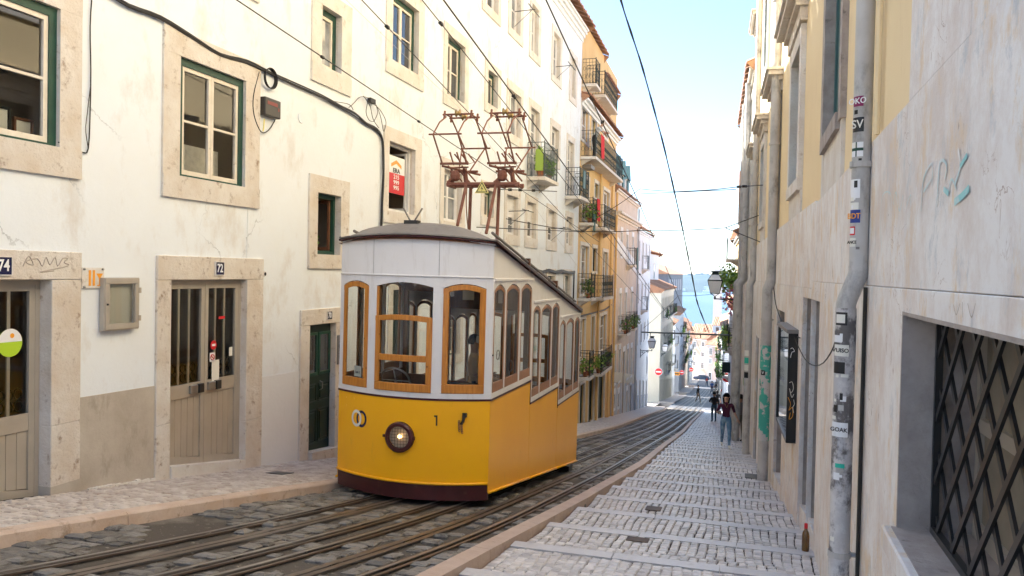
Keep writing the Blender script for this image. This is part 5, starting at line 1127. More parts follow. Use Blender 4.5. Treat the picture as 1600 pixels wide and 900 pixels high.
FR2 = Facade((.72, 9.5), (.034, 27.3), -1)
Y2S = lambda Y: (Y-9.5)/FR2.dir.y
RD = [(Y2S(8.9), Y2S(10.4), -3.6, -.24, .3), (Y2S(13.0), Y2S(14.6), -4.0, -.55, .3), (Y2S(20.2), Y2S(21.6), -6, -1.5, .25), (Y2S(24.2), Y2S(25.4), -7, -2.0, .25)]
RWIN = [(Y2S(Yc-.62), Y2S(Yc+.62), 1.33, 3.15, .15) for Yc in (12.1, 16.2, 20.4, 24.6)]+[(Y2S(Yc-.62), Y2S(Yc+.62), 5.0, 6.9, .15) for Yc in (12.1, 16.2, 20.4, 24.6)]
RD[0] = (0.0, Y2S(10.4), -3.6, -.24, .3)
wall('wall', FR2, 0, FR2.L, -8, 11, RD+RWIN, M['yellow'], yh, reveal=M['marble_d'], back=9)
slabs(FR2, 0, FR2.L, -8, -.12, [Y2S(y) for y in (12.7, 15.3, 17.9, 19.8, 22.6, 25.6)], [r[:4] for r in RD], yh, .045)
slabs(FR2, 0, FR2.L, -.12, .86, [Y2S(y) for y in (11.2, 13.6, 16.1, 18.4, 21, 23.5)], [], yh, .035)
mb = MB(FR2.T); mb.box((0, -.28, -3.3), (Y2S(10.38), -.22, -.26)); mb.build('door_leaf', M['dgreen'], dr1)
for (a, b, c, d, _) in RD[1:]:
    e = empty('door', FR2.T(((a+b)/2, -.2, c+1)), yh); mb = MB(FR2.T); mb.box((a, -.26, c), (b, -.2, d)); mb.build('door_leaf', M['dgreen'], e)
    for u in (.06, .54):
        mb = MB(FR2.T); mb.ring((a+(b-a)*u, -.2, d-2.3), (a+(b-a)*(u+.40), -.17, d-.15), .05, .05, .05, .05); mb.build('panel', M['green'], e)
sloped_slab(FR2, 0, Y2S(10.42), -2.72, -2.80, -.3, .02, .3, 'door_step', M['marble'], yh)
sloped_slab(FR2, Y2S(12.9), Y2S(14.75), -3.28, -3.42, -.3, .03, .4, 'door_step', M['marble'], yh)
for i, (a, b, c, d, _) in enumerate(RWIN):
    wo = surround(FR2, a, b, c, d, .22, .22, .22, .16, M['stone_light'], yh, d=.07)
    mb = MB(FR2.T); m_ = (a+b)/2
    for p, q in ((a, m_-.005), (m_+.005, b)): mb.box((p, -.12, c), (q, -.08, d)); mb.ring((p, -.08, c), (q, -.06, d), .07, .07, .08, .08)
    mb.build('shutter', M['green'], wo)
    mb = MB(FR2.T)
    for k, (dd, h0, h1, ex) in enumerate(((.10, .24, .42, .1), (.16, .42, .50, .16), (.26, .50, .58, .24), (.30, .58, .63, .28))): mb.box((a-.2-ex, -.02, d+h0), (b+.2+ex, dd, d+h1-.002))
    mb.build('pediment', M['stone'], wo)
    if c < 2:
        mb = MB(FR2.T); mb.box((a-.22, .0, .862), (b+.22, .03, c-.162)); mb.build('apron', M['stone_light'], yh)
cornice(FR2, yh, 0, FR2.L, 10.3, M['stone_light'], ((.1, .15), (.25, .15), (.45, .15))); cornice(FR, yh, -2.5, 9.49, 10.3, M['stone_light'], ((.1, .15), (.25, .15), (.45, .15)))
tiled_roof(FR2, yh, 0, FR2.L, 11, over=.5, run=4.5, per=.3); tiled_roof(FR, yh, -2.5, 9.5, 11, over=.5, run=4.5, per=.3)
mb = MB(FR2.T)
for k in range(9):
    t = k/8
# turquoise and grey spray marks on the marble
def scribble(F, pts, d, r, mat_, name, parent, k=4):
    mb = MB(F.T); P = smoothpts([V((*(lambda h: (h[0], d, h[1]))(F.hit(x, y, d)),)) for x, y in pts], k)
    for a, b in zip(P, P[1:]):
        u = (b-a); 
        if u.length < 1e-5: continue
        u = V((u.x, 0, u.z)).normalized(); n_ = V((-u.z, 0, u.x))*r; mb.add([a-n_, a+n_, b+n_, b-n_], [(0, 1, 2, 3)])
    return mb.build(name, mat_, parent)
def q2(L): return [(1280+x/2, y/2) for x, y in L]
for k, (pts, r_, m_) in enumerate(((q2([(196, 800), (192, 700), (198, 612), (222, 604), (226, 660)]), .004, 'teal_p'), (q2([(232, 640), (240, 600), (250, 660), (262, 610)]), .004, 'teal_p'), (q2([(268, 660), (286, 608), (282, 680)]), .0035, 'teal_p'),
    (q2([(318, 660), (326, 560), (352, 512), (352, 580)]), .006, 'teal_p'), (q2([(326, 600), (350, 560)]), .005, 'teal_p'), (q2([(368, 640), (376, 510), (398, 515), (392, 560)]), .006, 'teal_p'), (q2([(402, 620), (412, 560), (428, 590)]), .005, 'teal_p'), (q2([(434, 465), (440, 520), (424, 575)]), .007, 'teal_p'), (q2([(440, 520), (462, 484)]), .009, 'teal_t'), (q2([(422, 632), (446, 612), (468, 588)]), .013, 'teal_t'), (q2([(388, 590), (404, 606)]), .010, 'teal_t'))):
    scribble(FR, pts, .0385+.0003*k, r_, M[m_], 'spray_tag', yh)
for k, pts in enumerate(([(1490, 476), (1494, 492), (1500, 474)], [(1504, 472), (1504, 496)], [(1512, 474), (1518, 496), (1524, 474)])): scribble(FR, pts, .049, .0025, M['graf'], 'spray_tag', yh)

# drain pipes
def pipe(F, s_, z_top, z_elb, z_bot, r, d_up, d_lo, label, upm, lom, group=None, collars=()):
    e = empty('drainpipe', F.T((s_, d_lo, z_bot)), label=label, cat='drainpipe', group=group)
    mb = MB(F.T); mb.tube([(s_, d_up, z_top), (s_, d_up, z_elb+.03)], r, 14, caps=False); mb.build('upper_pipe', upm, e, smooth=True)
    mb = MB(F.T); mb.tube(smoothpts([V((s_, d_up, z_elb+.04)), V((s_, d_up, z_elb-.01)), V((s_, (d_up+d_lo)/2, z_elb-.10)), V((s_, d_lo, z_elb-.19)), V((s_, d_lo, z_elb-.24))], 4), r*1.05, 14, caps=False); mb.build('elbow', upm, e, smooth=True)
    mb = MB(F.T); mb.tube([(s_, d_lo, z_elb-.22), (s_, d_lo, z_bot)], r*1.12, 14, caps=False); mb.build('lower_pipe', lom, e, smooth=True)
    for z in collars:
        dd = d_up if z > z_elb else d_lo; mb = MB(F.T); mb.tube([(s_, dd, z), (s_, dd, z+.035)], r*1.22, 14); mb.box((s_-.01, 0, z+.005), (s_+.01, dd, z+.03)); mb.build('collar', M['pipe'], e)
    return e
P1 = pipe(FR, 5.22, 9, .04, road_z(5.22)-.1, .055, .088, .150, 'fat drainpipe covered in stickers beside the grated window', M['pipe'], M['pipe_old'], collars=(.67, 2.3, -1.7))
P2 = pipe(FR2, Y2S(15.3), 10, -.05, road_z(15.3)-.1, .085, .11, .17, 'grey drainpipe with turquoise paint near its foot', M['pipe'], M['pipe'], collars=(2.4, -.8, 5))
mb = MB(FR2.T); mb.tube([(Y2S(15.3), .17, -1.25), (Y2S(15.3), .17, -3.0)], .0975, 14, caps=False); mb.build('painted_band', M['pipe_teal'], P2, smooth=True)
P3 = pipe(FR2, Y2S(22.8), 10, -.05, road_z(22.8)-.1, .085, .11, .18, 'grey drainpipe at the far end of the yellow house', M['pipe'], M['pipe'], collars=(1.4, 4))
mb = MB(FR2.T); mb.tube([(Y2S(16.7), .06, 10), (Y2S(16.7), .06, .9)], .028, 6); mb.build('pipe_and_gap_shade', M['yellow'], yh)
mb = MB(FR.T); mb.tube([(5.05, .03, 9), (5.05, .03, .84)], .016, 6); mb.build('pipe_and_gap_shade', M['yellow'], yh)
mb = MB(FR.T); mb.tube([(5.08, .062, -.05), (5.08, .062, -2.2)], .013, 6); mb.build('pipe_and_gap_shade', M['cable'], yh)  # black tube drawn in for the shaded gap beside the fat drainpipe
def sticker(F, s_, d, r, z, h, a0, a1, mat_, parent, txt=None, tm=None, size=.03):
    """a patch wrapped on the pipe; angle 0 faces the street, positive turns towards the viewer"""
    mb = MB(F.T); n = 6; vs = []
    for i in range(n+1):
        t = a0+(a1-a0)*i/n; vs += [(s_-r*sin(t), d+r*cos(t), z-h/2), (s_-r*sin(t), d+r*cos(t), z+h/2)]
    mb.add(vs, [(2*i, 2*i+1, 2*i+3, 2*i+2) for i in range(n)]); o = mb.build('sticker', mat_, parent)
    if txt:
        t = (a0+a1)/2; nn = (F.n*cos(t)-F.dir*sin(t)).normalized(); y = V((0, 0, 1)); x = y.cross(nn); m_ = Matrix((x, y, nn)).transposed().to_4x4(); m_.translation = F.T((s_-(r+.003)*sin(t), d+(r+.003)*cos(t), z)); text('print', txt, m_, size, tm, o, .0006)
    return o
rU, rL = .0562, .0632
KS = .87
sticker(FR, 5.22, .088, rU, 1.22*KS, .07*KS, .3, 1.5, M['maroon_p'], P1, 'OKO', M['white'], .05)
sticker(FR, 5.22, .088, rU, 1.06*KS, .10*KS, .3, 1.6, M['black_s'], P1, 'SV', M['papers'], .07)
sticker(FR, 5.22, .088, rU, .89*KS, .10*KS, .2, 1.6, M['white'], P1); sticker(FR, 5.22, .088, rU+.001, .89*KS, .02*KS, .2, 1.6, M['green'], P1); sticker(FR, 5.22, .088, rU+.001, .89*KS, .10*KS, .8, .95, M['green'], P1)
sticker(FR, 5.22, .088, rU, .62*KS, .13*KS, .2, 1.4, M['white'], P1)
sticker(FR, 5.22, .088, rU, .50*KS, .05*KS, .2, 1.3, M['papers'], P1)
sticker(FR, 5.22, .088, rU, .43*KS, .09*KS, .2, 1.5, M['blue_p'], P1, 'BDT', M['orange'], .045)
sticker(FR, 5.22, .088, rU, .33*KS, .06*KS, .2, 1.0, M['red'], P1); sticker(FR, 5.22, .088, rU+.001, .33*KS, .04*KS, .3, .9, M['white'], P1)
sticker(FR, 5.22, .088, rU, .25*KS, .06*KS, .3, 1.1, M['papers'], P1, 'ANCE', M['black_s'], .026)
for k, (z, h, a0, a1, m_) in enumerate(((-.28, .09, .4, 1.6, 'black_s'), (-.28, .06, .5, 1.4, 'papers'), (-.42, .05, .3, 1.2, 'white'), (-.50, .08, .4, 1.8, 'papers'), (-.62, .08, .4, 1.5, 'black_s'), (-1.05, .10, .4, 1.9, 'white'), (-1.30, .03, .9, 1.7, 'teal_g'))):
    sticker(FR, 5.22, .150, rL+.001*k, z*KS, h*KS, a0, a1, M[m_], P1, {0: None, 3: 'VUISO', 5: 'GOAK'}.get(k), M['black_s'], .035)
rs = random.Random(5)
for k in range(22):
    z = -.35-rs.random()*1.3 if k < 14 else .15+rs.random()*.9
    lo = z < 0; a0 = rs.uniform(.1, 1.2)
    sticker(FR, 5.22, .150 if lo else .088, (rL if lo else rU)+.0004+.0002*(k % 5), z, rs.uniform(.012, .05), a0, a0+rs.uniform(.2, .7), M[rs.choice(['papers', 'white', 'black_s', 'papers', 'grey', 'pipe', 'cable'])], P1, None, None)
sticker(FR2, Y2S(15.3), .17, .100, -1.75, .09, .7, 1.5, M['black_s'], P2, 'V', M['white'], .07)
for k, m_ in enumerate(('papers', 'teal_g', 'papers', 'black_s')): sticker(FR2, Y2S(22.8), .18, .098, -2.1-.2*k, .16, .2, 1.7, M[m_], P3)
# display cabinet on the wall
Pc = hit_y(1230, 600, 10.8); dC = abs((Pc-FR2.p0).dot(FR2.n)); a, b = Y2S(10.8), Y2S(12.55); zt, zb_ = -.72, -2.13
dc = empty('display_cabinet', FR2.T((a, 0, zb_)), label='black wall cabinet with coloured scribbles jutting from the marble wall', cat='display case')
mb = MB(FR2.T); mb.box((a, .045, zb_), (a+.03, dC, zt)); mb.build('side_panel', M['black_s'], dc); mb = MB(FR2.T); mb.box((b-.03, .045, zb_), (b, dC, zt)); mb.build('side_panel', M['black_s'], dc)
mb = MB(FR2.T); mb.box((a-.02, .045, zt+.001), (b+.02, dC+.02, zt+.05)); mb.build('top_panel', M['grey'], dc); mb = MB(FR2.T); mb.box((a+.031, .045, zb_), (b-.031, dC, zb_+.04)); mb.build('bottom_panel', M['grey'], dc)
mb = MB(FR2.T); mb.box((a+.031, .05, zb_+.041), (b-.031, .07, zt)); mb.build('poster_board', M['papers'], dc); mb = MB(FR2.T); mb.quad((a+.03, dC-.02, zb_+.04), (b-.03, dC-.02, zb_+.04), (b-.03, dC-.02, zt), (a+.03, dC-.02, zt)); mb.build('pane', M['glass'], dc)
mb = MB()
def sidep(u, v_): return FR2.T((a-.004, .05+(dC-.05)*u, zb_+(zt-zb_)*v_))
for pts, m_ in (([(.75, .86), (.55, .87), (.35, .84), (.6, .83), (.75, .78)], 'white'),):
    mb = MB(); mb.tube(smoothpts([sidep(*p) for p in pts]), .004, 4); mb.build('scribble', M[m_], dc)
for pts, m_ in (([(.8, .55), (.5, .56), (.35, .50), (.6, .46), (.75, .50), (.5, .42), (.3, .45)], 'papers'), ([(.9, .42), (.6, .36), (.75, .30), (.4, .33), (.35, .25), (.7, .22), (.6, .28)], 'orange'), ([(.3, .40), (.2, .36), (.35, .33), (.25, .28)], 'papers')):
    mb = MB(); mb.tube(smoothpts([sidep(*p) for p in pts]), .0035, 4); mb.build('scribble', M[m_], dc)
mb = MB(FR2.T); P = smoothpts([V((*(lambda h: (h[0], .06, h[1]))(FR2.hit(x, y, .06)),)) for x, y in ((1208, 440), (1212, 475), (1222, 503), (1236, 520), (1250, 528))]); mb.tube(P, .008, 5)
P = [FR.T((5.2, .2, -.26)), FR.T((6.2, .12, -.50)), FR.T((7.8, .08, -.80)), FR2.T((.3, .06, -.95)), FR2.T((Y2S(10.9), .1, -.75))]
mb2 = MB(); mb2.tube(smoothpts(P), .006, 5); tag(mb2.build('loose_cable', M['cable']), 'loose cable looping from the sticker pipe to the black cabinet', 'cable'); tag(mb.build('loose_cable', M['cable']), 'thin cable running down the marble to the black cabinet', 'cable')
# bottle
P = V((.60, 8.33, tread_z(8.36)(8.33)+.004)); be = empty('beer_bottle', P, label='brown glass bottle standing at the foot of the marble wall', cat='bottle')
mb = MB(); mb.lathe([(.032, 0), (.036, .01), (.036, .15), (.030, .185), (.016, .21), (.0145, .255)], P, 16); smooth_by_angle(mb.build('glass_body', M['amber'], be))
mb = MB(); mb.lathe([(.0165, .225), (.0165, .27), (.012, .275)], P, 12); mb.build('foil_neck', M['red'], be)

# further right-hand houses
hR3, FR3 = house('grey_cream_house', (.034, 27.35), (-.40, 38.6), -1, 6.9, M['cream'], 'cream and grey house with drainpipes behind the walking woman', 31, 4, gap=2.8, balc=.0, smat='stone_light', sur=(.2, .2, .2, .16), wcol='g2', eave=.3)
slabs(FR3, 0, FR3.L, -8.5, -.3, [2, 4.1, 6.3, 8.7], [(FR3.L*(i+.5)/4-.47, FR3.L*(i+.5)/4+.47, -20, 20) for i in range(4)], hR3, .05)
pipe(FR3, 2.0, 6.8, -.1, -6.3, .11, .14, .28, 'first drainpipe beyond the yellow house', M['pipe'], M['pipe'])
pipe(FR3, 5.7, 6.8, -.1, -6.9, .11, .14, .28, 'second drainpipe beyond the yellow house behind the woman', M['pipe'], M['pipe'])
hR4, FR4 = house('ochre_right_house', (-.40, 38.7), (-.80, 49), -1, 2.0, M['ochre'], 'ochre house on the right with a brick red upper wall', 32, 3, gap=2.6, balc=.8, plants=.7, wcol='g2')
mb = MB(FR4.T)
for k in range(18): mb.box((-.02, -4.0, 2.4+.14*k), (.10, .16, 2.4+.14*k+.125))
mb.build('tile_hung_wall', M['tile'], hR4); mb = MB(FR4.T); mb.box((0.11, -4, 1.9), (5, .0, 4.6)); mb.build('upper_wall', M['ochre'], hR4)
balcony(FR4, hR4, .6, 2.6, .8, .6, 1.0, M['iron'], gap=.2, scroll=False)
hR5, FR5 = house('dark_shop_house', (-.80, 49.1), (-1.45, 65.5), -1, -1.9, M['bluegrey'], 'shaded grey house with shopfronts low on the right', 33, 3, gap=2.6, balc=.8, plants=.6, wcol='g2')
house('lower_right_house', (-1.9, 73), (-3.0, 100), -1, -5.0, M['plaster_cool'], 'pale house beyond the first side street on the right', 34, 3, gap=2.6, balc=.8, plants=.5)
house('lowest_right_house', (-3.3, 106), (-4.6, 138), -1, -9.5, M['cream'], 'cream house far down on the right', 35, 3, gap=2.8, balc=.7, plants=.5)
house('pale_end_house', (-4.8, 144), (-7.2, 205), -1, -15.5, M['plaster'], 'pale long house at the bottom right of the street', 36, 3, gap=3.2, balc=.5)
# greenery hanging over the right-hand facade
vp = empty('hanging_plant', (-.95, 37.5, -1.6), label='bright green climbing plant behind the near street lamp', cat='plant')
leafy('foliage', M['leaf_l'], (-1.0, 37.2, .0), (.65, .8, .62), 560, .13, vp, 5, droop=.4); leafy('foliage', M['leaf_l'], (-.65, 38, -.4), (.5, .9, .7), 260, .13, vp, 6, droop=.4)
leafy('blossom', M['bloom'], (-.75, 36.6, -1.0), (.45, .6, .7), 150, .12, vp, 7)
mb = MB(); mb.tube([(-.25, 37.6, -.4), (-.9, 37.4, -.2), (-1.5, 37.2, .1)], .02, 5); mb.build('stem', M['brownwood'], vp)
# ================================================================ THE TRAM
CX, Y0 = -3.96, 9.07
GZ = road_z(Y0)
tram = empty('tram', (CX, Y0, GZ), label='yellow and white funicular tram number 1 standing on the steep left track', cat='tram')
BOW = lambda u: .30*(1-(u/1.01)**2)
LEN = 5.36
def TF(p): return V((CX+p[0], Y0-BOW(p[0])-p[1], p[2]))
def TB(p): return V((CX+p[0], Y0+LEN+BOW(p[0])+p[1], p[2]-.63))
def TSD(sg): return lambda p: V((CX+sg*(1.01+p[1]), Y0+p[0], p[2]))
def arch(u, a, b, zs, zp): t = (u-(a+b)/2)/((b-a)/2); return zs+(zp-zs)*(1-t*t)
def header(mb, a, b, zs, zp, zt, d0, d1, n=8):
    for i in range(n):
        p, q = a+(b-a)*i/n, a+(b-a)*(i+1)/n; zp_, zq = arch(p, a, b, zs, zp), arch(q, a, b, zs, zp)
        vs = [(p, d1, zp_), (q, d1, zq), (q, d1, zt), (p, d1, zt), (p, d0, zp_), (q, d0, zq), (q, d0, zt), (p, d0, zt)]; mb.add(vs, [(0, 1, 2, 3), (4, 7, 6, 5), (0, 4, 5, 1)])
def wood_window(T, a, b, z0, zs, zp, fw, mat_, name='window_frame', mids=(), pane=M['glass_t'], botw=None, lower=False, d0=-.015, d1=.018):
    botw = botw or fw*1.4; mb = MB(T); n = 6
    mb.box((a, d0, z0), (b, d1, z0+botw), n); mb.box((a, d0, z0+botw), (a+fw, d1, zs)); mb.box((b-fw, d0, z0+botw), (b, d1, zs))
    for i in range(n+2):
        p, q = a+(b-a)*i/(n+2), a+(b-a)*(i+1)/(n+2); A, B = arch(p, a, b, zs, zp), arch(q, a, b, zs, zp)
        mb.add([(p, d1, A-fw), (q, d1, B-fw), (q, d1, B), (p, d1, A), (p, d0, A-fw), (q, d0, B-fw), (q, d0, B), (p, d0, A)], [(0, 1, 2, 3), (0, 4, 5, 1), (4, 7, 6, 5), (3, 2, 6, 7)])
    for z, h in mids: mb.box((a+fw, d0+.004, z-h/2), (b-fw, d1+.006, z+h/2), n)
    o = mb.build(name, mat_, tram); bevel(o, .006)
    zz = [z0+botw]+[m_[0] for m_ in mids]+[None]
    for k in range(len(zz)-1):
        lo = zz[k]; hi = zz[k+1]; mb = MB(T); m_ = 6
        for i in range(m_):
            p, q = a+fw*.8+(b-a-1.6*fw)*i/m_, a+fw*.8+(b-a-1.6*fw)*(i+1)/m_; hp = hi if hi is not None else arch(p, a, b, zs, zp)-fw*.6; hq = hi if hi is not None else arch(q, a, b, zs, zp)-fw*.6
            mb.quad((p, .0, lo), (q, .0, lo), (q, .0, hq), (p, .0, hp))
        mb.build('pane', pane, tram)
    return o
def end_wall(T, front=True):
    # yellow dash panel and its rims
    mb = MB(T); mb.box((-1.008, -.03, -2.55), (1.008, .004, -1.552), 16); smooth_by_angle(mb.build('dash_panel', M['tyellow'], tram))
    mb = MB(T); mb.tube([(-1.01+2.02*i/24, .012, -2.545) for i in range(25)], .017, 6); mb.build('lower_rim', M['tyellow'], tram, smooth=True)
    mb = MB(T); mb.box((-1.0, -.05, -2.75), (1.0, -.004, -2.556), 16); smooth_by_angle(mb.build('skirt', M['tmaroon'], tram))
    mb = MB(T); mb.box((-1.012, -.03, -1.551), (1.012, .012, -1.527), 16); mb.build('maroon_line', M['tmaroon'], tram)
    mb = MB(T); mb.box((-1.010, -.03, -1.526), (1.010, .008, -1.463), 16)
    for a, b in ((-1.01, -.94), (-.51, -.39), (.35, .47), (.94, 1.01)): mb.box((a, -.03, -1.462), (b, .008, -.201), 2)
    for a, b in ((-1.01, -.94), (-.51, -.39), (.35, .47), (.94, 1.01)): mb.box((a, -.03, -.20), (b, .008, -.075), 2)
    for a, b in ((-.94, -.51), (-.39, .35), (.47, .94)): header(mb, a, b, -.205, -.15, -.075, -.03, .008)
    n = 16; top = .335 if front else -.07; cr = .055 if front else .05
    for i in range(n):
        p, q = -1.01+2.02*i/n, -1.01+2.02*(i+1)/n; zt = lambda u: top+cr*(1-(u/1.01)**2)
        mb.add([(p, .004, -.075), (q, .004, -.075), (q, .004, zt(q)), (p, .004, zt(p)), (p, -.03, -.075), (q, -.03, -.075), (q, -.03, zt(q)), (p, -.03, zt(p))], [(0, 1, 2, 3), (4, 7, 6, 5), (3, 2, 6, 7)])
    o = mb.build('end_wall', M['twhite'], tram); smooth_by_angle(o, 30)
    mb = MB(T); mb.tube([(-1.01+2.02*i/24, .014, -.07) for i in range(25)], .013, 5); mb.build('white_moulding', M['twhite'], tram, smooth=True)
    rim = [(-1.03+2.06*i/24, .03, top+.01+cr*(1-((-1.03+2.06*i/24)/1.03)**2)) for i in range(25)]
    mb = MB(T); mb.tube(rim, .013, 6); mb.cur = 1; mb.tube([(p[0], p[1]-.004, p[2]+.03) for p in rim], .014, 5); mb.build('roof_rim', [M['tmaroon'], M['troof']], tram, smooth=True)
    mb = MB(T)
    for u in (-.49, -.45, -.41, .37, .41, .45):
        for z in (-.12, -.16, -1.49): mb.tube([(u, .006, z), (u, .012, z)], .004, 5)
    mb.build('rivets', M['twhite'], tram)
    wood_window(T, -.94, -.51, -1.462, -.215, -.16, .065, M['twood'], botw=.11)
    wood_window(T, .47, .94, -1.462, -.215, -.16, .065, M['twood'], botw=.11)
    # centre window: fixed upper light above a dropped two-pane sash
    mb = MB(T); m_ = 6
    for i in range(m_):
        p, q = -.38+.72*i/m_, -.38+.72*(i+1)/m_; mb.quad((p, -.02, -.60), (q, -.02, -.60), (q, -.02, arch(q, -.39, .35, -.205, -.15)), (p, -.02, arch(p, -.39, .35, -.205, -.15)))
    mb.build('pane', M['glass_t'], tram)
    mb = MB(T); mb.box((-.39, -.03, -.60), (-.355, .0, -.21)); mb.build('window_post', M['twood'], tram)
    wood_window(T, -.39, .35, -1.462, -.565, -.54, .065, M['twood'], mids=((-1.06, .075),), botw=.10, d0=-.01, d1=.028)
end_wall(TF); end_wall(TB, False)
# side walls: three stepped bays on each side
BAYS = [(0, 1.87, 0.0, ((.03, .50), (.55, 1.17), (1.24, 1.80))), (1.87, 3.64, -.325, ((1.91, 2.34), (2.39, 3.04), (3.09, 3.59))), (3.64, LEN, -.63, ((3.68, 4.10), (4.15, 4.80), (4.85, 5.31)))]
for sg in (1, -1):
    T = TSD(sg)
    for (v0, v1, dz, wins) in BAYS:
        zb0, zb1 = -2.655-.151*v0, -2.655-.151*v1; zt = -1.552+dz; g = .004
        mb = MB(T); a, b = v0+g, v1-g
        mb.add([(a, 0, zb0), (b, 0, zb1), (b, 0, zt), (a, 0, zt), (a, -.03, zb0), (b, -.03, zb1), (b, -.03, zt), (a, -.03, zt)], [(0, 1, 2, 3), (4, 7, 6, 5), (0, 4, 5, 1), (0, 3, 7, 4), (1, 5, 6, 2)]); mb.build('side_panel', M['tyellow'], tram)
        mb = MB(T); mb.tube([(v0, .012, zb0), (v1, .012, zb1)], .017, 6); mb.build('lower_rim', M['tyellow'], tram, smooth=True)
        mb = MB(T); mb.box((v0, -.03, zt), (v1, .012, zt+.025)); mb.box((v1-.012, -.0, zt-.33), (v1-.002, .008, zt)) if v1 < 5 else None; mb.build('maroon_line', M['tmaroon'], tram)
        mb = MB(T); mb.box((v0, -.03, -1.526+dz), (v1, .010, -1.463+dz))
        edges = [v0, *[e for w_ in wins for e in w_], v1]
        for k in range(0, len(edges), 2): mb.box((edges[k], -.03, -1.463+dz), (edges[k+1], .006, -.20+dz)); mb.box((edges[k], -.03, -.20+dz), (edges[k+1], .006, -.08+dz))
        for a, b in wins: header(mb, a, b, -.23+dz, -.15+dz, -.08+dz, -.03, .006)
        za, zc = .335-.194*v0, .335-.194*v1
        mb.add([(v0, .0, -.08+dz), (v1, .0, -.08+dz), (v1, .0, zc), (v0, .0, za), (v0, -.03, -.08+dz), (v1, -.03, -.08+dz), (v1, -.03, zc), (v0, -.03, za)], [(0, 1, 2, 3), (4, 7, 6, 5)]); mb.build('side_wall', M['twhite'], tram)
        mb = MB(T); mb.box((v0+.03, .0, -.115+dz), (v1-.02, .022, -.075+dz)); bevel(mb.build('white_moulding', M['twhite'], tram), .006)
        for a, b in wins: wood_window(T, a, b, -1.462+dz, -.24+dz, -.165+dz, .05, M['twood_s'], botw=.12, d0=-.02, d1=.004)
        for a, b in zip(edges[1::2], edges[2::2]):
            pass
    rim = [(-.02+(LEN+.04)*i/8, .03, .35-.194*(-.02+(LEN+.04)*i/8)) for i in range(9)]
    mb = MB(T); mb.tube(rim, .013, 6); mb.cur = 1; mb.tube([(p[0], p[1]-.006, p[2]+.03) for p in rim], .014, 5); mb.build('roof_rim', [M['tmaroon'], M['troof']], tram, smooth=True)
    mb = MB(T); mb.tube([(.15, -.08, .475), (LEN-.1, -.08, .475-.194*(LEN-.25))], .018, 6); mb.build('roof_rail', M['troof'], tram)
    for z in (-1.0,): mb = MB(T); mb.tube([(.015, .004, z), (.015, .02, z)], .012, 6); mb.build('lamp_socket', M['black_s'], tram)
# roof
mb = MB(); nu, nv = 20, 30; vs = []
for j in range(nv+1):
    for i in range(nu+1):
        u = -1.05+2.1*i/nu; bw = .32*(1-min(1, abs(u)/1.05)**2); va = -bw-.03; vb = LEN+bw+.03; v_ = va+(vb-va)*(j/nv)
        ze = .365 if v_ < 0 else .365-.194*min(v_, LEN); edge = min(1, (v_-va)/.42, (vb-v_)/.42); e_ = 1-(1-max(0, edge))**2
        side = (1-(abs(u)/1.05)**3.2)
        vs.append((CX+u, Y0+v_, ze+.055*(1-(u/1.05)**2)+.175*side*e_))
mb.add(vs, [(j*(nu+1)+i, j*(nu+1)+i+1, (j+1)*(nu+1)+i+1, (j+1)*(nu+1)+i) for j in range(nv) for i in range(nu)])
mb.build('roof', M['troof'], tram, smooth=True)
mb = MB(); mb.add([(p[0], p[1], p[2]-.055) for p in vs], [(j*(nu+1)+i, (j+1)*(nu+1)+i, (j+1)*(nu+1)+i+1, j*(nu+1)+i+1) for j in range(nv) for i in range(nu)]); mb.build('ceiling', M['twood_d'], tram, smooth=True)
# floor, undercarriage, wheels
mb = MB()
for (v0, v1, dz, w_) in BAYS: mb.box((CX-.98, Y0+v0, -2.47+dz), (CX+.98, Y0+v1, -2.42+dz))
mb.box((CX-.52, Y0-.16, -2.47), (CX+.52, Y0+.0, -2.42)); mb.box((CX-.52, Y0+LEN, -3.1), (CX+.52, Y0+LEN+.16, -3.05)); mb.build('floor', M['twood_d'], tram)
mb = MB()
for sg in (-1, 1): mb.add([V((CX+sg*.5-.04, Y0+.2, -2.72)), V((CX+sg*.5+.04, Y0+.2, -2.72)), V((CX+sg*.5+.04, Y0+5.2, -3.46)), V((CX+sg*.5-.04, Y0+5.2, -3.46)), V((CX+sg*.5-.04, Y0+.2, -2.50)), V((CX+sg*.5+.04, Y0+.2, -2.50)), V((CX+sg*.5+.04, Y0+5.2, -3.25)), V((CX+sg*.5-.04, Y0+5.2, -3.25))], [(0, 3, 2, 1), (4, 5, 6, 7), (0, 1, 5, 4), (2, 3, 7, 6), (0, 4, 7, 3), (1, 2, 6, 5)])
mb.build('underframe', M['black_s'], tram)
for v_ in (1.3, 4.0):
    for u in (-.44, .42):
        y = Y0+v_; z = road_z(y)+.04; mb = MB(); R_ = .21
        mb.lathe([(.06, -.05), (R_*.95, -.045), (R_, 0), (R_+.02, .03), (R_+.02, .045), (.06, .05)], (CX+u, y, z+R_), 20, Matrix.Rotation(pi/2, 3, 'Y')); mb.build('wheel', M['rail_rust'], tram, smooth=True)
mb = MB(); mb.box((CX-.55, Y0+5.0, -3.62), (CX+.95, Y0+5.3, -3.5)); mb.build('step_board', M['black_s'], tram); mb = MB(); mb.box((CX-.6, Y0+1.0, -2.86), (CX+.6, Y0+1.6, -2.72)); mb.build('brake_gear', M['black_s'], tram)
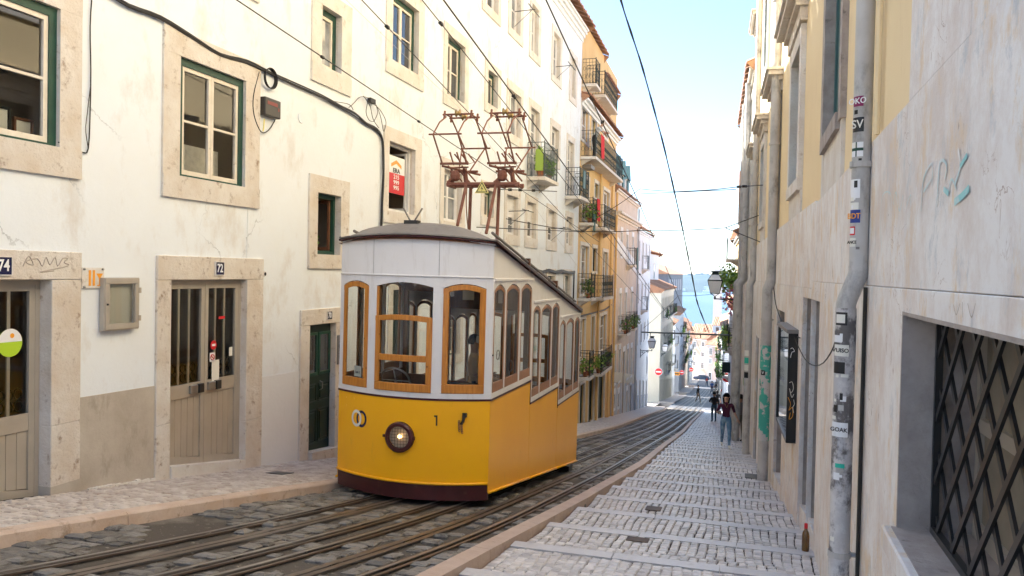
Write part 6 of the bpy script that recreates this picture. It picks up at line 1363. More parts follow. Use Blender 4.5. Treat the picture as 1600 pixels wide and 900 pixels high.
# interior: inner lining, partitions with arched openings, benches, notice boards
for (v0, v1, dz, w_) in BAYS:
    for sg in (1, -1):
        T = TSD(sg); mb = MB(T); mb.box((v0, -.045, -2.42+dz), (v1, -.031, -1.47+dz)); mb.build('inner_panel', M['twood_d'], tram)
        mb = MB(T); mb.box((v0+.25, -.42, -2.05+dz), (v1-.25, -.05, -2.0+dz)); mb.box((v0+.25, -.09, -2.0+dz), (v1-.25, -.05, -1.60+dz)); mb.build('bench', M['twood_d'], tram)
for v_, dz in ((1.86, 0), (3.63, -.325)):
    y = Y0+v_; mb = MB()
    for u in (-.96, -.32, .26, .90): mb.box((CX+u, y-.03, -2.42+dz), (CX+u+.06, y+.03, .10+dz))
    mb.box((CX-.96, y-.03, -.32+dz), (CX+.96, y+.03, .2+dz)); mb.box((CX-.90, y-.02, -2.42+dz), (CX-.33, y+.02, -1.55+dz)); mb.box((CX+.33, y-.02, -2.42+dz), (CX+.90, y+.02, -1.55+dz)); mb.build('partition', M['twood_d'], tram)
for (u, v_, z, w_, h) in ((-.02, 1.79, -.42, .17, .30), (.52, 1.79, -.45, .13, .34)):
    mb = MB(); mb.box((CX+u, Y0+v_, z), (CX+u+w_, Y0+v_+.01, z+h)); mb.build('notice_board', M['alu_l'], tram)
mb = MB(); mb.box((CX+.30, Y0+.32, -2.42), (CX+.92, Y0+.42, -1.42)); mb.build('control_desk', M['dgreen'], tram)
mb = MB(); c_ = V((CX-.22, Y0-.02, -1.38)); R_ = Matrix.Rotation(radians(28), 3, 'X')
for r_, t_ in ((.19, .014),): mb.tube([c_+R_ @ V((r_*cos(t), 0, r_*sin(t))) for t in [k*2*pi/28 for k in range(28)]], t_, 6, closed=True)
for t in (0, pi/2): mb.tube([c_+R_ @ V((.19*cos(t), 0, .19*sin(t))), c_-R_ @ V((.19*cos(t), 0, .19*sin(t)))], .009, 5)
mb.tube([c_, c_+V((0, .05, -.95))], .02, 6); mb.build('brake_wheel', M['steel'], tram, smooth=True)
for sg, lab in ((-1, None),): pass
a = V(TF((-.66, -.025, -1.30))); mb = MB(TF); mb.box((-.74, -.018, -1.345), (-.62, -.014, -1.21)); o = mb.build('fare_notice', M['papers'], tram)
text('print', '3,80 €', Matrix.Translation(TF((-.68, -.010, -1.29))) @ Matrix.Rotation(-.40, 4, 'Z') @ Matrix.Rotation(pi/2, 4, 'X'), .035, M['navy'], o)
mb = MB(TSD(1)); mb.tube([(.28+.06*cos(t), -.006, -1.02+.06*sin(t)) for t in [k*pi/8 for k in range(16)]], .006, 4, closed=True); mb.tube([(.86+.07*cos(t), -.006, -1.22+.07*sin(t)) for t in [k*pi/8 for k in range(16)]], .007, 4, closed=True); mb.build('window_sticker', M['grey'], tram)
# headlight with its wire guard
hc = V((-.02, 0, -2.01)); hl = empty('headlight', TF((-.02, 0, -2.01)), tram); fr = lambda r_, a, out: TF((hc.x+r_*cos(a), out, hc.z+r_*sin(a)))
mb = MB(); n = 32
for r0, o0, r1, o1 in ((.185, .0, .185, .045), (.185, .045, .165, .062), (.165, .062, .135, .06), (.135, .06, .128, .03)):
    vs = [fr(r0, k*2*pi/n, o0) for k in range(n)]+[fr(r1, k*2*pi/n, o1) for k in range(n)]; mb.add(vs, [(k, (k+1) % n, n+(k+1) % n, n+k) for k in range(n)])
mb.build('rim', M['tmaroon'], hl, smooth=True)
mb = MB(); vs = [fr(0, 0, -.0)]+[fr(.13, k*2*pi/n, .02) for k in range(n)]; mb.add(vs, [(0, 1+k, 1+(k+1) % n) for k in range(n)]); mb.build('reflector', M['alu'], hl, smooth=True)
mb = MB(); mb.lathe([(.0, -.028), (.024, -.014), (.028, .0), (.024, .014), (.0, .028)], TF((hc.x+.01, .035, hc.z+.01)), 10); mb.build('bulb', M['bulb'], hl, smooth=True)
mb = MB(); vs = [fr(0, 0, .058)]+[fr(.132, k*2*pi/n, .05) for k in range(n)]; mb.add(vs, [(0, 1+k, 1+(k+1) % n) for k in range(n)]); mb.build('lens', M['glass'], hl, smooth=True)
mb = MB()
for k in range(-3, 4):
    x = k*.037; h = sqrt(max(0, .135**2-x*x))
    mb.tube([TF((hc.x+x, .066, hc.z-h)), TF((hc.x+x, .075, hc.z)), TF((hc.x+x, .066, hc.z+h))], .0026, 4); mb.tube([TF((hc.x-h, .066, hc.z+x)), TF((hc.x, .077, hc.z+x)), TF((hc.x+h, .066, hc.z+x))], .0026, 4)
mb.build('wire_guard', M['black_s'], hl)
mb = MB(TF); mb.box((hc.x-.215, .02, hc.z-.012), (hc.x-.18, .05, hc.z+.018)); mb.box((hc.x+.18, .02, hc.z-.02), (hc.x+.20, .05, hc.z+.02)); mb.build('hinge_lug', M['tmaroon'], hl)
# hook, numeral and the two linked rings
hk = empty('coupling_hook', TF((.72, 0, -1.80)), tram); mb = MB(TF); mb.box((.725, .0, -1.74), (.765, .045, -1.69)); mb.tube([(.745, .03, -1.72), (.738, .05, -1.78), (.715, .045, -1.82)], .016, 6); mb.build('bracket', M['black_s'], hk)
mb = MB(TF)
for k in range(5): mb.tube([(.715+.003*k+.008*cos(t), .035, -1.83-.022*k+.015*sin(t)) for t in [j*pi/4 for j in range(8)]], .0035, 4, closed=True)
for k in range(5): mb.tube([(.685+.002*k+.008*cos(t), .03, -1.79-.026*k+.016*sin(t)) for t in [j*pi/4 for j in range(8)]], .0035, 4, closed=True)
mb.build('chain', M['rust'], hk)
mb = MB(TF); mb.add([(.395, .008, -1.725), (.435, .008, -1.725), (.435, .008, -1.85), (.418, .008, -1.85), (.418, .008, -1.745), (.395, .008, -1.745)], [(0, 5, 4, 1), (1, 4, 3, 2)]); mb.build('numeral_one', M['black_s'], tram)
for (u, m_, dd) in ((-.665, 'papers', .010), (-.585, 'navy', .007)):
    mb = MB(TF); n = 28; r0, r1 = .067, .10; zc = -1.855
    vs = [(u+r_*cos(k*2*pi/n)*.83, dd, zc+r_*sin(k*2*pi/n)*1.05) for r_ in (r0, r1) for k in range(n)]; mb.add(vs, [(k, n+k, n+(k+1) % n, (k+1) % n) for k in range(n)]); mb.build('ring_emblem', M[m_], tram)
for T, us in ((TF, (-.98, .985)),):
    mb = MB(T)
    for u in us:
        for k in range(9): mb.tube([(u, .004, -2.45+.11*k), (u, .009, -2.45+.11*k)], .006, 6)
    mb.build('screws', M['tyellow'], tram)
mb = MB(TF)
for u in (-.45, .41): mb.box((u-.002, .004, -.07), (u+.002, .0062, .36))
mb.build('panel_seam', M['grey'], tram)
for u in (-.86, -.72):
    for z in (-1.62, -1.72): mb = MB(TF); mb.tube([(u, .004, z), (u, .012, z)], .010, 7); mb.build('rivet', M['tyellow'], tram)
# roof horns and pantographs
c_ = hit_y(641, 347, 9.05); mb = MB(); mb.box((c_.x-.09, 9.0, c_.z-.03), (c_.x+.09, 9.1, c_.z+.02)); mb.cur = 1
mb.tube([c_+V((-.02, 0, .0)), c_+V((-.12, 0, .17))], .011, 6); mb.tube([c_+V((.02, 0, .0)), c_+V((.13, 0, .17))], .011, 6); mb.build('cable_guide_horns', [M['black_s'], M['grey']], tram)
st = empty('pantograph_stand', (CX+.5, 10.4, .5), tram, label='rust red iron stand with braced legs')
xa, xb = hit_y(700, 287, 10.4).x, hit_y(812, 290, 10.4).x; zb = 1.185
mb = MB()
for dy in (-.11, .11): mb.tube([(xa, 10.4+dy, zb+.0), (xb, 10.4+dy, zb)], .028, 7)
for x in (xa+.03, xa+.28, (xa+xb)/2, xb-.28, xb-.03): mb.tube([(x, 10.25, zb-.02), (x, 10.55, zb-.02)], .02, 6)
mb.build('cross_beam', M['rust'], st)
for px, top, Yt in ((712, 726, 10.30), (757, 772, 10.30)):
    B = hit_y(px, 352 if px == 712 else 364, 9.9); A = hit_y(top, 287, Yt); mb = MB(); mb.tube([A, B], .022, 7); mb.build('brace', M['rust'], st)
for px, yb in ((733, 356), (777, 372)):
    A = hit_y(px, 288, 10.5); mb = MB(); mb.tube([A, V((A.x-.01, 10.5, .35))], .024, 7); mb.build('leg', M['rust'], st)
A = hit_y(727, 288, 10.45); mb = MB(); mb.tube(smoothpts([A, hit_y(726, 320, 10.4), hit_y(729, 357, 10.4)]), .008, 5); mb.build('feed_cable', M['brownwood'], st)
def pantograph(px, name, lab):
    c = hit_y(px, 262, 10.4); xc = c.x; e = empty(name, (xc, 10.4, 1.22), tram, label=lab); hw = .175
    mb = MB(); mb.lathe([(.03, -.08), (.06, -.055), (.072, 0), (.058, .045), (.03, .07)], (xc-.02, 10.32, 1.31), 10); mb.tube([(xc-.1, 10.4, 1.2), (xc-.06, 10.36, 1.36)], .03, 6); mb.tube([(xc+.1, 10.45, 1.2), (xc+.08, 10.42, 1.42)], .035, 6); mb.tube([(xc-.12, 10.3, 1.2), (xc-.06, 10.32, 1.26)], .03, 6); mb.build('insulator', M['rust'], e)
    pn, pf, kn, kf, tp = V((0, 10.22, 1.46)), V((0, 10.62, 1.40)), V((0, 9.86, 1.80)), V((0, 11.10, 1.80)), V((0, 10.45, 2.17))
    mb = MB(); r = .0108
    for sgn in (-1, 1):
        o_ = V((xc+sgn*hw, 0, 0)); mb.tube([pn+o_, kn+o_], r*1.15, 6)
        mb.tube([kn+o_, kn+o_+V((0, .22, .20)), V((0, 10.32, 2.12))+o_*1.0+V((0, 0, 0))], r, 6)
        mb.tube([kf+o_*1.0, V((0, 10.55, 2.12))+o_], r*1.1, 6); mb.tube([pf+V((xc+sgn*.08, 0, 0)), kf+o_+V((0, -.12, -.03)), kf+o_], r, 6)
    mb.build('arm', M['rust'], e)
    for A_, B_, rr_ in ((kn+V((xc-hw-.06, 0, 0)), kn+V((xc+hw+.05, 0, 0)), 1.1), (kf+V((xc-hw-.06, 0, 0)), kf+V((xc+hw+.05, 0, 0)), 1.1), (pn+V((xc-hw-.03, 0, 0)), pn+V((xc+hw+.03, 0, 0)), 1.6), (pf+V((xc-hw-.03, 0, 0)), pf+V((xc+hw+.03, 0, 0)), 1.6), (V((xc-hw, 10.22, 1.43)), V((xc+hw+.02, 10.75, 1.37)), 1.5), (V((xc-hw, 10.5, 1.44)), V((xc+hw, 10.3, 1.42)), 1)):
        mb = MB(); mb.tube([A_, B_], r*rr_, 6); mb.build('cross_bar', M['rust'], e)
    mb = MB()
    for dy, dz in ((-.13, 0), (.13, 0)):
        mb.tube([V((xc-hw-.05, 10.45+dy, 2.15+dz)), V((xc+hw+.05, 10.45+dy, 2.15+dz))], r*1.2, 6)
        for sgn in (-1, 1): mb.tube([V((xc+sgn*(hw+.02), 10.45+dy-.02, 2.09)), V((xc+sgn*(hw+.02), 10.45+dy, 2.2))], r*1.5, 6)
    for sgn in (-1, 1): mb.tube([V((xc+sgn*hw, 10.32, 2.15)), V((xc+sgn*hw, 10.58, 2.15))], r, 6)
    mb.build('collector_bar', M['rust'], e)
    for dy in (-.13, .13):
        mb = MB(); mb.lathe([(.02, -.035), (.055, -.03), (.03, -.01), (.03, .01), (.055, .03), (.02, .035)], (xc-.0, 10.45+dy, 2.165), 12, Matrix.Rotation(pi/2, 3, 'Y')); mb.build('contact_wheel', M['brass'], e, smooth=True)
    mb = MB()
    for k in range(3):
        x = xc-.08+.10*k; mb.tube([(x, 10.25, 1.62), (x+.03, 10.33, 1.46), (x+.11, 10.40, 1.50), (x+.05, 10.3, 1.60)], .012, 5)
    for k in range(2): mb.tube([(xc-.12+.2*k, 10.3, 1.44), (xc-.02+.2*k, 10.6, 1.26)], .012, 5)
    mb.tube([(xc+.02, 10.35, 1.40), (xc+.14, 10.5, 1.22)], .014, 5); mb.build('spring', M['rust'], e); return e
pantograph(714, 'pantograph', 'left rust red diamond pantograph'); pantograph(787, 'pantograph', 'right rust red diamond pantograph')
c_ = hit_y(750, 293, 10.24); sgn_ = empty('warning_sign', c_, tram, label='yellow triangular high voltage warning sign')
def tri(r_, y): return [V((c_.x+r_*cos(a), y, c_.z-.015+r_*sin(a))) for a in (pi/2, pi/2+2*pi/3, pi/2+4*pi/3)]
mb = MB(); mb.add(tri(.115, 10.24)+tri(.115, 10.25), [(0, 1, 2), (5, 4, 3), (0, 3, 4, 1), (1, 4, 5, 2), (2, 5, 3, 0)]); mb.build('plate', M['yellow_p'], sgn_)
mb = MB(); A, B = tri(.095, 10.238), tri(.074, 10.238); mb.add(A+B, [(0, 1, 4, 3), (1, 2, 5, 4), (2, 0, 3, 5)])
q = lambda u, v_: V((c_.x+u, 10.2375, c_.z-.015+v_)); mb.add([q(.006, .045), q(-.016, .0), q(.004, .004), q(-.006, -.038), q(.018, .012), q(0, .010)], [(0, 1, 2, 5), (4, 5, 2, 3)]); mb.build('symbol', M['black_s'], sgn_)
tram.rotation_euler = (0, radians(.45), radians(.3))
# ================================================================ WIRES, LAMPS, SIGNS, PEOPLE, CAR
def wire(name, pts, r, mat_, label, cat='overhead wire', group=None, sag=.0, n=14, extra=None):
    P = [V(p) for p in pts]; out = []
    for a, b in zip(P, P[1:]):
        for k in range(n): t = k/n; p = a+(b-a)*t; p.z -= sag*4*t*(1-t); out.append(p)
    out.append(P[-1]); mb = MB(); mb.tube(out, r, 5)
    if extra: extra(mb, out)
    return tag(mb.build(name, mat_), label, cat, group)
def along(X, y0, z0, ya, yb, s=.155): return [(X, ya, z0-s*(ya-y0)), (X+.0, y0, z0), (X-.02*(yb-y0)*.6, yb, z0-s*(yb-y0))]
def clips(mb, P):
    for k in range(4, len(P)-2, 7): mb.tube([P[k]-V((0, .03, 0)), P[k]+V((0, .03, -.004))], .022, 5)
wire('trolley_wire', along(-3.80, 10.57, 2.19, -2, 34), .006, M['cable'], 'overhead wire touching the left pantograph of the tram', extra=clips)
wire('trolley_wire', along(-3.19, 10.6, 2.19, -2, 34), .006, M['cable'], 'overhead wire touching the right pantograph of the tram', extra=clips)
wire('overhead_wire', along(-2.4, 10.74, 1.38+.0, -2, 40, .165), .0075, M['cable'], 'dark wire running down the street right of both pantographs', extra=clips)
wire('overhead_wire', along(-1.5, 11.3, .98, -2, 34, .19), .006, M['cable'], 'thin wire running down the street from the top edge left of the ochre house')
wire('overhead_wire', [(-5.5, 2, 3.35), (-5.5, 7.61, 2.94), (-5.5, 14.08, 2.44), (-5.5, 30, 1.2)], .008, M['cable'], 'clipped wire close to the white wall passing above the cable bundle', extra=clips)
wire('overhead_wire', [hit_y(520, -20, 9), hit_y(735, 185, 16), hit_y(905, 420, 24)], .003, M['pipe'], 'very thin pale wire crossing the upper white wall')
P = [hit_y(x, y, Y) for x, y, Y in ((958, -60, 12), (970, 0, 12.5), (1005, 110, 13.5), (1040, 240, 15), (1068, 365, 17), (1085, 450, 19), (1092, 480, 20), (1108, 520, 30))]
mb = MB(); Q = smoothpts(P, 6); mb.tube(Q, .012, 5); tw = [q+V((.013*cos(i*1.1), 0, .013*sin(i*1.1))) for i, q in enumerate(Q)]; mb.tube(tw, .008, 4); mb.tube([q-V((.012*cos(i*1.1), 0, .012*sin(i*1.1))) for i, q in enumerate(Q)], .007, 4)
tag(mb.build('twisted_cable', M['cable']), 'thick twisted black cable hanging against the sky', 'cable')
def insul(mb, P):
    for k in (5, 8): mb.tube([P[k]-V((.10, 0, 0)), P[k]+V((.10, 0, 0))], .03, 6)
wire('span_wire', [hit_y(1152, 292, 22), hit_y(1195, 289, 20)], .013, M['cable'], 'short span wire with insulators meeting the yellow house top right', extra=lambda mb, P: [mb.tube([P[k]-V((.06, 0, 0)), P[k]+V((.06, 0, 0))], .035, 6) for k in (1, 4)])
wire('span_wire', [V(FO.T((2, 0, 2.2))), hit_y(1000, 295, 30), hit_y(1152, 292, 22)], .013, M['cable'], 'upper span wire from the ochre house to the right side', sag=.1)
wire('span_wire', [hit_y(1000, 303, 32), hit_y(1150, 296, 24)], .013, M['cable'], 'second thin span wire just below the upper one')
wire('span_wire', [V(FL.T((21.5, 0, 1.5))), hit_y(905, 361, 25), hit_y(1000, 360, 25), hit_y(1133, 356, 23)], .013, M['cable'], 'span wire crossing above the tram roof to the yellow house', sag=.03)
wire('span_wire', [hit_y(1133, 356, 23), hit_y(1195, 333, 21)], .013, M['cable'], 'upper branch of the forked stay wire at the yellow house')
wire('span_wire', [hit_y(1133, 356, 23), hit_y(1190, 379, 21)], .013, M['cable'], 'lower branch of the forked stay wire at the yellow house')
wire('span_wire', [hit_y(780, 296, 20), hit_y(818, 297, 22), hit_y(870, 299, 24)], .013, M['cable'], 'insulated span wire below the green plant balcony', extra=lambda mb, P: [mb.tube([P[k]-V((.05, 0, 0)), P[k]+V((.05, 0, 0))], .04, 6) for k in (6, 12, 18)])
wire('span_wire', [hit_y(745, 355, 18), hit_y(905, 362, 27)], .013, M['cable'], 'dark wire crossing low over the tram roof in front of the roller shutters')
wire('span_wire', [V((-7.25, 58, -3.9)), hit_y(1060, 462, 55), V((-.9, 50, -.9))], .012, M['cable'], 'thin span wire over the street near the river view', sag=.1)
mb = MB(); a = hit_y(1003, 519, 55); b = hit_y(1148, 524, 42); mb.tube([a, b], .05, 6)
for t in (.12, .3, .5, .7): p = a+(b-a)*t; mb.tube([p-V((0, 0, .22)), p+V((0, 0, .02))], .03, 5)
tag(mb.build('span_beam', M['iron_l']), 'dark steel beam spanning the street between the houses', 'beam')

def lantern(loc, wallp, s, label, group=None, arm_d=None):
    """wall lantern: loc = bottom of the lantern"""
    L = V(loc); e = empty('wall_lantern', V(wallp), label=label, cat='street lamp', group=group)
    mb = MB(); f = lambda r_, z: [L+V((sx*r_, sy*r_, z)) for sx, sy in ((-1, -1), (1, -1), (1, 1), (-1, 1))]
    h0, h1, h2, h3 = .12*s, .62*s, .86*s, 1.0*s; r0, r1, r2 = .17*s, .275*s, .13*s
    A, B, C_ = f(r0, h0), f(r1, h1), f(r2, h2)
    for i in range(4): mb.tube([A[i], B[i]], .013*s, 4); mb.tube([B[i], C_[i]], .013*s, 4)
    for R_ in (A, B, C_): mb.tube(R_, .018*s, 4, closed=True)
    mb.add([*f(r1*1.03, h1+.0), *f(r1*1.03, h1+.03*s)], [(0, 1, 5, 4), (1, 2, 6, 5), (2, 3, 7, 6), (3, 0, 4, 7)])
    mb.add([*f(r2*1.1, h2), *f(r2*.9, h3-.06*s), *f(r2*1.3, h3-.05*s), *f(r2*1.2, h3)], [(0, 1, 5, 4), (1, 2, 6, 5), (2, 3, 7, 6), (3, 0, 4, 7), (4, 5, 9, 8), (5, 6, 10, 9), (6, 7, 11, 10), (7, 4, 8, 11), (8, 9, 13, 12), (9, 10, 14, 13), (10, 11, 15, 14), (11, 8, 12, 15), (12, 13, 14, 15)])
    mb.tube([A[0], L], .012*s, 4); mb.tube([A[1], L], .012*s, 4); mb.tube([A[2], L], .012*s, 4); mb.tube([A[3], L], .012*s, 4); mb.lathe([(.03*s, -.12*s), (.045*s, -.06*s), (.03*s, 0)], L, 8); mb.build('frame', M['iron'], e)
    mb = MB(); A2, B2 = f(r0*.97, h0), f(r1*.97, h1)
    mb.add(A2+B2, [(0, 1, 5, 4), (1, 2, 6, 5), (2, 3, 7, 6), (3, 0, 4, 7)]); mb.build('glass_pane', M['lampglass'], e)
    mb = MB(); A2, B2 = f(r1*.95, h1+.03*s), f(r2, h2); mb.add(A2+B2, [(0, 1, 5, 4), (1, 2, 6, 5), (2, 3, 7, 6), (3, 0, 4, 7)]); mb.build('top_glass', M['lampglass'], e)
    W_ = V(wallp); d = W_-L; d.z = 0; U = d.normalized(); Ln = d.length; mb = MB()
    P0 = L+V((0, 0, -.10*s)); mb.tube([P0, P0+d], .022*s, 6)
    mb.tube([P0+d+V((0, 0, .1*s)), P0+d+V((0, 0, -.55*s))], .03*s, 5); mb.tube(smoothpts([P0+U*.15*Ln, P0+U*.5*Ln+V((0, 0, -.09*s)), P0+U*.8*Ln+V((0, 0, -.3*s)), P0+d+V((0, 0, -.5*s))]), .018*s, 5)
    for c_, r_ in ((.38, .09), (.72, .11), (.86, .07)):
        cc = P0+U*c_*Ln+V((0, 0, -.10*s-(.05*s if c_ > .6 else 0))); mb.tube([cc+U*(r_*s*(1-k/22)*cos(k*.5))+V((0, 0, r_*s*(1-k/22)*sin(k*.5))) for k in range(18)], .011*s, 4)
    mb.build('bracket', M['iron'], e); return e
pl_ = hit_y(1117, 463, 33); lantern(pl_, (rw(33)-.02, 33, pl_.z), 1.02, 'large black wall lantern on a scrolled bracket at right, beside the green plant')
q_ = hit_y(1018.5, 546, 57); lantern(q_, (lw(57)+.02, 57, q_.z), .95, 'wall lantern hanging left in front of the narrow pale house')
q_ = hit_y(1039, 551, 76); lantern(q_, (lw(76)+.02, 76, q_.z), .95, 'second smaller wall lantern on the cream house corner')
q_ = hit_y(1129, 566, 92); lantern(q_, (rw(92), 92, q_.z), .9, 'small far wall lantern low on the right of the street')

def no_entry(px, py, Y, label, wallx=None, r=.30):
    c = hit_y(px, py, Y); e = empty('no_entry_sign', c, label=label, cat='road sign'); mb = MB(); mb.tube([c, c+V((0, .03, 0))], r, 22); mb.build('disc', M['red'], e)
    mb = MB(); mb.box((c.x-r*.72, c.y-.012, c.z-r*.17), (c.x+r*.72, c.y-.002, c.z+r*.17)); mb.build('white_bar', M['white'], e)
    mb = MB(); R_ = r*1.0; mb.tube([c+V((R_*cos(t), -.004, R_*sin(t))) for t in [k*2*pi/24 for k in range(24)]], r*.05, 4, closed=True); mb.build('white_rim', M['white'], e)
    mb = MB(); wx = wallx if wallx is not None else lw(Y); mb.tube([c+V((0, .05, 0)), V((wx, c.y+.05, c.z))], .025, 5); mb.build('bracket', M['iron_l'], e)
no_entry(1029, 581, 74, 'nearest no entry sign on the left at the first corner', r=.34)
no_entry(1065, 582, 104, 'second no entry sign on the left beside a yellow sign', r=.32)
no_entry(1080, 577.5, 140, 'third and farthest no entry sign on the left', r=.36)
no_entry(1136, 590, 62, 'no entry sign on the right side of the street', rw(62), r=.36)
c = hit_y(1057.5, 584, 103.8); mb = MB(); mb.box((c.x-.38, c.y, c.z-.2), (c.x+.38, c.y+.04, c.z+.2)); mb.cur = 1; mb.box((c.x-.28, c.y-.01, c.z-.08), (c.x+.28, c.y-.002, c.z+.08)); tag(mb.build('direction_sign', [M['orange'], M['black_s']]), 'small yellow sign with dark lettering left of the second no entry sign', 'sign')
for k, (px, py, Y, m_, lab) in enumerate(((1146, 540, 60, 'green', 'green shop awning low on the right'), (1153, 520, 47, 'plaster_cool', 'grey electricity box on the right wall behind the lantern'), (1144, 575, 56, 'iron', 'dark hanging shop sign on the right near the no entry sign'))):
    c = hit_y(px, py, Y); c.x = rw(Y); mb = MB(); mb.box((c.x-(.55 if k != 1 else .22), Y, c.z-.35), (c.x, Y+(1.6 if k == 0 else .5), c.z+.35)); bevel(tag(mb.build('wall_box', M[m_]), lab, ['awning', 'electricity box', 'shop sign'][k]), .02)
mb = MB(); mb.box((rw(34)-.01, 33.6, -5.05), (rw(34)+.0, 33.61, -5.0)); 
s_, z = FR3.hit(1161.5, 597, .06); mb = MB(FR3.T); mb.box((s_, .05, z-.12), (s_+.3, .06, z+.12)); tag(mb.build('green_sticker', M['leaf_l']), 'small green square sticker on the grey cream house wall', 'sticker')

# ---------------------------------------------------------------- people
def seg_dist(p, a, b):
    ab = b-a; t = max(0, min(1, (p-a).dot(ab)/max(1e-9, ab.dot(ab)))); return (p-(a+ab*t)).length
def person(label, feet, h, face, pose, cols, hairlen=.0, extras=None, female=False, group=None):
    """pose gives joint positions for a 1.7 m figure facing -Y; feet is where it stands"""
    k = h/1.7; J = dict(pelvis=(0, 0, .93), waist=(0, 0, 1.05), chest=(0, .0, 1.27), neck=(0, .0, 1.45), head0=(0, -.01, 1.54), head1=(0, -.015, 1.62),
        sl=(.17, 0, 1.39), el=(.22, .02, 1.12), wl=(.23, -.05, .88), sr=(-.17, 0, 1.39), er=(-.22, .02, 1.12), wr=(-.23, -.05, .88),
        hl=(.09, 0, .90), kl=(.10, -.02, .50), al=(.10, .02, .09), tl=(.11, -.14, .03), hr=(-.09, 0, .90), kr=(-.10, -.02, .50), ar=(-.10, .02, .09), tr=(-.11, -.14, .03))
    J.update(pose); J = {a: V(b)*k for a, b in J.items()}
    names = list(J); idx = {n: i for i, n in enumerate(names)}
    E_ = [('pelvis', 'waist'), ('waist', 'chest'), ('chest', 'neck'), ('neck', 'head0'), ('head0', 'head1'), ('chest', 'sl'), ('sl', 'el'), ('el', 'wl'), ('chest', 'sr'), ('sr', 'er'), ('er', 'wr'), ('pelvis', 'hl'), ('hl', 'kl'), ('kl', 'al'), ('al', 'tl'), ('pelvis', 'hr'), ('hr', 'kr'), ('kr', 'ar'), ('ar', 'tr')]
    R_ = dict(pelvis=.135, waist=.115, chest=.135, neck=.052, head0=.07, head1=.092, sl=.062, el=.042, wl=.028, sr=.062, er=.042, wr=.028, hl=.098, kl=.062, al=.042, tl=.032, hr=.098, kr=.062, ar=.042, tr=.032)
    if female: R_.update(pelvis=.15, waist=.115, chest=.13, hl=.105)
    me = bpy.data.meshes.new('tmp'); me.from_pydata([J[n] for n in names], [(idx[a], idx[b]) for a, b in E_], []); o = bpy.data.objects.new('tmp', me); COL.objects.link(o)
    md = o.modifiers.new('s', 'SKIN'); md.use_smooth_shade = True; o.modifiers.new('d', 'SUBSURF').levels = 2
    for n in names: r_ = R_[n]*k; me.skin_vertices[0].data[idx[n]].radius = (r_, r_*(.74 if n in ('pelvis', 'waist', 'chest') else 1)); me.skin_vertices[0].data[idx[n]].use_root = (n == 'pelvis')
    dg = bpy.context.evaluated_depsgraph_get(); m2 = bpy.data.meshes.new_from_object(o.evaluated_get(dg)); bpy.data.objects.remove(o, do_unlink=True)
    top, leg, skin, shoe = cols
    m2.materials.clear()
    for m_ in (skin, top, leg, shoe): m2.materials.append(M[m_])
    bones = {0: [('neck', 'head0'), ('head0', 'head1'), ('er', 'wr'), ('el', 'wl')], 1: [('waist', 'chest'), ('chest', 'neck'), ('chest', 'sl'), ('chest', 'sr'), ('sl', 'el'), ('sr', 'er')], 2: [('pelvis', 'hl'), ('pelvis', 'hr'), ('hl', 'kl'), ('hr', 'kr'), ('kl', 'al'), ('kr', 'ar')], 3: [('al', 'tl'), ('ar', 'tr')]}
    for p in m2.polygons:
        c = p.center; best = (9, 0)
        for mi, bs in bones.items():
            for a, b in bs:
                d = seg_dist(c, J[a], J[b])
                if d < best[0]: best = (d, mi)
        mi = best[1]
        if mi == 0 and c.z > J['neck'].z-.1*k and c.z < J['neck'].z+.0*k and (c-J['neck']).length > .06*k: mi = 1
        p.material_index = mi; p.use_smooth = True
    # hands with separate fingers, feet and the face, joined into the same body mesh
    bm = bmesh.new(); bm.from_mesh(m2); f0 = MB()
    for w_, e_ in (('wl', 'el'), ('wr', 'er')):
        d = (J[w_]-J[e_]).normalized(); s_ = d.cross(V((0, 1, 0))).normalized(); nrm = s_.cross(d); A = J[w_]
        f0.tube([A, A+d*.05*k, A+d*.09*k], [.026*k, .036*k, .028*k], 7)
        for q in range(4):
            b = A+d*.085*k+s_*(q-1.5)*.017*k; L = (.062, .072, .068, .052)[q]*k; f0.tube([b, b+d*L*.5, b+d*L*.85+nrm*.018*k], [.009*k, .008*k, .006*k], 5)
        b = A+d*.03*k-s_*.03*k; f0.tube([b, b+(d-s_)*.03*k, b+d*.055*k-s_*.03*k], [.011*k, .009*k, .007*k], 5)
    hd = J['head1']; fw = -1
    f0.tube([hd+V((0, -.082, -.005))*k, hd+V((0, -.104, -.03))*k], [.010*k, .014*k], 5)
    for sx in (-1, 1): f0.tube([hd+V((sx*.088, .0, .0))*k, hd+V((sx*.096, .005, -.03))*k], [.018*k, .013*k], 5)
    tmp = bpy.data.meshes.new('t'); tmp.from_pydata([tuple(v_) for v_ in f0.v], [], f0.f); bm.from_mesh(tmp); bm.to_mesh(m2); bm.free()
    root = empty('person', feet, label=label, cat='person', group=group)
    b = bpy.data.objects.new('body', m2); COL.objects.link(b); b.parent = root; ORG[b.name] = ORG[root.name]
    F0 = V(feet)
    def kid(mb, name, m_, smooth=True):
        mb.v = [v_+F0 for v_ in mb.v]; return mb.build(name, m_, root, smooth=smooth)
    mb = MB()
    for sx in (-1, 1): mb.lathe([(.0, -.009*k), (.010*k, 0), (.0, .009*k)], hd+V((sx*.033, -.085, .012))*k, 6)
    mb.cur = 1; mb.tube([hd+V((-.025, -.088, -.058))*k, hd+V((.025, -.088, -.058))*k], .006*k, 5); kid(mb, 'face_features', [M['hair'], M['maroon_p']])
    mb = MB(); n, m_ = 14, 9; vs = []
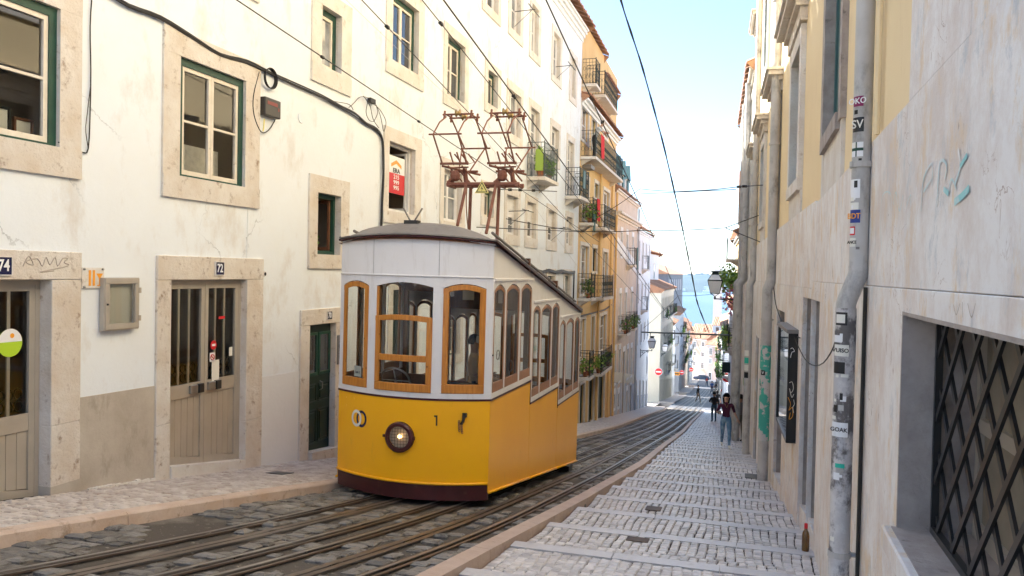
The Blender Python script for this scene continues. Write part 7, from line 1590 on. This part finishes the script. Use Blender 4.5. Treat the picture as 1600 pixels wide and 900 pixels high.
    for i in range(m_+1):
        ph = pi*.62*i/m_
        for j in range(n):
            t = 2*pi*j/n; back = sin(t); r_ = .103*k; drop = (hairlen*k*max(0, back+.25) if i > m_*.6 else 0)*(i/m_-.6)/.4
            z = cos(ph)*r_*1.12+.012*k-drop; 
            ph2 = min(ph, pi*.62*.36) if back < -.1 else ph; z = z if back >= -.1 else cos(ph2)*r_*1.12+.012*k
            ph = ph2; vs.append(hd+V((cos(t)*sin(ph)*r_*(1+.15*(drop > 0)), sin(t)*sin(ph)*r_*1.06+.008*k, z))); ph = pi*.62*i/m_
    mb.add(vs, [(i*n+j, i*n+(j+1) % n, (i+1)*n+(j+1) % n, (i+1)*n+j) for i in range(m_) for j in range(n)]); kid(mb, 'hair', M['hair'])
    if extras: extras(root, J, k, kid)
    root.rotation_euler = (0, 0, face); return root
gz = lambda x, y: (tread_z(next(n_ for n_ in NOSE if n_ >= y))(y) if y < 62 and x > kr(y)+.17 else road_z(y))
walk = dict(kl=(.10, -.14, .53), al=(.09, -.20, .12), tl=(.10, -.35, .06), kr=(-.09, .05, .50), ar=(-.08, .26, .15), tr=(-.09, .16, .05), el=(.22, .12, 1.13), wl=(.24, .06, .90), er=(-.22, -.04, 1.13), wr=(-.23, -.17, .95))
fw_ = V((-.56, 24.7, gz(-.56, 24.7)))
def ex1(root, J, k, kid):
    mb = MB(); mb.tube([J['neck']+V((-.06, -.06, -.02)), J['chest']+V((0, -.15, .02)), J['neck']+V((.06, -.06, -.02))], .006, 4); kid(mb, 'necklace', M['brass'])
    mb = MB(); mb.box(tuple(J['wr']+V((-.05, -.06, -.03))), tuple(J['wr']+V((.04, .0, .07)))); kid(mb, 'phone', M['grey'], False)
person('woman in plum dotted blouse and faded jeans walking up the steps', fw_, 1.64, radians(8), dict(walk, sr=(-.18, 0, 1.37), er=(-.27, -.02, 1.12), wr=(-.22, -.22, 1.14), el=(.26, .08, 1.13), wl=(.36, .05, .92)), ('shirt_m', 'jeans', 'skin', 'papers'), .24, ex1, True)
P = V((-1.72, 46.5, gz(-1.72, 46.5)))
def ex2(root, J, k, kid):
    mb = MB(); mb.box((-.22, -.24, 1.08), (.10, -.10, 1.42)); o = kid(mb, 'backpack', M['black_s'], False); bevel(o, .04, 2)
person('person in charcoal top and dark jeans standing left of the walking woman', P, 1.72, radians(205), dict(el=(.25, -.08, 1.15), wl=(.08, -.2, 1.12), er=(-.26, -.05, 1.14), wr=(-.15, -.2, 1.05)), ('dark_cl', 'jeans_d', 'skin_d', 'dark_cl'), .0, ex2)
P = V((-4.45, 79.0, road_z(79)))
def ex3(root, J, k, kid):
    mb = MB(); mb.tube([J['sl']+V((0, -.08, .02)), J['pelvis']+V((-.16, -.1, .1))], .02, 5); mb.box(tuple(J['pelvis']+V((-.28, -.12, .02))), tuple(J['pelvis']+V((-.1, .02, .24)))); kid(mb, 'shoulder_bag', M['black_s'], False)
person('man in dark top and khaki trousers crossing the tracks in mid stride', P, 1.76, radians(60), walk, ('dark_cl', 'khaki', 'skin', 'papers'), 0, ex3)
for (px, Y, h, f, cols, pose, lab, hl) in (
    (1129.5, 84, 1.72, 190, ('red_cl', 'white_cl', 'skin', 'dark_cl'), {}, 'person in red shirt seen from behind further down', 0),
    (1121, 62, 1.70, 180, ('dark_cl', 'dark_cl', 'skin_d', 'dark_cl'), {}, 'person in black behind the charcoal dressed one', .1),
    (1117, 88, 1.66, 30, ('white_cl', 'jeans', 'skin', 'papers'), walk, 'person in white shirt walking far down the steps', .1),
    (1140, 70, 1.68, 200, ('khaki', 'papers', 'skin', 'dark_cl'), walk, 'person in pale trousers near the right no entry sign', 0),
    (1112, 112, 1.7, 20, ('blue_cl', 'jeans_d', 'skin', 'dark_cl'), walk, 'tiny person in blue far down the street centre', 0), (1119, 128, 1.68, 170, ('white_cl', 'dark_cl', 'skin', 'dark_cl'), {}, 'tiny person in white top farthest down the street', 0), (1104, 150, 1.7, 200, ('red_cl', 'jeans_d', 'skin_d', 'dark_cl'), walk, 'tiny person in red near the parked car', 0)):
    P = hit_y(px, 620, Y); x = P.x; person(lab, (x, Y, road_z(Y)+.02), h, radians(f), pose, cols, hl)
P = V((-.17, 29.8, gz(-.17, 29.8)))
def ex4(root, J, k, kid):
    mb = MB(); mb.lathe([(.02, -.16), (.13, -.12), (.15, 0), (.11, .12), (.03, .15)], J['waist']+V((-.05, -.24, .12)), 10); o = kid(mb, 'blue_bag', M['blue_cl'])
person('person in grey shirt with blue bag against the wall behind the woman', P, 1.70, radians(215), dict(el=(.25, -.1, 1.17), wl=(.05, -.24, 1.12), er=(-.26, -.08, 1.15), wr=(-.1, -.26, 1.10)), ('grey_cl', 'khaki', 'skin_d', 'dark_cl'), 0, ex4)
# the man standing inside the tram
P = hit_y(741, 535, 11.75); fz = -2.42-.325
person('man in tan shirt standing inside the tram, seen through the glass', (P.x, 11.75, fz), 1.72, radians(110), dict(el=(.24, -.05, 1.15), wl=(.15, -.28, 1.10), er=(-.23, .0, 1.14), wr=(-.16, -.26, 1.08)), ('brown_cl', 'dark_cl', 'skin_d', 'dark_cl'), 0)
# leaning over the long balcony
Pb = FO.T((s0+1.3 if False else FO.hit(931, 200, .45)[0], .40, zA))
person('person in white leaning over the long balcony of the ochre house', (Pb.x, Pb.y, zA), 1.68, radians(90), dict(waist=(0, -.05, 1.02), chest=(0, -.16, 1.20), neck=(0, -.27, 1.36), head0=(0, -.33, 1.43), head1=(0, -.37, 1.50), sl=(.17, -.2, 1.31), sr=(-.17, -.2, 1.31), el=(.25, -.36, 1.12), wl=(.15, -.5, 1.10), er=(-.25, -.36, 1.12), wr=(-.15, -.5, 1.10)), ('white_cl', 'dark_cl', 'skin', 'dark_cl'), .0)

# ---------------------------------------------------------------- the parked car far down
cx_, cy_ = hit_y(1096, 590, 207).x, 207; cz = road_z(cy_)
car = empty('parked_car', (cx_, cy_, cz), label='dark blue hatchback parked across the foot of the street', cat='car')
prof = [(-2.0, .35), (-2.05, .75), (-1.85, .98), (-1.1, 1.05), (-.45, 1.46), (.9, 1.50), (1.75, 1.12), (2.0, 1.0), (2.08, .55), (1.95, .32)]
mb = MB(); mb.prism(prof, lambda u, v_, d: (cx_+u, cy_+d, cz+v_), -.82, .82); bevel(mb.build('body', M['carpaint'], car), .09, 3)
mb = MB(); g = [(-.95, 1.06), (-.42, 1.40), (.85, 1.43), (1.5, 1.12)]
for d in (-.825, .815): mb.prism(g, lambda u, v_, dd: (cx_+u, cy_+dd, cz+v_), d, d+.01)
mb.build('side_window', M['pane'], car)
for u in (-1.25, 1.25):
    for d in (-.80, .80):
        w_ = empty('wheel', (cx_+u, cy_+d, cz+.31), car); mb = MB(); mb.lathe([(.2, -.09), (.31, -.08), (.31, .08), (.2, .09)], (cx_+u, cy_+d, cz+.31), 18, Matrix.Rotation(pi/2, 3, 'X')); mb.build('tyre', M['tyre'], w_)
        mb = MB(); mb.lathe([(.03, -.095), (.19, -.092), (.19, .092), (.03, .095)], (cx_+u, cy_+d, cz+.31), 12, Matrix.Rotation(pi/2, 3, 'X')); mb.build('rim', M['steel'], w_)
for d in (-.6, .6): mb = MB(); mb.box((cx_+2.0, cy_+d-.15, cz+.7), (cx_+2.09, cy_+d+.15, cz+.85)); mb.build('headlight', M['white'], car)
# ---------------------------------------------------------------- haze
mb = MB(); mb.box((-3900, -80, -58), (3900, 3900, 60))
hm = bpy.data.materials.new('haze'); hm.use_nodes = True; nt = hm.node_tree; nt.nodes.clear(); pv = nt.nodes.new('ShaderNodeVolumePrincipled'); pv.inputs['Color'].default_value = (.5, .72, 1, 1); pv.inputs['Density'].default_value = .00010; pv.inputs['Anisotropy'].default_value = .2
oo = nt.nodes.new('ShaderNodeOutputMaterial'); nt.links.new(pv.outputs[0], oo.inputs['Volume'])
HAZE = True
if HAZE: mb.build('haze', hm, kind='stuff')
